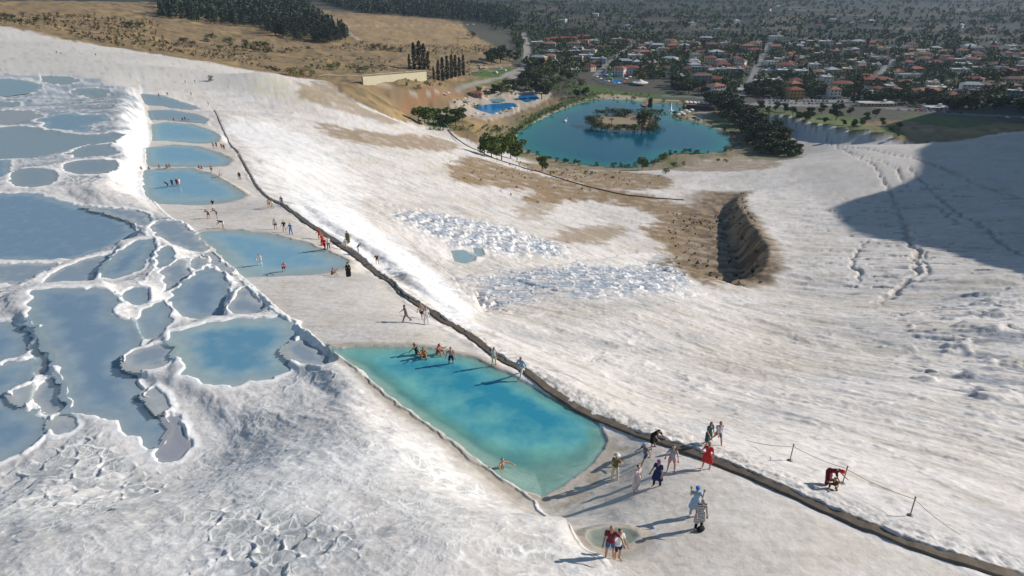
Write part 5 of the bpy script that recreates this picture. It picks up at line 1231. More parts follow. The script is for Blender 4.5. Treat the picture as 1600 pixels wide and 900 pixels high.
person(at_px(375,281), 0, 'person in dark clothes with a long shadow right of the third pool', 'stand', ('long','black'), ('trousers','navy'), group=FG)
person(at_px(331,270), 10, 'shirtless person standing at the far rim of the third pool', 'walk', None, ('shorts','brown'), group=FG)
person(at_px(343,276), 60, 'person in white crouching at the far rim of the third pool', 'crouch', ('tee','white'), ('shorts','white'), group=FG)
for k, (px, py, tp, lg, ps, d) in enumerate([(263,293,'black','navy','stoop','person in black at the left of four wading in the third pool'), (270,291,'navy','black','hips','person in navy second from left of four in the third pool'),
      (277,290,'maroon','grey','relaxed','person in maroon third from left of four in the third pool'), (281,290,'white','cream','stand','person in white at the right of four in the third pool')]):
    person(in_pool('third',px,py,.3), k * 50 - 60, d, ps, ('tee',tp), ('shorts',lg), group=FG)
for px, py, tp, d in [(222,266,'brown','person in brown sitting leftmost on the rim between the fourth and third pools'), (234,266,'black','person in black sitting second from left on the rim behind the third pool'),
      (250,263,'grey','person in grey sitting third from left on the rim behind the third pool'), (262,263,'navy','person in navy sitting fourth from left on the rim behind the third pool'),
      (266,262,'maroon','person in maroon sitting fifth from left on the rim behind the third pool'), (312,264,'black','person in black sitting sixth from left on the rim behind the third pool'), (316,265,'brown','person in brown sitting rightmost on the rim behind the third pool')]:
    person(at_px(px,py), 0, d, 'sitknees', ('tank',tp), ('shorts',tp), group=FG)
for px, py, tp, lg, ps, d in [(334,232,'pink','brown','stand','person in pink left of five at the channel by the fourth pool'), (339,232,'black','black','relaxed','person all in black second of five at the channel'),
      (347,234,'red','grey','walk','person in red third of five at the channel'), (351,236,'maroon','black','stand','person in maroon fourth of five at the channel'), (373,246,'grey','white','relaxed','person in grey on the white slope right of the fourth pool'),
      (272,191,'grey','navy','stand','person in grey left of four wading below the sixth pool'), (286,191,'navy','black','walk','person in navy second of four below the sixth pool'), (290,190,'black','black','stand','person in black third of four below the sixth pool'),
      (295,190,'white','black','walk','person in white and black right of four below the sixth pool'), (249,152,'red','grey','stand','person in red at the far end of the seventh pool'), (262,150,'black','black','relaxed','person in black behind the seventh pool'),
      (299,150,'navy','brown','stand','person in navy near the top of the channel'), (305,130,'maroon','grey','walk','person in maroon on the path up to the lone bush'), (290,131,'brown','black','stand','person in brown on the far path left of the lone bush'),
      (326,165,'orange','grey','stand','person in orange at the upper end of the channel'), (96,86,'brown','black','walk','person in brown on the far white slope'), (150,88,'black','black','stand','person in black high on the far white slope'), (89,84,'navy','grey','stand','person in navy leftmost on the far white slope')]:
    person(at_px(px,py), (px * 37) % 90 - 45, d, ps, ('tee',tp), ('shorts',lg), group=FG)
# bag on the ground
g = at_px(1094, 830); bg = empty('bag', g, R(20)); tag(bg, 'black bag lying on the white ground at the feet of the person in patterned dress', 'bag')
mb = MB(); mb.ball((0, 0, .13), .2, (1.1, .7, .65)); part('bag_body', remeshed(mb, 'bag_body', .02, 2), bg, FABRIC['black'])
mb = MB(); mb.tube([(.15*math.cos(t), 0, .22 + .13*math.sin(t)) for t in np.linspace(0, math.pi, 9)], .012, 6); part('strap', mb.mesh('strap'), bg, FABRIC['black'])

# ------------------------------------------------------------------ channel wall along the walkway
stone = pm('channel_stone', (.15, .12, .09), .9, noise=.6, scale=2.0, bump=.6, bscale=9)
stone_top = stone
BW = chaikin(wp(BANKPX, f2), 2, False)
seg = np.r_[0, np.cumsum(np.linalg.norm(np.diff(BW, axis=0), axis=1))]
s_ = np.arange(0, seg[-1], .35); bx = np.interp(s_, seg, BW[:, 0]); by = np.interp(s_, seg, BW[:, 1])
tx = np.gradient(bx); ty = np.gradient(by); L_ = np.hypot(tx, ty); nx, ny = ty / L_, -tx / L_           # right of the direction (walkway side)
wob = .16 * fbm(s_ / 1.3, s_ * 0 + 3.3, 4, 2)
thick = np.interp(s_, [0, seg[-1] * .6, seg[-1]], [.08, .12, .16]) * (1 + .5 * fbm(s_ / .8, s_ * 0 + 1, 3, 4))
off = np.interp(s_, [0, seg[-1]], [.14, .18]) + wob
zl = f3(bx + nx * (off + thick), by + ny * (off + thick)); zr = f3(bx - nx * .75, by - ny * .75)
top = np.maximum(zr + .02, zl + .14) + .04 * fbm(s_ / .6, s_ * 0, 3, 6)
top = np.minimum(top, zl + np.interp(s_, [0, seg[-1] * .5, seg[-1]], [.24, .40, .50]))
ro = np.interp(s_, [0, seg[-1] * .4, seg[-1] * .8], [.05, .22, .42])
notch = sm(.35, .5, fbm(s_ / .9, s_ * 0 + 9, 2, 8)); top = top - .10 * notch
V = []
for k in range(len(s_)):
    for o_, z_ in ((off[k] + thick[k], zl[k] - .3), (off[k] + thick[k] * .8, zl[k] + (top[k] - zl[k]) * .5), (off[k] + thick[k] * .55, top[k] - .01), (off[k] - ro[k], top[k] + .015), (off[k] - ro[k] - .04, zl[k] - .3)):
        V.append((bx[k] + nx[k] * o_, by[k] + ny[k] * o_, z_))
F = [(i*5+j, i*5+(j+1) % 5, (i+1)*5+(j+1) % 5, (i+1)*5+j) for i in range(len(s_)-1) for j in range(5)]
mbw = MB(); mbw.add(V, F + [(0,1,2,3,4), tuple((len(s_)-1)*5 + j for j in (4,3,2,1,0))])
o = add_obj('channel_wall', mbw.mesh('channel_wall', stone, False)); tag(o, 'long low dark brown stone channel edge winding beside the walkway from the far pools', 'wall')

# ------------------------------------------------------------------ posts and ropes on the near slope
iron = pm('post_metal', (.20, .19, .17), .6, .3)
rope_m = pm('rope', (.30, .26, .21), .9)
tops = []
for px, py, tpx, tpy, d in [(1234,720,1242,688,'leaning grey metal post on a flat base, leftmost of three on the slope'), (1316,756,1327,721,'leaning grey metal post beside the bent person, middle of three'), (1422,806,1433,769,'leaning grey metal post rightmost of three on the slope')]:
    g = P3(px, py); r = empty('rope_post', g); tag(r, d, 'post', 'posts of the rope line')
    a, b, s = ray(tpx, tpy); rr = math.hypot(g.x, g.y) * .995; t = Vector((float(a) * rr, float(b) * rr, CZ + float(s) * rr)) - g
    t = t.normalized() * 1.25
    mb = MB(); mb.tube([(0, 0, -.1), tuple(t)], .03, 8); part('pole', mb.mesh('pole'), r, iron)
    mb = MB(); mb.lathe([(.17, -.12), (.16, .03), (.07, .06), (.045, .10)], 14); part('base', mb.mesh('base'), r, iron)
    mb = MB(); mb.ball(tuple(t), .05); part('cap', mb.mesh('cap'), r, iron)
    tops.append(g + t * .9)
def rope(pts, label):
    mb = MB(); P = []
    for a, b in zip(pts[:-1], pts[1:]):
        n = 14
        for k in range(n + (b is pts[-1])):
            t = k / n; q = a.lerp(b, t); q = q.copy(); q.z -= .25 * 4 * t * (1 - t) * .5; P.append(q)
    mb.tube(P, .014, 5); o = add_obj('rope', mb.mesh('rope', rope_m)); tag(o, label, 'rope')
rope([P3(1165,690,dz=.1), tops[0], tops[1]], 'thin rope strung from the bank to the middle leaning post')
rope([tops[1] + Vector((0,0,-.05)), tops[2], P3(1500,838,dz=.1)], 'thin rope sagging from the middle post past the rightmost post')

# ------------------------------------------------------------------ vegetation
def leaf_mat(name, c, var=.35):
    m, n, b = new_mat(name)
    at = n.nodes.new('ShaderNodeAttribute'); at.attribute_name = 'tint'; oi = n.nodes.new('ShaderNodeObjectInfo')
    ad = n.nodes.new('ShaderNodeMath'); ad.operation = 'ADD'; n.links.new(at.outputs['Fac'], ad.inputs[0]); n.links.new(oi.outputs['Random'], ad.inputs[1])
    mr = n.nodes.new('ShaderNodeMapRange'); mr.inputs['From Max'].default_value = 2; n.links.new(ad.outputs[0], mr.inputs['Value'])
    mx = n.nodes.new('ShaderNodeMix'); mx.data_type = 'RGBA'
    mx.inputs['A'].default_value = (*[k * (1 - var) for k in c], 1); mx.inputs['B'].default_value = (c[0] * (1 + var * 1.4), c[1] * (1 + var), c[2] * (1 + var * .6), 1)
    n.links.new(mr.outputs['Result'], mx.inputs['Factor']); n.links.new(mx.outputs['Result'], b.inputs['Base Color']); b.inputs['Roughness'].default_value = .75; b.inputs['Specular IOR Level'].default_value = .2
    return m
LM = {'dark': leaf_mat('leaves_dark', (.050, .075, .030), .5), 'mid': leaf_mat('leaves_mid', (.100, .150, .040), .45), 'light': leaf_mat('leaves_light', (.10, .13, .035)),
      'pine': leaf_mat('needles', (.034, .054, .036), .5), 'cypress': leaf_mat('cypress_leaves', (.016, .026, .017)), 'palm': leaf_mat('palm_fronds', (.05, .075, .03)), 'gold': leaf_mat('leaves_gold', (.19, .15, .035)), 'dry': leaf_mat('scrub_leaves', (.055, .050, .026))}
BARK = pm('bark', (.11, .08, .06), .9, noise=.3)
r2 = np.random.default_rng(11)
def leafcloud(cent, rad, n, size, flat=1.0, rs=None):
    """n leaf quads scattered through ellipsoids"""
    rs = rs or r2
    cent = np.asarray(cent, float); rad = np.asarray(rad, float)
    k = rs.integers(0, len(cent), n); u = rs.normal(size=(n, 3)); u /= np.linalg.norm(u, axis=1, keepdims=True)
    q = cent[k] + u * rad[k] * (rs.random(n)[:, None] ** .28)
    a = rs.normal(size=(n, 3)); a /= np.linalg.norm(a, axis=1, keepdims=True)
    b = np.cross(a, rs.normal(size=(n, 3))); b /= np.linalg.norm(b, axis=1, keepdims=True)
    s = size * (.6 + .8 * rs.random(n))[:, None]
    V = np.stack([q - a*s*.5, q + b*s*.42, q + a*s*.55, q - b*s*.42], 1).reshape(-1, 3)
    F = np.arange(4 * n).reshape(n, 4)
    t = np.repeat(rs.random(len(cent))[k] * .6 + rs.random(n) * .4, 4)
    return V, F, t
def crown_mesh(name, V, F, t):
    return np_mesh(name, V, F, None, {'tint': ('FLOAT', t)}, False)
def trunk_mesh(h, r, limbs, top=None, rs=None):
    rs = rs or r2; mb = MB()
    mb.tube([(0, 0, -.05), (r*.3, 0, h * .5), (0, r*.2, h)], [r, r * .75, r * .45], 7)
    for k in range(limbs):
        a = 2 * math.pi * k / max(limbs, 1) + rs.random(); z0 = h * (.55 + .35 * rs.random()); L = (top or .3)
        mb.tube([(0, 0, z0), (math.cos(a) * L * .5, math.sin(a) * L * .5, z0 + L * .5), (math.cos(a) * L, math.sin(a) * L, z0 + L * .8)], [r * .5, r * .32, r * .14], 5)
    return mb.mesh('trunk')
def scatter_mesh(name, pts, hs, nq, size, leaf, label, prof='round'):
    n = len(pts); N = n * nq
    u = r2.normal(size=(N, 3)); u /= np.linalg.norm(u, axis=1, keepdims=True); u *= r2.random(N)[:, None] ** .3
    P_ = np.repeat(np.asarray(pts), nq, 0); H_ = np.repeat(np.asarray(hs), nq)
    if prof == 'round': q = P_ + u * np.c_[H_ * .42, H_ * .42, H_ * .40] + np.c_[0 * H_, 0 * H_, H_ * .5]
    else:
        t = r2.random(N) ** 1.2; w_ = (1 - t) * .20 + .03; q = P_ + np.c_[u[:, 0] * H_ * w_, u[:, 1] * H_ * w_, H_ * (.12 + .88 * t)]
    a = r2.normal(size=(N, 3)); a /= np.linalg.norm(a, axis=1, keepdims=True); b = np.cross(a, r2.normal(size=(N, 3))); b /= np.linalg.norm(b, axis=1, keepdims=True)
    s = (H_ * size * (.6 + .8 * r2.random(N)))[:, None]
    V = np.stack([q - a*s*.5, q + b*s*.45, q + a*s*.5, q - b*s*.45], 1).reshape(-1, 3)
    t = np.repeat(np.repeat(r2.random(n) * 1.2, nq) + .4 * r2.random(N), 4)
    o = add_obj(name, np_mesh(name, V, np.arange(4 * N).reshape(N, 4), LM[leaf], {'tint': ('FLOAT', t)}, False)); o['kind'] = 'stuff'; o['label'] = label
    return o
def fill(poly, n, fn=None, minr=0):
    P_ = wp(poly, fn); lo, hi = P_.min(0), P_.max(0); out = []
    while len(out) < n:
        q = lo + (hi - lo) * r2.random((4000, 2)); d = sdist(P_, q[:, 0], q[:, 1])
        w_ = fbm(q[:, 0] / 30, q[:, 1] / 30, 3, 301); q = q[(d < 0) & (w_ + .4 * r2.random(4000) > -.05)]
        out += [tuple(v) for v in q]
    return np.array(out[:n])
def gzs(q): return f3(q[:, 0], q[:, 1])
PROTO = {}
def mk_broad(i, wide=.40, base=.22, n=900):
    m = 9; a = r2.random(m) * 6.28; rr_ = wide * (.25 + .5 * r2.random(m)); z = base + .12 + (1 - base - .25) * r2.random(m)
    C_ = np.c_[np.cos(a) * rr_, np.sin(a) * rr_, z]; C_[0] = (0, 0, .8)
    Rd = np.c_[np.full(m, wide * .5), np.full(m, wide * .5), np.full(m, .15)] * (.75 + .5 * r2.random(m))[:, None]
    V, F, t = leafcloud(C_, Rd, n, .095)
    return crown_mesh('crown', V, F, t), trunk_mesh(base + .2, .028, 4, .2)
PROTO['broad'] = [mk_broad(i) for i in range(3)] + [mk_broad(5, .44, .22)]
PROTO['tall'] = [mk_broad(7, .22, .25)]
PROTO['shrub'] = [mk_broad(8 + i, .62, .02, 380) for i in range(3)]
def mk_cyp():
    zs = np.linspace(.08, .93, 12); C_ = np.c_[r2.normal(0, .008, (12, 2)), zs]; w_ = .085 * np.sin(np.clip((zs + .12) / 1.15, 0, 1) * math.pi) ** .7 + .012
    V, F, t = leafcloud(C_, np.c_[w_, w_, np.full(12, .07)], 700, .045)
    return crown_mesh('crown', V, F, t), trunk_mesh(.2, .018, 0)
PROTO['cypress'] = [mk_cyp(), mk_cyp()]
def mk_pine(n=300):
    zs = np.linspace(.2, .95, 9); C_ = []; Rd = []
    for z in zs:
        w_ = .17 * (1.05 - z) + .02
        for k in range(3):
            a = r2.random() * 6.28; C_.append((math.cos(a) * w_ * .6, math.sin(a) * w_ * .6, z)); Rd.append((w_ * .75, w_ * .75, .035))
    V, F, t = leafcloud(C_, Rd, n, .06)
    return crown_mesh('crown', V, F, t), trunk_mesh(.85, .016, 0)
PROTO['pine'] = [mk_pine(), mk_pine(), mk_pine()]
def mk_palm():
    V = []; F = []; n = 0
    for k in range(16):
        a = 6.28 * k / 16 + r2.random() * .3; el = .5 - 1.0 * (k % 3) / 3
        for s in range(5):
            t0, t1 = s / 5, (s + 1) / 5
            def pt(t, sd): r_ = .30 * t; z = .86 + .22 * t * (el + .5) - .30 * t * t; w_ = .035 * math.sin(min(1, t * 1.05 + .06) * math.pi) * sd; return (math.cos(a) * r_ - math.sin(a) * w_, math.sin(a) * r_ + math.cos(a) * w_, z - abs(w_) * .5)
            V += [pt(t0, -1), pt(t1, -1), pt(t1, 1), pt(t0, 1)]; F.append((n, n+1, n+2, n+3)); n += 4
    return crown_mesh('crown', V, F, r2.random(len(V))), trunk_mesh(.87, .03, 0)
PROTO['palm'] = [mk_palm()]
def tree(kind, leaf, loc, h, label, cat='tree', group=None, name=None, wide=1.0):
    cr, tr = PROTO[kind][int(r2.integers(0, len(PROTO[kind])))]
    nm = name or {'broad': 'tree', 'tall': 'tree', 'cypress': 'cypress_tree', 'pine': 'pine_tree', 'palm': 'palm_tree', 'shrub': 'shrub'}[kind]
    r = empty(nm, (loc[0], loc[1], loc[2] - .02 * h), float(r2.random() * 6.28), (h * wide, h * wide, h)); tag(r, label, cat, group)
    for m_, n_, mt in ((cr, 'crown', LM[leaf]), (tr, 'trunk', BARK)):
        if not m_.materials: m_.materials.append(mt)
        part(n_, m_, r, mt)
    return r
def px_h(g, hp):
    zc = g[1] * CP - (g[2] - CZ) * SP; return hp / FPX * zc * 1.06
def tpx(kind, leaf, px, py, hp, label, group=None, cat='tree', wide=1.0, name=None, zpl=None):
    g = P3(px, py) if zpl is None else Vector((*plane_pts([px], [py], zpl)[0], zpl))
    return tree(kind, leaf, g, px_h(g, hp), label, cat, group, name, wide)
ORD = ['first','second','third','fourth','fifth','sixth','seventh','eighth','ninth','tenth','eleventh','twelfth','thirteenth','fourteenth','fifteenth','sixteenth','seventeenth','eighteenth','nineteenth','twentieth','twenty-first','twenty-second','twenty-third','twenty-fourth','twenty-fifth','twenty-sixth','twenty-seventh','twenty-eighth','twenty-ninth','thirtieth']
for k, (px, py, hp) in enumerate([(640,108,22),(648,108,38),(656,109,42),(663,109,38),(669,108,26)]):
    tpx('cypress', 'cypress', px, py, hp, 'tall dark cypress, %s from left in the group of five behind the retaining wall' % ORD[k], 'cypress group of five', wide=1.15)
for k, (px, py, hp) in enumerate([(678,125,20),(685,126,30),(692,126,34),(699,124,34),(706,122,34),(712,120,32),(718,119,28),(724,118,30)]):
    tpx('cypress', 'cypress', px, py, hp, 'dark cypress, %s from left in the row right of the retaining wall' % ORD[k], 'cypress row of eight', wide=1.1)
G1 = 'trees below the slope by the near lake shore'
for k, (px, py, hp) in enumerate([(757,243,26),(768,247,36),(784,250,38),(798,247,36),(808,250,30)]):
    tpx('broad', 'mid', px, py, hp, 'leafy green tree, %s from left in the clump at the left lake shore' % ORD[k], G1)
tpx('broad', 'mid', 847, 268, 24, 'lone olive green tree casting a shadow below the lake', G1)
tpx('broad', 'mid', 1003, 266, 21, 'round green tree on the near lake shore by the lake bay', G1)
tpx('shrub', 'mid', 1040, 273, 11, 'round bush right of the tree on the near lake shore', G1, 'bush')
G2 = 'trees left of the bathing pools'
for k, (px, py, hp, lf) in enumerate([(654,190,22,'mid'),(664,194,26,'mid'),(677,193,24,'mid'),(690,197,16,'dark'),(700,198,18,'dark'),(712,196,26,'dark'),(722,189,20,'dark'),(697,180,12,'light'),(684,183,14,'light')]):
    tpx('broad', lf, px, py, hp, '%s green tree, %s from left in the grove left of the bathing pools' % ({'mid': 'bushy', 'dark': 'dark', 'light': 'pale'}[lf], ORD[k]), G2, wide=1.2)
G3 = 'park trees round the bathing pools'
for k, (px, py, hp, lf) in enumerate([(748,146,11,'mid'),(758,151,10,'dark'),(773,147,14,'dark'),(783,146,16,'mid'),(793,144,18,'mid'),(803,143,18,'dark'),(812,138,14,'dark'),(822,141,18,'mid'),(838,142,20,'dark'),(846,155,24,'dark'),(852,146,22,'mid'),(862,140,18,'mid'),(872,134,14,'mid'),(842,126,18,'mid'),(832,128,18,'dark'),(858,122,16,'mid'),(878,123,16,'dark'),(890,126,16,'mid'),(902,152,12,'dark'),(914,151,14,'dark'),(906,136,12,'mid'),(830,112,14,'dark'),(845,108,16,'dark')]):
    tpx('broad', lf, px, py, hp, '%s park tree, %s from left between the bathing pools and the village' % ({'mid': 'green', 'dark': 'dark'}[lf], ORD[k]), G3, wide=1.15)
for k, (px, py, hp) in enumerate([(768,101,24),(782,99,26),(796,94,16),(806,96,14)]):
    tpx('broad', 'dark', px, py, hp, 'broad dark tree, %s from left on the edge of the brown fields' % ORD[k], 'trees at the field edge', wide=1.1)
tpx('shrub', 'dark', 737, 61, 12, 'small dark tree alone in the tan field', None)
tpx('shrub', 'dark', 330, 127, 9, 'lone dark green bush on the white slope above the far pools', None, 'bush')
G4 = 'dark trees in the gully east of the lake'
gl = [(1108,160,18),(1118,168,20),(1128,166,24),(1136,176,26),(1148,180,26),(1140,160,16),(1158,188,24),(1150,196,18),(1168,194,26),(1162,208,20),(1178,204,26),(1176,216,20),(1190,212,24),(1188,226,20),(1202,220,24),(1204,234,20),(1214,228,22),(1220,240,20),(1232,238,20),(1244,242,18),(1198,240,16),(1212,206,18),(1226,214,16),(1168,224,14),(1184,238,12)]
for k, (px, py, hp) in enumerate(sorted(gl)):
    tpx('broad', 'dark', px, py, hp, 'dark leafy tree, %s from left in the gully between lake and lawn' % ORD[k], G4, wide=1.6)
sc = fill([(1100,158),(1130,160),(1160,185),(1200,215),(1255,238),(1240,246),(1200,240),(1165,222),(1150,200),(1118,180)], 150); q = 0; scatter_mesh('thicket', np.c_[sc, gzs(sc)], 3 + 4 * r2.random(len(sc)), 40, .26, 'dark', 'dark thicket between the gully trees')
G5 = 'small trees on the park lawn'
ll = [(1188,172,14,'light'),(1200,178,12,'mid'),(1212,174,14,'mid'),(1226,176,14,'dark'),(1238,180,14,'mid'),(1248,188,14,'dark'),(1258,190,16,'dark'),(1266,184,16,'dark'),(1284,178,14,'mid'),(1306,188,26,'dark'),(1318,196,9,'dark'),(1288,192,9,'dark'),(1334,200,13,'dark'),(1346,197,12,'mid'),(1352,190,14,'mid'),(1328,180,12,'dark'),(1368,184,14,'light'),(1378,196,12,'mid'),(1392,206,10,'light'),(1404,202,12,'mid'),(1402,214,8,'light')]
for k, (px, py, hp, lf) in enumerate(sorted(ll)):
    tpx('broad', lf, px, py, hp, '%s tree, %s from left on the lawn above the gully' % ({'light': 'pale yellow green', 'mid': 'green', 'dark': 'dark'}[lf], ORD[k]), G5, wide=1.15)
isl_z = CZ - 122.6 + 1.2
G6 = 'trees on the lake island'
for k, (px, py, hp, kd) in enumerate(sorted([(925,194,10,'shrub'),(932,186,12,'palm'),(940,198,12,'palm'),(948,182,12,'palm'),(955,200,12,'palm'),(965,181,7,'shrub'),(975,181,7,'shrub'),(985,181,8,'shrub'),(996,183,10,'palm'),(1003,200,16,'broad'),(1010,185,10,'shrub'),(1014,200,20,'palm'),(1021,195,16,'palm'),(1022,186,12,'shrub'),(978,202,6,'shrub'),(966,202,6,'shrub'),(990,203,6,'shrub'),(1018,205,8,'shrub'),(935,200,8,'shrub')])):
    tpx(kd, 'palm' if kd == 'palm' else 'dark', px, py, hp * 1.35, '%s, %s from left on the lake island' % ({'palm': 'small palm tree', 'shrub': 'dark shrub', 'broad': 'bushy tree'}[kd], ORD[k]), G6, 'bush' if kd == 'shrub' else 'tree', zpl=isl_z, wide=1.7 if kd == 'shrub' else 1.1)
for k, (px, py) in enumerate([(924,197),(929,201),(938,203),(947,203),(957,204),(968,204),(980,205),(992,205),(1003,205),(1012,204),(1022,202),(1025,197),(1026,191),(1015,181),(1006,180),(968,179),(957,180),(944,181),(936,183),(928,189)]):
    tpx('shrub', ['dark', 'mid'][k % 2], px, py, 8 + 4 * float(r2.random()), 'leafy waterside shrub in the green fringe of the lake island', 'shrubs fringing the lake island', 'bush', zpl=isl_z - .7, wide=1.5)
tpx('tall', 'dark', 1016, 172, 18, 'slim dark tree beside the little lake jetty')
# shrubs fringing the lake
lk = [p for p in pool_data if p['name'] == 'lake'][0]['P']; lkz = CZ - 122.6
seg_ = np.r_[0, np.cumsum(np.linalg.norm(np.diff(lk, axis=0), axis=1))]; cc_ = lk.mean(0)
for s in np.arange(0, seg_[-1], 5.2):
    q = np.array([np.interp(s, seg_, lk[:, 0]), np.interp(s, seg_, lk[:, 1])]); d_ = (q - cc_) / np.linalg.norm(q - cc_)
    for _ in range(1 if q[1] > cc_[1] else 2):
        if r2.random() < .3: continue
        p_ = q + d_ * (1.0 + 3.2 * r2.random()) + r2.normal(0, 1.2, 2)
        tree('shrub', ['dark', 'mid', 'dark', 'dry'][int(r2.integers(0, 4))], (p_[0], p_[1], gz(*p_)), 1.6 + 2.4 * r2.random(), 'low waterside shrub on the lake bank', 'bush', 'shrubs fringing the lake', wide=.9)
# scattered bushes of the brown country
G7 = 'bushes on the dry brown slopes'
bl = [(452,118,12,'gold'),(462,119,14,'mid'),(474,120,12,'gold'),(488,120,10,'mid'),(515,109,9,'mid'),(526,109,10,'mid'),(562,113,9,'dark'),(572,113,10,'mid'),(583,77,9,'dark'),(592,77,9,'dark'),(603,79,8,'dark'),(613,80,8,'mid'),(625,82,8,'dark'),(218,70,8,'mid'),(182,68,5,'dark'),(195,42,9,'dark'),(207,44,11,'dark'),(220,43,9,'dark'),(286,70,12,'dry'),(300,74,10,'dry'),(328,66,14,'dark'),(360,72,14,'dark'),(345,78,8,'mid'),(383,74,12,'dark'),(400,78,14,'dark'),(412,78,14,'dark'),(420,84,10,'dark'),(20,32,10,'dark'),(8,30,10,'dark'),(60,34,8,'dark'),(75,34,8,'dark'),(130,60,5,'mid'),(655,139,7,'dark'),(668,133,6,'dark'),(635,134,6,'dry'),(780,206,8,'dark'),(862,273,6,'mid'),(878,274,5,'dark'),(915,272,6,'dark'),(924,273,6,'dark'),(956,280,5,'dark'),(975,262,5,'dark'),(1122,253,6,'dark'),(1134,254,6,'dark'),(1052,262,9,'dark'),(1068,258,6,'dark'),(1036,252,8,'mid'),(1187,240,10,'light')]
for k, (px, py, hp, lf) in enumerate(sorted(bl)):
    tpx('shrub', lf, px, py, hp, '%s bush on the dry ground, %s bush from the left of the picture' % ({'gold': 'yellowish', 'mid': 'green', 'dark': 'dark', 'dry': 'olive brown', 'light': 'pale green'}[lf], ORD[k % 30] if k < 30 else 'number ' + str(k + 1)), G7, 'bush', wide=1.1)
# pine plantation
wood = [(250,-6),(252,28),(300,34),(360,40),(400,44),(440,62),(480,68),(535,68),(545,58),(520,44),(480,22),(485,6),(500,-8)]
fq = fill(wood, 4200, lambda x, y: base_h(x, y)); fq = fq[np.argsort(np.hypot(fq[:, 0], fq[:, 1]))]
for k, q in enumerate(fq[:150]):
    tree('pine', 'pine', (q[0], q[1], gz(*q)), 13 + 7 * r2.random(), 'dark conifer at the near edge of the dense plantation on the hill', 'tree', 'conifers at the edge of the hill plantation', wide=1.3)
q = fq[150:]; scatter_mesh('forest', np.c_[q, gzs(q)], 13 + 8 * r2.random(len(q)), 40, .17, 'pine', 'dense dark conifer plantation covering the hill at top left', 'cone')
wood2 = [(500,-8),(505,6),(545,18),(590,22),(660,28),(700,30),(760,36),(800,44),(815,30),(780,18),(720,10),(640,0),(600,-8)]
q = fill(wood2, 3600, lambda x, y: base_h(x, y)); scatter_mesh('woods', np.c_[q, gzs(q)], 13 + 6 * r2.random(len(q)), 26, .2, 'pine', 'dark belt of woods along the far edge of the tan field', 'cone')
sc = fill([(0,24),(120,22),(245,34),(260,66),(420,72),(540,78),(640,86),(760,84),(770,70),(640,72),(560,66),(420,90),(440,112),(360,96),(240,80),(100,54),(0,36)], 1800)
scatter_mesh('scrub', np.c_[sc, gzs(sc)], .8 + 2.6 * r2.random(len(sc)) ** 2, 16, .32, 'dry', 'low dry scrub dotted over the brown hillside')
sc = fill([(470,90),(640,92),(760,100),(760,112),(720,128),(640,128),(560,112),(470,110)], 260)
scatter_mesh('bushes', np.c_[sc, gzs(sc)], 1 + 3 * r2.random(len(sc)) ** 2, 18, .32, 'dark', 'low thicket behind the retaining wall')
sc = fill([(640,190),(700,170),(760,140),(830,132),(900,115),(920,130),(900,150),(835,145),(760,152),(720,175),(700,200)], 320); scatter_mesh('undergrowth', np.c_[sc, gzs(sc)], 1 + 2.4 * r2.random(len(sc)), 24, .3, 'mid', 'undergrowth along the park paths')
sc = fill([(640,196),(720,205),(790,214),(850,180),(920,156),(900,150),(800,190),(740,195)], 110); scatter_mesh('undergrowth', np.c_[sc, gzs(sc)], .8 + 1.6 * r2.random(len(sc)), 20, .3, 'mid', 'low green growth between bathing pools and lake')

sc = fill([(800,250),(900,262),(1050,276),(1050,298),(950,296),(900,310),(850,322),(760,292),(700,282),(700,252),(740,242)], 260); scatter_mesh('dry_tufts', np.c_[sc, gzs(sc)], .35 + .9 * r2.random(len(sc)) ** 2, 12, .4, 'dry', 'dry tufts on the golden ground below the lake')
sc = fill([(1040,330),(1130,340),(1165,300),(1200,400),(1198,440),(1120,446),(1070,430),(1045,400)], 330); scatter_mesh('dry_tufts', np.c_[sc, gzs(sc)], .3 + .9 * r2.random(len(sc)) ** 2, 12, .4, 'dry', 'dry tufts round the dark eroded pit')
sc = fill([(640,196),(720,205),(800,212),(850,180),(925,152),(1000,150),(1060,154),(1000,148),(900,142),(860,165),(790,190),(720,198)], 260); scatter_mesh('undergrowth', np.c_[sc, gzs(sc)], .8 + 2.2 * r2.random(len(sc)), 22, .3, 'mid', 'shrubby green growth between lawn and lake path')
# ------------------------------------------------------------------ village
WALLC = {'white': (.68,.66,.62), 'cream': (.58,.50,.38), 'pink': (.48,.30,.25), 'grey': (.30,.30,.30), 'ochre': (.46,.30,.13), 'pale blue': (.36,.46,.58)}
WALLM = {k: pm('plaster_' + k.replace(' ', '_'), v, .85, noise=.12, scale=.6) for k, v in WALLC.items()}
ROOFC = {'red tiled': (.23,.07,.055), 'orange tiled': (.33,.14,.085), 'flat grey': (.32,.31,.30), 'flat white': (.68,.66,.63), 'brown tiled': (.17,.10,.075), 'metal': (.38,.41,.45)}
ROOFM = {k: pm('roof_' + k.replace(' ', '_'), v, .8, noise=.25, scale=.8) for k, v in ROOFC.items()}
GLASSM = pm('window_glass', (.02, .025, .03), .15, spec=.6); FRAMEM = pm('window_frame', (.55, .53, .5), .6); DOORM = pm('door_wood', (.10, .06, .035), .6)
_hc = {}
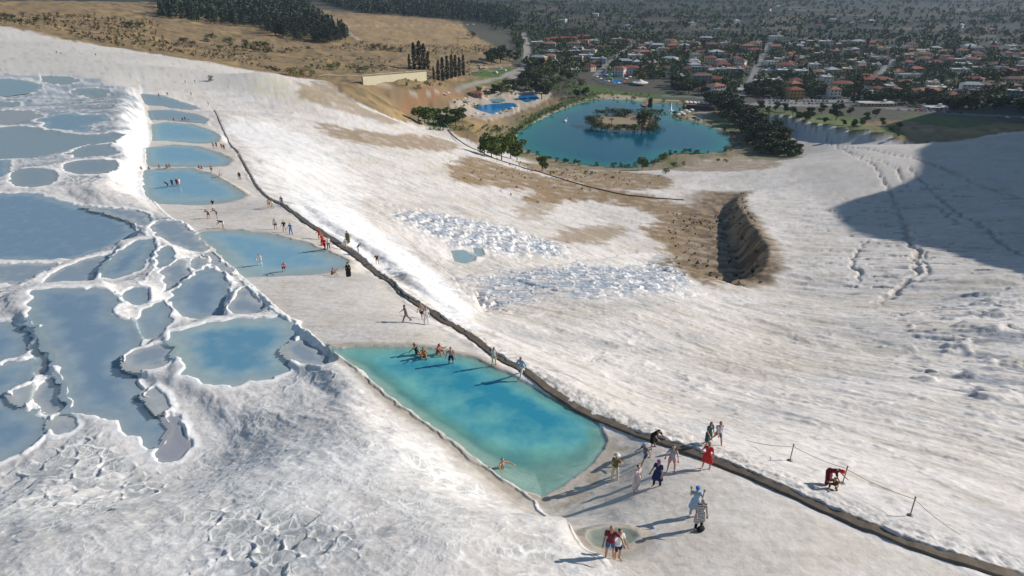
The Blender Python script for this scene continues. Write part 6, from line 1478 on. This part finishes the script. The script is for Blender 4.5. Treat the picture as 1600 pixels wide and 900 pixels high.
def house_parts(w_, d_, st, roof, veranda):
    k = (round(w_, 1), round(d_, 1), st, roof.startswith('flat'), veranda)
    if k in _hc: return _hc[k]
    H = st * 3.0; L = []
    mb = MB(); mb.box((0, 0, H / 2 - .5), (w_, d_, H + 1.0))
    if k[3]:
        for c_, s__ in (((0, d_/2 - .1, H + .3), (w_, .2, .7)), ((0, -d_/2 + .1, H + .3), (w_, .2, .7)), ((w_/2 - .1, 0, H + .3), (.2, d_ - .42, .7)), ((-w_/2 + .1, 0, H + .3), (.2, d_ - .42, .7))): mb.box(c_, s__)
    L.append(('wall', mb.mesh('wall'), 'w', (0, 0, 0)))
    mb = MB()
    if k[3]: mb.box((0, 0, H + .08), (w_ - .45, d_ - .45, .12)); mb.box((w_ * .25, d_ * .2, H + 1.1), (2.4, 2.4, 2.1))
    else:
        e = .6; rh = 1.9 if d_ < 9 else 2.4; x, y = w_/2 + e, d_/2 + e; rl = max(w_/2 - d_/2, .4)
        mb.add([(-x,-y,H+.02),(x,-y,H+.02),(x,y,H+.02),(-x,y,H+.02),(-x,-y,H+.2),(x,-y,H+.2),(x,y,H+.2),(-x,y,H+.2),(-rl,0,H+rh),(rl,0,H+rh)],
               [(3,2,1,0),(0,1,5,4),(1,2,6,5),(2,3,7,6),(3,0,4,7),(4,5,9,8),(6,7,8,9),(5,6,9),(7,4,8)])
        mb.box((rl * .5, d_ * .12, H + rh * .8), (.7, .7, 1.6))
    L.append(('roof', mb.mesh('roof'), 'r', (0, 0, 0)))
    wm = MB(); wm.box((0, 0, 0), (1.3, .12, 1.4)); wmm = wm.mesh('window')
    fm_ = MB(); fm_.box((0, 0, .78), (1.6, .2, .14)); fm_.box((0, 0, -.78), (1.7, .3, .12)); fmm = fm_.mesh('frame')
    sm_ = MB(); sm_.box((0, 0, 0), (.12, 1.3, 1.4)); smm = sm_.mesh('window')
    nx_ = max(2, int(w_ / 3.4))
    for f in range(st):
        for i in range(nx_):
            if f == 0 and i == nx_ // 2: continue
            L.append(('window', wmm, 'g', ((i + .5) / nx_ * w_ - w_/2, -d_/2 - .03, f * 3 + 1.7)))
        for i in range(2): L.append(('window', smm, 'g', (w_/2 + .03, (i - .5) * d_ * .5, f * 3 + 1.7)))
    mb = MB(); mb.box((0, 0, 0), (1.1, .14, 2.2)); L.append(('door', mb.mesh('door'), 'd', ((nx_ // 2 + .5) / nx_ * w_ - w_/2, -d_/2 - .03, 1.1)))
    if veranda:
        mb = MB(); mb.box((0, -d_/2 - 1.0, 3.05), (w_ * .8, 1.9, .16))
        for s in (-1, 1): mb.box((s * w_ * .37, -d_/2 - 1.8, 1.5), (.2, .2, 3.0))
        if st > 1: mb.box((0, -d_/2 - 1.92, 3.5), (w_ * .8, .08, .75))
        L.append(('balcony', mb.mesh('balcony'), 'w', (0, 0, 0)))
    _hc[k] = L; return L
def house(x, y, rz, w_, d_, st, roof, wall, label, veranda=False, cat='house', group=None, name='house'):
    r = empty(name, (x, y, gz(x, y)), rz); tag(r, label, cat, group)
    for nm, me, k, lc in house_parts(w_, d_, st, roof, veranda):
        part(nm, me, r, {'w': WALLM[wall], 'r': ROOFM[roof], 'g': GLASSM, 'd': DOORM}[k], lc)
    return r
placed = []
def sph(px, py, rz, w_, d_, st, roof, wall, label, veranda=True, cat='building'):
    q = plane_pts([px], [py], 7.0)[0]; placed.append((q[0], q[1], max(w_, d_) * .62)); house(q[0], q[1], R(rz), w_, d_, st, roof, wall, label, veranda, cat, None, 'building')
sph(880,62,4,46,14,2,'red tiled','ochre','long ochre hotel with red tiled roof in the back left of the village')
sph(910,58,2,30,12,2,'red tiled','ochre','shorter ochre wing with red roof beside the long hotel')
sph(862,84,12,26,18,1,'metal','cream','low hall with a broad pale metal roof at the left village edge', False)
sph(858,96,-8,16,12,2,'orange tiled','cream','cream guesthouse with orange tiled roof below the pale hall')
sph(915,90,-4,22,10,2,'flat white','white','bright white guesthouse with flat roof left of the wooded strip')
sph(935,95,-10,20,9,2,'flat white','pale blue','pale blue guesthouse with white roof next to the bright white one')
sph(993,92,6,20,9,3,'flat white','white','white arcaded guesthouse with three floors above the green trees')
sph(1033,84,0,10,9,4,'flat white','cream','tall narrow cream house standing above its neighbours')
sph(1000,82,-4,30,12,2,'orange tiled','cream','wide cream building with orange roof behind the arcaded guesthouse')
sph(1022,104,-3,30,9,1,'orange tiled','pink','low building with long orange red roof above the dark hedge')
sph(1094,133,2,20,12,4,'brown tiled','grey','grey four storey guesthouse with brown roof by the lake road')
sph(1118,128,-12,16,10,2,'red tiled','pink','pink house with red roof right of the grey guesthouse')
sph(1108,142,0,22,8,1,'red tiled','pink','low red roofed shop row in front of the grey guesthouse')
sph(1154,142,4,26,10,1,'flat white','white','low restaurant with long white awning roof by the road')
sph(1180,146,2,20,9,1,'metal','grey','low grey shed with metal roof right of the white awning')
sph(1316,134,-14,20,14,2,'red tiled','cream','large house with steep red roof left of the dark poplar')
sph(1366,127,-6,34,16,2,'red tiled','pink','very wide pink building with dark red roof in the middle right')
sph(1368,165,0,34,9,1,'flat white','cream','long roadside kiosk building with flat white roof and open front')
sph(1448,146,8,30,13,2,'orange tiled','cream','cream hotel with orange roof behind the roadside trees')
sph(1465,130,-8,46,10,1,'flat white','white','long low building with bright white flat roof at far right')
sph(1420,120,4,26,10,2,'flat grey','white','white block with flat grey roof above the long white building')
sph(1530,138,-10,26,12,2,'brown tiled','pink','brown roofed building near the right edge of the village')
sph(1570,140,6,26,12,2,'brown tiled','cream','cream building with brown roof at the right edge of the village')
sph(1460,172,2,20,7,1,'flat white','white','small white roofed kiosk in the lower right by the road')
sph(1212,60,2,22,10,3,'flat white','white','white block with flat roof beside dark trees at the back', True)
sph(1210,78,-6,18,10,3,'orange tiled','white','three storey white guesthouse with orange roof left of the dark grove')
road_lines = [wp(pl, flat_fn) for pl, _, _ in ROADS]
aq = plane_pts([965], [128], 7.0)[0]
rows = np.array([150, 143, 136, 129.5, 123, 117, 111, 105.5, 100.5, 96, 91.5, 87.5, 83.5, 80, 76.5, 73.5, 70.5, 67.5, 65])
cnt = {}
hs_ = []
for ri, yy in enumerate(rows):
    rr_ = np.hypot(*plane_pts([1100], [yy], 7.0)[0]); px = 815 + 20 * r2.random()
    while px < 1640:
        step = (11 + 9 * r2.random()) * FPX / rr_ * 1.25
        px += step
        y2 = yy + r2.normal(0, 1.6)
        if r2.random() < .34 + .12 * math.sin(px / 60): continue
        if y2 > 116 and px < 1045: continue
        if y2 > 128 and px < 1068: continue
        if px < 835 and y2 > 75: continue
        if y2 > 62 and px > 1380 and y2 < 74: continue
        q = plane_pts([px], [y2], 7.0)[0]
        if any(math.hypot(q[0] - a, q[1] - b) < c + 7 for a, b, c in placed): continue
        if any(ldist(rl, np.array([q[0]]), np.array([q[1]]))[0][0] < 9 for rl in road_lines): continue
        hs_.append((ri, px, q[0], q[1]))
hs_.sort(key=lambda t: t[0])
if len(hs_) > 262: hs_ = [hs_[int(i)] for i in sorted(r2.choice(len(hs_), 262, replace=False))]
hs_.sort(key=lambda t: (t[0], t[1]))
ROWN = ['front', 'second', 'third', 'fourth', 'fifth', 'sixth', 'seventh', 'eighth', 'ninth', 'tenth', 'eleventh', 'twelfth', 'thirteenth', 'fourteenth', 'fifteenth', 'sixteenth', 'seventeenth', 'eighteenth', 'rearmost']
for ri, px, x, y in hs_:
    wall = ['white', 'cream', 'white', 'pink', 'grey', 'cream', 'ochre', 'white'][int(r2.integers(0, 8))]
    roof = ['red tiled', 'flat grey', 'flat white', 'brown tiled', 'red tiled', 'orange tiled', 'flat white', 'metal', 'flat white'][int(r2.integers(0, 9))]
    st = int(r2.choice([1, 2, 2, 2, 3, 3])); w_ = float(r2.choice([11., 14., 19.])); d_ = float(r2.choice([9., 12.]))
    key = (ri, wall, roof, st); cnt[key] = cnt.get(key, 0) + 1
    lab = '%s %s house, %s roof, %s such from left in the village\'s %s row' % ({1: 'low', 2: 'two-storey', 3: 'three-storey'}[st], wall, roof, ORD[cnt[key] - 1], ROWN[ri])
    house(x, y, R(float(r2.normal(-4, 13))), w_, d_, st, roof, wall, lab, bool(r2.random() < .4), 'house', 'houses of the village')
    placed.append((x, y, w_ * .6))
PL = np.array([(a, b) for a, b, c in placed])
def clear_pts(q, gap):
    keep = []
    for v in q:
        if np.min(np.hypot(PL[:, 0] - v[0], PL[:, 1] - v[1])) > gap: keep.append(v)
    return np.array(keep)
tp_ = [(815,150),(880,118),(950,112),(1040,124),(1060,150),(1160,152),(1330,160),(1420,168),(1600,176),('w',40,640),('w',41,1300),('w',0,1350),(800,68),(812,100)]
tq = clear_pts(fill(tp_, 4600, flat_fn), 8.2); tq = tq[np.argsort(np.hypot(tq[:, 0], tq[:, 1]))]
rd = np.min([ldist(rl, tq[:, 0], tq[:, 1])[0] for rl in road_lines], 0); tq = tq[rd > 6]
for k, q in enumerate(tq[:230]):
    lf = ['dark', 'dark', 'mid', 'dark'][k % 4]; kd = 'tall' if k % 9 == 0 else 'broad'
    lab = {('dark', 'broad'): 'dark round tree crowding the village front near the road and lake', ('mid', 'broad'): 'mid green round tree crowding the village front near the road and lake',
           ('dark', 'tall'): 'slim dark tree rising among the front houses of the village', ('mid', 'tall'): 'slim green tree rising among the front houses of the village'}[(lf, kd)]
    tree(kd, lf, (q[0], q[1], gz(*q)), 6 + 6 * r2.random() ** 1.5, lab, 'tree', lab.replace(' tree', ' trees'), wide=1.25)
q = tq[230:]; half = len(q) // 2
scatter_mesh('trees_mass', np.c_[q, gzs(q)][:half * 2:1], 5 + 7 * r2.random(half * 2) ** 1.5, 40, .24, 'dark', 'dense mass of dark trees filling the village between its houses')
cy = clear_pts(fill([(1180,110),(1340,105),(1600,120),(1600,60),(1180,50),(900,60)], 60, flat_fn), 6)
for q in cy[:36]: tree('cypress', 'cypress', (q[0], q[1], gz(*q)), 11 + 8 * r2.random(), 'slim dark cypress standing up from the village trees', 'tree', 'cypresses in the village', wide=1.4)
tpx('cypress', 'dark', 1334, 158, 40, 'tall pale poplar beside the steep red roof', None, wide=1.6, name='poplar_tree', zpl=7.0)
tpx('cypress', 'dark', 1341, 158, 34, 'slightly shorter poplar right beside the tall one', None, wide=1.5, name='poplar_tree', zpl=7.0)
tpx('broad', 'gold', 1001, 130, 17, 'golden leaved tree above the white parasol roof of the water park', None)
tpx('broad', 'gold', 1298, 150, 13, 'yellowish tree in front of the large red roofed house', None)
# plain
fa = []
for _ in range(8000):
    az = R(-22 + 62 * r2.random()); r_ = math.exp(math.log(1250) + (math.log(7000) - math.log(1250)) * r2.random()); fa.append((math.sin(az) * r_, math.cos(az) * r_))
fa = np.array(fa); w_ = fbm(fa[:, 0] / 160, fa[:, 1] / 90, 3, 311); fa = fa[(w_ > -.15) & (f3(fa[:, 0], fa[:, 1]) < 14)]
scatter_mesh('groves', np.c_[fa, gzs(fa)], 6 + 7 * r2.random(len(fa)), 12, .42, 'dark', 'orchards and hedgerows over the far plain')
# orchard rows
ro = []
for _ in range(46):
    az = R(-12 + 50 * r2.random()); r_ = 1300 + 2600 * r2.random() ** 1.4; cx_, cy_ = math.sin(az) * r_, math.cos(az) * r_; th = r2.normal(0, .25); L = 60 + 160 * r2.random()
    for t in np.arange(-L, L, 8): ro.append((cx_ + math.cos(th) * t, cy_ + math.sin(th) * t))
ro = np.array(ro); ro = ro[f3(ro[:, 0], ro[:, 1]) < 14]
scatter_mesh('hedgerows', np.c_[ro, gzs(ro)], 5 + 4 * r2.random(len(ro)), 14, .4, 'dark', 'lines of dark trees between the fields of the plain')
fh = []
for k in range(22):
    px = [1185, 1200, 1215, 1232, 1250, 1300, 1330, 860, 930, 1080, 1420, 1500, 880, 1010, 1150, 1240, 1278, 1360, 1440, 1545, 980, 1120][k]; py = [14, 16, 12, 18, 22, 34, 40, 26, 28, 40, 38, 44, 40, 38, 36, 38, 44, 36, 50, 52, 46, 50][k]
    q = plane_pts([px], [py], 1.5)[0]; rf = ['flat white', 'red tiled', 'metal'][k % 3]
    house(q[0], q[1], R(r2.normal(0, 20)), 14., 9., 2, rf, 'white', 'distant white farmhouse, %s roof, %s such from left on the plain' % (rf, ORD[sum(1 for j in range(22) if j % 3 == k % 3 and [1185, 1200, 1215, 1232, 1250, 1300, 1330, 860, 930, 1080, 1420, 1500, 880, 1010, 1150, 1240, 1278, 1360, 1440, 1545, 980, 1120][j] < px)]), False, 'house', 'farmhouses on the plain')

# ------------------------------------------------------------------ retaining wall with balusters
wallm = pm('retaining_stone', (.46, .42, .30), .9, noise=.2, scale=.4)
A_, B_, C_ = P3(500, 124), P3(568, 133), P3(667, 126)
a, b, s = ray(568, 120); rr_ = math.hypot(B_.x, B_.y); zt = CZ + float(s) * rr_
a, b, s = ray(667, 112); zc = CZ + float(s) * math.hypot(C_.x, C_.y)
mb = MB()
Pw = [Vector((*B_.lerp(C_, t).to_2d(), 0)) for t in np.linspace(0, 1, 9)]
Vw = []
n_ = Vector((C_.y - B_.y, -(C_.x - B_.x), 0)).normalized()
ZT = lambda t: zt + (zc - zt) * t
for ip, p in enumerate(Pw):
    z_t = ZT(ip / 8)
    zb = gz(p.x, p.y) - 3
    Vw += [(p.x, p.y, zb), (p.x, p.y, z_t), (p.x - n_.x * 1.2, p.y - n_.y * 1.2, z_t), (p.x - n_.x * 1.2, p.y - n_.y * 1.2, zb)]
mb.add(Vw, [(i*4+j, i*4+(j+1) % 4, (i+1)*4+(j+1) % 4, (i+1)*4+j) for i in range(8) for j in range(4)] + [(3,2,1,0), (32,33,34,35)])
rw = empty('retaining_wall', (0, 0, 0)); tag(rw, 'long pale stone retaining wall with a row of balusters, below the cypresses', 'wall')
part('wall', mb.mesh('wall'), rw, wallm)
mb = MB(); mb.box((0, 0, .5), (.5, .5, 1.0)); mb.box((0, 0, 1.06), (.7, .7, .12)); bal = mb.mesh('baluster')
for k in range(34):
    t = k / 33; p = B_.lerp(C_, t); part('baluster', bal, rw, wallm, (p.x - n_.x * .6, p.y - n_.y * .6, ZT(t)))
mb = MB(); mb.tube([(B_.x - n_.x * .6, B_.y - n_.y * .6, zt + 1.2), (C_.x - n_.x * .6, C_.y - n_.y * .6, zc + 1.2)], .22, 4); part('rail', mb.mesh('rail'), rw, wallm)
# fill behind the wall is the slope itself; a second shorter stretch of balusters on the mound
bl_ = empty('balustrade', (0, 0, 0)); tag(bl_, 'line of pale balusters along the top of the brown mound left of the retaining wall', 'balustrade')
A2, B2 = P3(498, 121), P3(566, 121)
for k in range(20):
    p = A2.lerp(B2, k / 19); part('baluster', bal, bl_, wallm, (p.x, p.y, gz(p.x, p.y)))
mb = MB(); pp = [A2.lerp(B2, t) for t in np.linspace(0, 1, 12)]; mb.tube([(p.x, p.y, gz(p.x, p.y) + 1.25) for p in pp], .2, 4); part('rail', mb.mesh('rail'), bl_, wallm)
# low dark boundary wall through the gold grass
pl = P3(700, 203), P3(728, 226), P3(760, 244), P3(800, 257), P3(850, 271), P3(900, 287), P3(950, 300), P3(1000, 308), P3(1068, 313)
mb = MB()
pts_ = chaikin(np.array([(p.x, p.y) for p in pl]), 2, False); Vv = []
for i, p in enumerate(pts_):
    t = pts_[min(i + 1, len(pts_) - 1)] - pts_[max(i - 1, 0)]; t = t / np.linalg.norm(t); nn = np.array([t[1], -t[0]]) * .2; z = gz(*p)
    Vv += [(p[0] - nn[0], p[1] - nn[1], z - .6), (p[0] + nn[0], p[1] + nn[1], z - .6), (p[0] + nn[0], p[1] + nn[1], z + .4), (p[0] - nn[0], p[1] - nn[1], z + .4)]
m_ = len(pts_); mb.add(Vv, [(i*4+j, i*4+(j+1) % 4, (i+1)*4+(j+1) % 4, (i+1)*4+j) for i in range(m_-1) for j in range(4)] + [(0,1,2,3), tuple((m_-1)*4 + j for j in (3,2,1,0))])
o = add_obj('boundary_wall', mb.mesh('boundary_wall', pm('dark_stone', (.17, .115, .08), .9, noise=.3))); tag(o, 'low dark boundary wall running through the golden dry grass below the lake', 'wall')

# ------------------------------------------------------------------ lake furniture
WH = pm('white_paint', (.75, .75, .74), .4); CANV = pm('canvas', (.68, .66, .62), .8)
g = Vector((*plane_pts([883], [190], lkz)[0], lkz)); r = empty('pedal_boat', g, R(40), 1.3); tag(r, 'small white swan shaped pedal boat alone on the left of the lake', 'boat')
mb = MB(); mb.ball((0, 0, .35), 1.0, (1.5, .85, .5)); part('hull', mb.mesh('hull', None, True), r, WH)
mb = MB(); mb.tube([(1.2, 0, .5), (1.5, 0, 1.2), (1.25, 0, 1.9), (1.5, 0, 2.3), (1.85, 0, 2.15)], [.28, .18, .14, .17, .06], 8); part('neck', mb.mesh('neck', None, True), r, WH)
mb = MB(); mb.ball((-.1, 0, 1.0), .5, (1.2, .9, .8)); part('canopy', mb.mesh('canopy', None, True), r, WH)
mb = MB(); mb.tube([(1.8, 0, 2.16), (2.05, 0, 2.06)], [.06, .01], 6); part('beak', mb.mesh('beak'), r, FABRIC['orange'])
g = Vector((*plane_pts([1048], [173], lkz)[0], lkz)); r = empty('fountain', g); tag(r, 'white water jet fountain spouting at the far end of the lake', 'fountain')
spray = pm('spray', (.80, .84, .86), .6)
mb = MB(); mb.lathe([(.9, 0), (.7, 1.0), (.45, 4.0), (.30, 7.0), (.1, 9.0)], 10); V_ = mb.V[0]; V_[:, :2] *= (1 + .35 * r2.normal(size=(len(V_), 1))); part('jet', mb.mesh('jet', None, True), r, spray)
mb = MB()
for k in range(60): a = r2.random() * 6.28; q = r2.random() * 3.4; mb.ball((math.cos(a) * q, math.sin(a) * q, .12), .25 + .2 * r2.random(), (1, 1, .5), 6)
part('foam', mb.mesh('foam', None, True), r, spray)
mb = MB(); mb.lathe([(1.6, -.3), (1.6, .05), (1.2, .12)], 14); part('basin', mb.mesh('basin'), r, pm('grey_stone', (.3, .3, .29), .8))
g = Vector((*plane_pts([1010], [165], lkz)[0], lkz)); r = empty('jetty', (g.x, g.y, lkz), R(0)); tag(r, 'small brown wooden jetty platform at the far lake shore', 'jetty')
mb = MB()
for k in range(9): mb.box((-4 + k, 0, .75), (.9, 12, .12))
part('deck', mb.mesh('deck'), r, pm('jetty_wood', (.26, .17, .11), .8, noise=.3))
for sx in (-1, 1):
    for sy in (-1, 0, 1): mb = MB(); mb.tube([(0, 0, -1.2), (0, 0, 1.6)], .14, 6); part('post', mb.mesh('post'), r, BARK, (sx * 4.2, sy * 5.5, 0))
# cafe on the shore: white slatted sun roofs, dark building
cz_ = lambda px, py: P3(px, py)
g = cz_(1093, 172); r = empty('lakeside_cafe', g, R(-24)); tag(r, 'dark lakeside cafe with slatted white sun roof among trees on the far shore', 'cafe')
mb = MB(); mb.box((0, 4, 1.8), (24, 7, 3.6)); part('wall', mb.mesh('wall'), r, pm('cafe_dark', (.05, .045, .06), .7))
mb = MB(); mb.box((0, 4, 3.8), (25, 8, .3)); part('roof', mb.mesh('roof'), r, ROOFM['brown tiled'])
mb = MB()
for k in range(7): mb.box((-13 + k * 3.6, 9.5, 4.6 + .03 * k), (2.4, 9, .15), R(18))
part('sun_roof', mb.mesh('sun_roof'), r, CANV)
for k in range(6): mb = MB(); mb.tube([(0, 0, 0), (0, 0, 4.6)], .1, 6); part('post', mb.mesh('post'), r, BARK, (-12 + k * 4.6, 6.5, 0))
def parasol(px, py, label, colr='canvas', sc_=1.0, group='parasols round the lake and pools'):
    g = P3(px, py); r = empty('parasol', g, 0, sc_); tag(r, label, 'parasol', group)
    k = 'parasol'
    if k not in _cache:
        mb = MB(); mb.lathe([(1.9, 2.3), (1.85, 2.36), (1.0, 2.8), (.05, 3.1)], 8); mb2 = MB(); mb2.tube([(0, 0, 0), (0, 0, 3.0)], .05, 6); mb3 = MB(); mb3.lathe([(.4, 0), (.38, .1), (.1, .14)], 10)
        _cache[k] = (mb.mesh('canopy'), mb2.mesh('pole'), mb3.mesh('base'))
        for m_ in _cache[k]: m_.materials.append(None)
    cm = {'canvas': CANV, 'straw': pm('straw', (.42, .30, .16), .9), 'blue': FABRIC['blue'], 'red': FABRIC['red']}[colr]
    part('canopy', _cache[k][0], r, cm); part('pole', _cache[k][1], r, iron); part('base', _cache[k][2], r, iron)
for k, (px, py) in enumerate([(1059,184),(1063,181),(1067,183),(1071,178),(1075,180),(1080,177)]): parasol(px, py, 'white parasol, %s from left on the little cafe headland in the lake' % ORD[k], 'canvas', 1.3)
for k, (px, py) in enumerate([(716,161),(726,158),(733,164),(745,182),(757,184),(775,182),(788,178),(800,173),(808,171),(700,150),(790,176)]): parasol(px, py, '%s parasol, %s from left round the bathing pools' % (['straw', 'white'][k % 2], ORD[sum(1 for (a, _) in [(716,161),(726,158),(733,164),(745,182),(757,184),(775,182),(788,178),(800,173),(808,171),(700,150),(790,176)] if a < px)]), ['straw', 'canvas'][k % 2], 1.1)
# sun loungers
mbl = MB(); mbl.box((0, 0, .34), (.65, 1.3, .08)); mbl.add([(-.32,.65,.34),(.32,.65,.34),(.32,1.2,.75),(-.32,1.2,.75),(-.32,.65,.28),(.32,.65,.28),(.32,1.2,.69),(-.32,1.2,.69)], [(0,1,2,3),(7,6,5,4),(0,4,5,1),(1,5,6,2),(2,6,7,3),(3,7,4,0)]); bed = mbl.mesh('bed')
mbl = MB(); [mbl.box((sx * .28, sy * .55, .15), (.05, .05, .3)) for sx in (-1, 1) for sy in (-1, 1)]; lg = mbl.mesh('frame')
for k in range(26):
    px = 742 + k * 2.6; py = (184 if k < 13 else 184 - (k - 13) * .85) + (0 if k < 20 else -1)
    g = P3(px, py); r = empty('sun_lounger', g, R(-20 + 5 * r2.normal()), 1.3); tag(r, 'tiny white sun lounger in the row along the near side of the bathing pools', 'sun lounger', 'sun loungers by the bathing pools'); part('bed', bed, r, WH); part('frame', lg, r, WH)
# pool kiosk and changing building
q = P3(746, 150); house(q.x, q.y, R(-18), 11., 7., 1, 'orange tiled', 'pink', 'small pink kiosk with orange roof by the bathing pools', False, 'kiosk', None, 'kiosk')
# stone ruins on the lawn
for k, (px, py, w_, rz) in enumerate([(742,113,5,10),(770,113,9,-35),(785,110,7,-25),(779,107,6,-10)]):
    g = P3(px, py); mb = MB(); mb.box((0, 0, .5), (w_ * 1.4, 2.2, 1.2), 0, .9); mb.box((w_ * .3, .3, 1.2), (w_ * .5, 1.4, .6), .1, .85)
    o = add_obj('stone_block', mb.mesh('stone_block', WALLM['white'])); o.location = g; o.rotation_euler = (0, 0, R(rz)); tag(o, 'pale stone block, %s from left on the green lawn above the bathing pools' % ORD[[0, 1, 3, 2][k]], 'stone')
# utility mast
g = P3(716, 86); r = empty('lattice_mast', g); tag(r, 'thin pale lattice mast standing in the brown field', 'mast')
mb = MB(); H = px_h(g, 26)
for sx, sy in ((-1, -1), (1, -1), (1, 1), (-1, 1)): mb.tube([(sx * .9, sy * .9, 0), (sx * .25, sy * .25, H)], .12, 4)
for z in np.linspace(.1, .95, 9): w_ = .9 - .65 * z; mb.tube([(-w_, -w_, z * H), (w_, -w_, z * H + 1.2), (w_, w_, z * H), (-w_, w_, z * H + 1.2), (-w_, -w_, z * H)], .07, 4)
part('tower', mb.mesh('tower'), r, iron)
for z in (.8, .9): mb = MB(); mb.box((0, 0, z * H), (5, .2, .2)); part('crossarm', mb.mesh('crossarm'), r, iron)

# ------------------------------------------------------------------ water park
def slide(px, py, turns, rad, h, colr, label, rz):
    g = P3(px, py); r = empty('water_slide', g, R(rz)); tag(r, label, 'water slide', 'water slides of the village water park')
    P_ = []
    for t in np.linspace(0, 1, 40): a = turns * 2 * math.pi * t; P_.append((math.cos(a) * rad * (1 + .5 * t) + 8 * t, math.sin(a) * rad, h * (1 - t) ** 1.1 + .6))
    mb = MB(); mb.tube(P_, .75, 8); part('chute', mb.mesh('chute', None, True), r, pm('slide_' + colr, {'yellow': (.62, .50, .06), 'pink': (.60, .10, .28), 'blue': (.05, .20, .60), 'green': (.14, .42, .12), 'white': (.7, .7, .7)}[colr], .35))
    for k in range(4): mb = MB(); x, y, z = P_[k * 9]; mb.tube([(x, y, 0), (x, y, z)], .18, 6); part('post', mb.mesh('post'), r, WH)
slide(948,118,1.5,3.5,9,'yellow','yellow spiral water slide, tallest in the village water park',10)
slide(957,117,1.2,3.0,8,'pink','pink spiral water slide right of the yellow one',-20)
slide(943,121,1.0,3.0,6,'blue','blue water slide left of the yellow one',60)
slide(950,123,.8,3.0,5,'green','green water slide in front of the yellow one',-50)
slide(966,120,.6,5.0,4,'white','low white water slide beside the water park pool',0)
for k, (px, py, c) in enumerate([(932,124,'canvas'),(938,127,'canvas'),(944,130,'blue'),(950,131,'canvas'),(958,133,'blue'),(966,134,'canvas'),(974,131,'red'),(978,127,'canvas'),(984,124,'canvas'),(976,120,'red'),(968,118,'canvas')]): parasol(px, py, '%s parasol, %s in the ring round the water park pool' % ({'canvas': 'white', 'blue': 'blue', 'red': 'red'}[c], ORD[k]), c, 1.25, 'parasols of the water park')
g = P3(1000, 133); r = empty('pavilion', g); tag(r, 'round white tent pavilion right of the water park', 'pavilion')
mb = MB(); mb.lathe([(8.5, 2.8), (8.3, 3.0), (4.5, 3.9), (.3, 6.2)], 16); part('canopy', mb.mesh('canopy'), r, CANV)
for k in range(8): a = k * math.pi / 4; mb = MB(); mb.tube([(math.cos(a) * 7.6, math.sin(a) * 7.6, 0), (math.cos(a) * 7.6, math.sin(a) * 7.6, 2.9)], .12, 6); part('post', mb.mesh('post'), r, WH)

# ------------------------------------------------------------------ parked cars
CARP = {k: pm('car_' + k, v, .25, .2, .5) for k, v in {'white': (.72, .72, .72), 'silver': (.42, .43, .45), 'black': (.02, .02, .02), 'red': (.40, .03, .03), 'blue': (.04, .08, .25)}.items()}
mb = MB()
prof = [(-2.15,.45),(-2.2,.75),(-2.0,.92),(-1.2,.98),(1.9,.96),(2.15,.8),(2.15,.42)]
Vc = [(x, s * (.86 if z < .9 else .80), z) for s in (-1, 1) for x, z in prof]; n_ = len(prof)
mb.add(Vc, [tuple(range(n_)), tuple(range(2*n_-1, n_-1, -1))] + [(j, n_ + j, n_ + (j+1) % n_, (j+1) % n_) for j in range(n_)]); carb = mb.mesh('body')
mb = MB(); mb.add([(-1.35,-.76,.95),(1.7,-.76,.95),(1.2,-.62,1.45),(-.65,-.62,1.45),(-1.35,.76,.95),(1.7,.76,.95),(1.2,.62,1.45),(-.65,.62,1.45)], [(0,1,2,3),(7,6,5,4),(3,2,6,7),(0,3,7,4),(1,5,6,2)]); carg = mb.mesh('cabin')
mb = MB(); mb.box((.28, 0, 1.47), (1.75, 1.2, .06)); carr = mb.mesh('roof')
mb = MB(); V_ = MB().lathe([(.10, -.1), (.33, -.1), (.33, .1), (.10, .1)], 12).V[0]; V_ = V_[:, [0, 2, 1]]; mb.add(V_, MB().lathe([(.10, -.1), (.33, -.1), (.33, .1), (.10, .1)], 12).F); carw = mb.mesh('wheel')
TYRE = pm('tyre', (.02, .02, .02), .8)
cl = []
for row, (y0, y1, n) in enumerate([((1182,154),(1325,155),26), ((1185,158),(1322,159.5),24), ((1190,162),(1318,163),20), ((1405,172),(1500,177),12), ((1560,184),(1600,186),4)]):
    for k in range(n):
        if r2.random() < .18: continue
        t = k / (n - 1); px = y0[0] + (y1[0] - y0[0]) * t; py = y0[1] + (y1[1] - y0[1]) * t; c = ['white', 'silver', 'black', 'white', 'red', 'white', 'blue', 'silver'][int(r2.integers(0, 8))]
        g = P3(px, py); r = empty('parked_car', g, R(80 + 6 * r2.normal())); where = 'village car park' if row < 3 else 'roadside at right'
        tag(r, 'tiny %s car parked in the %s' % (c, 'lot in front of the village' if row < 3 else 'roadside strip at the right'), 'car', '%s cars in the %s' % (c, where))
        part('body', carb, r, CARP[c]); part('cabin', carg, r, GLASSM); part('roof', carr, r, CARP[c])
        for sx in (-1.3, 1.3):
            for sy in (-.8, .8): part('wheel', carw, r, TYRE, (sx, sy, .33))

# ------------------------------------------------------------------ air between here and the plain
m = bpy.data.materials.new('haze_air'); m.use_nodes = True; n = m.node_tree
for x in list(n.nodes):
    if x.type == 'BSDF_PRINCIPLED': n.nodes.remove(x)
v = n.nodes.new('ShaderNodeVolumePrincipled'); v.inputs['Color'].default_value = (.62, .78, 1.0, 1); v.inputs['Density'].default_value = 6e-5; v.inputs['Anisotropy'].default_value = .2
n.links.new(v.outputs[0], n.nodes['Material Output'].inputs['Volume'])
zmin = float(T3.min()) - 1.5; ztop = max(CZ + 6, float(T3.max()) + 3)
mb = MB(); mb.box((0, 0, (zmin + ztop) / 2), (52000, 52000, ztop - zmin)); o = add_obj('haze', mb.mesh('haze', m)); o['kind'] = 'stuff'; o['label'] = 'thin bluish haze over the plain'
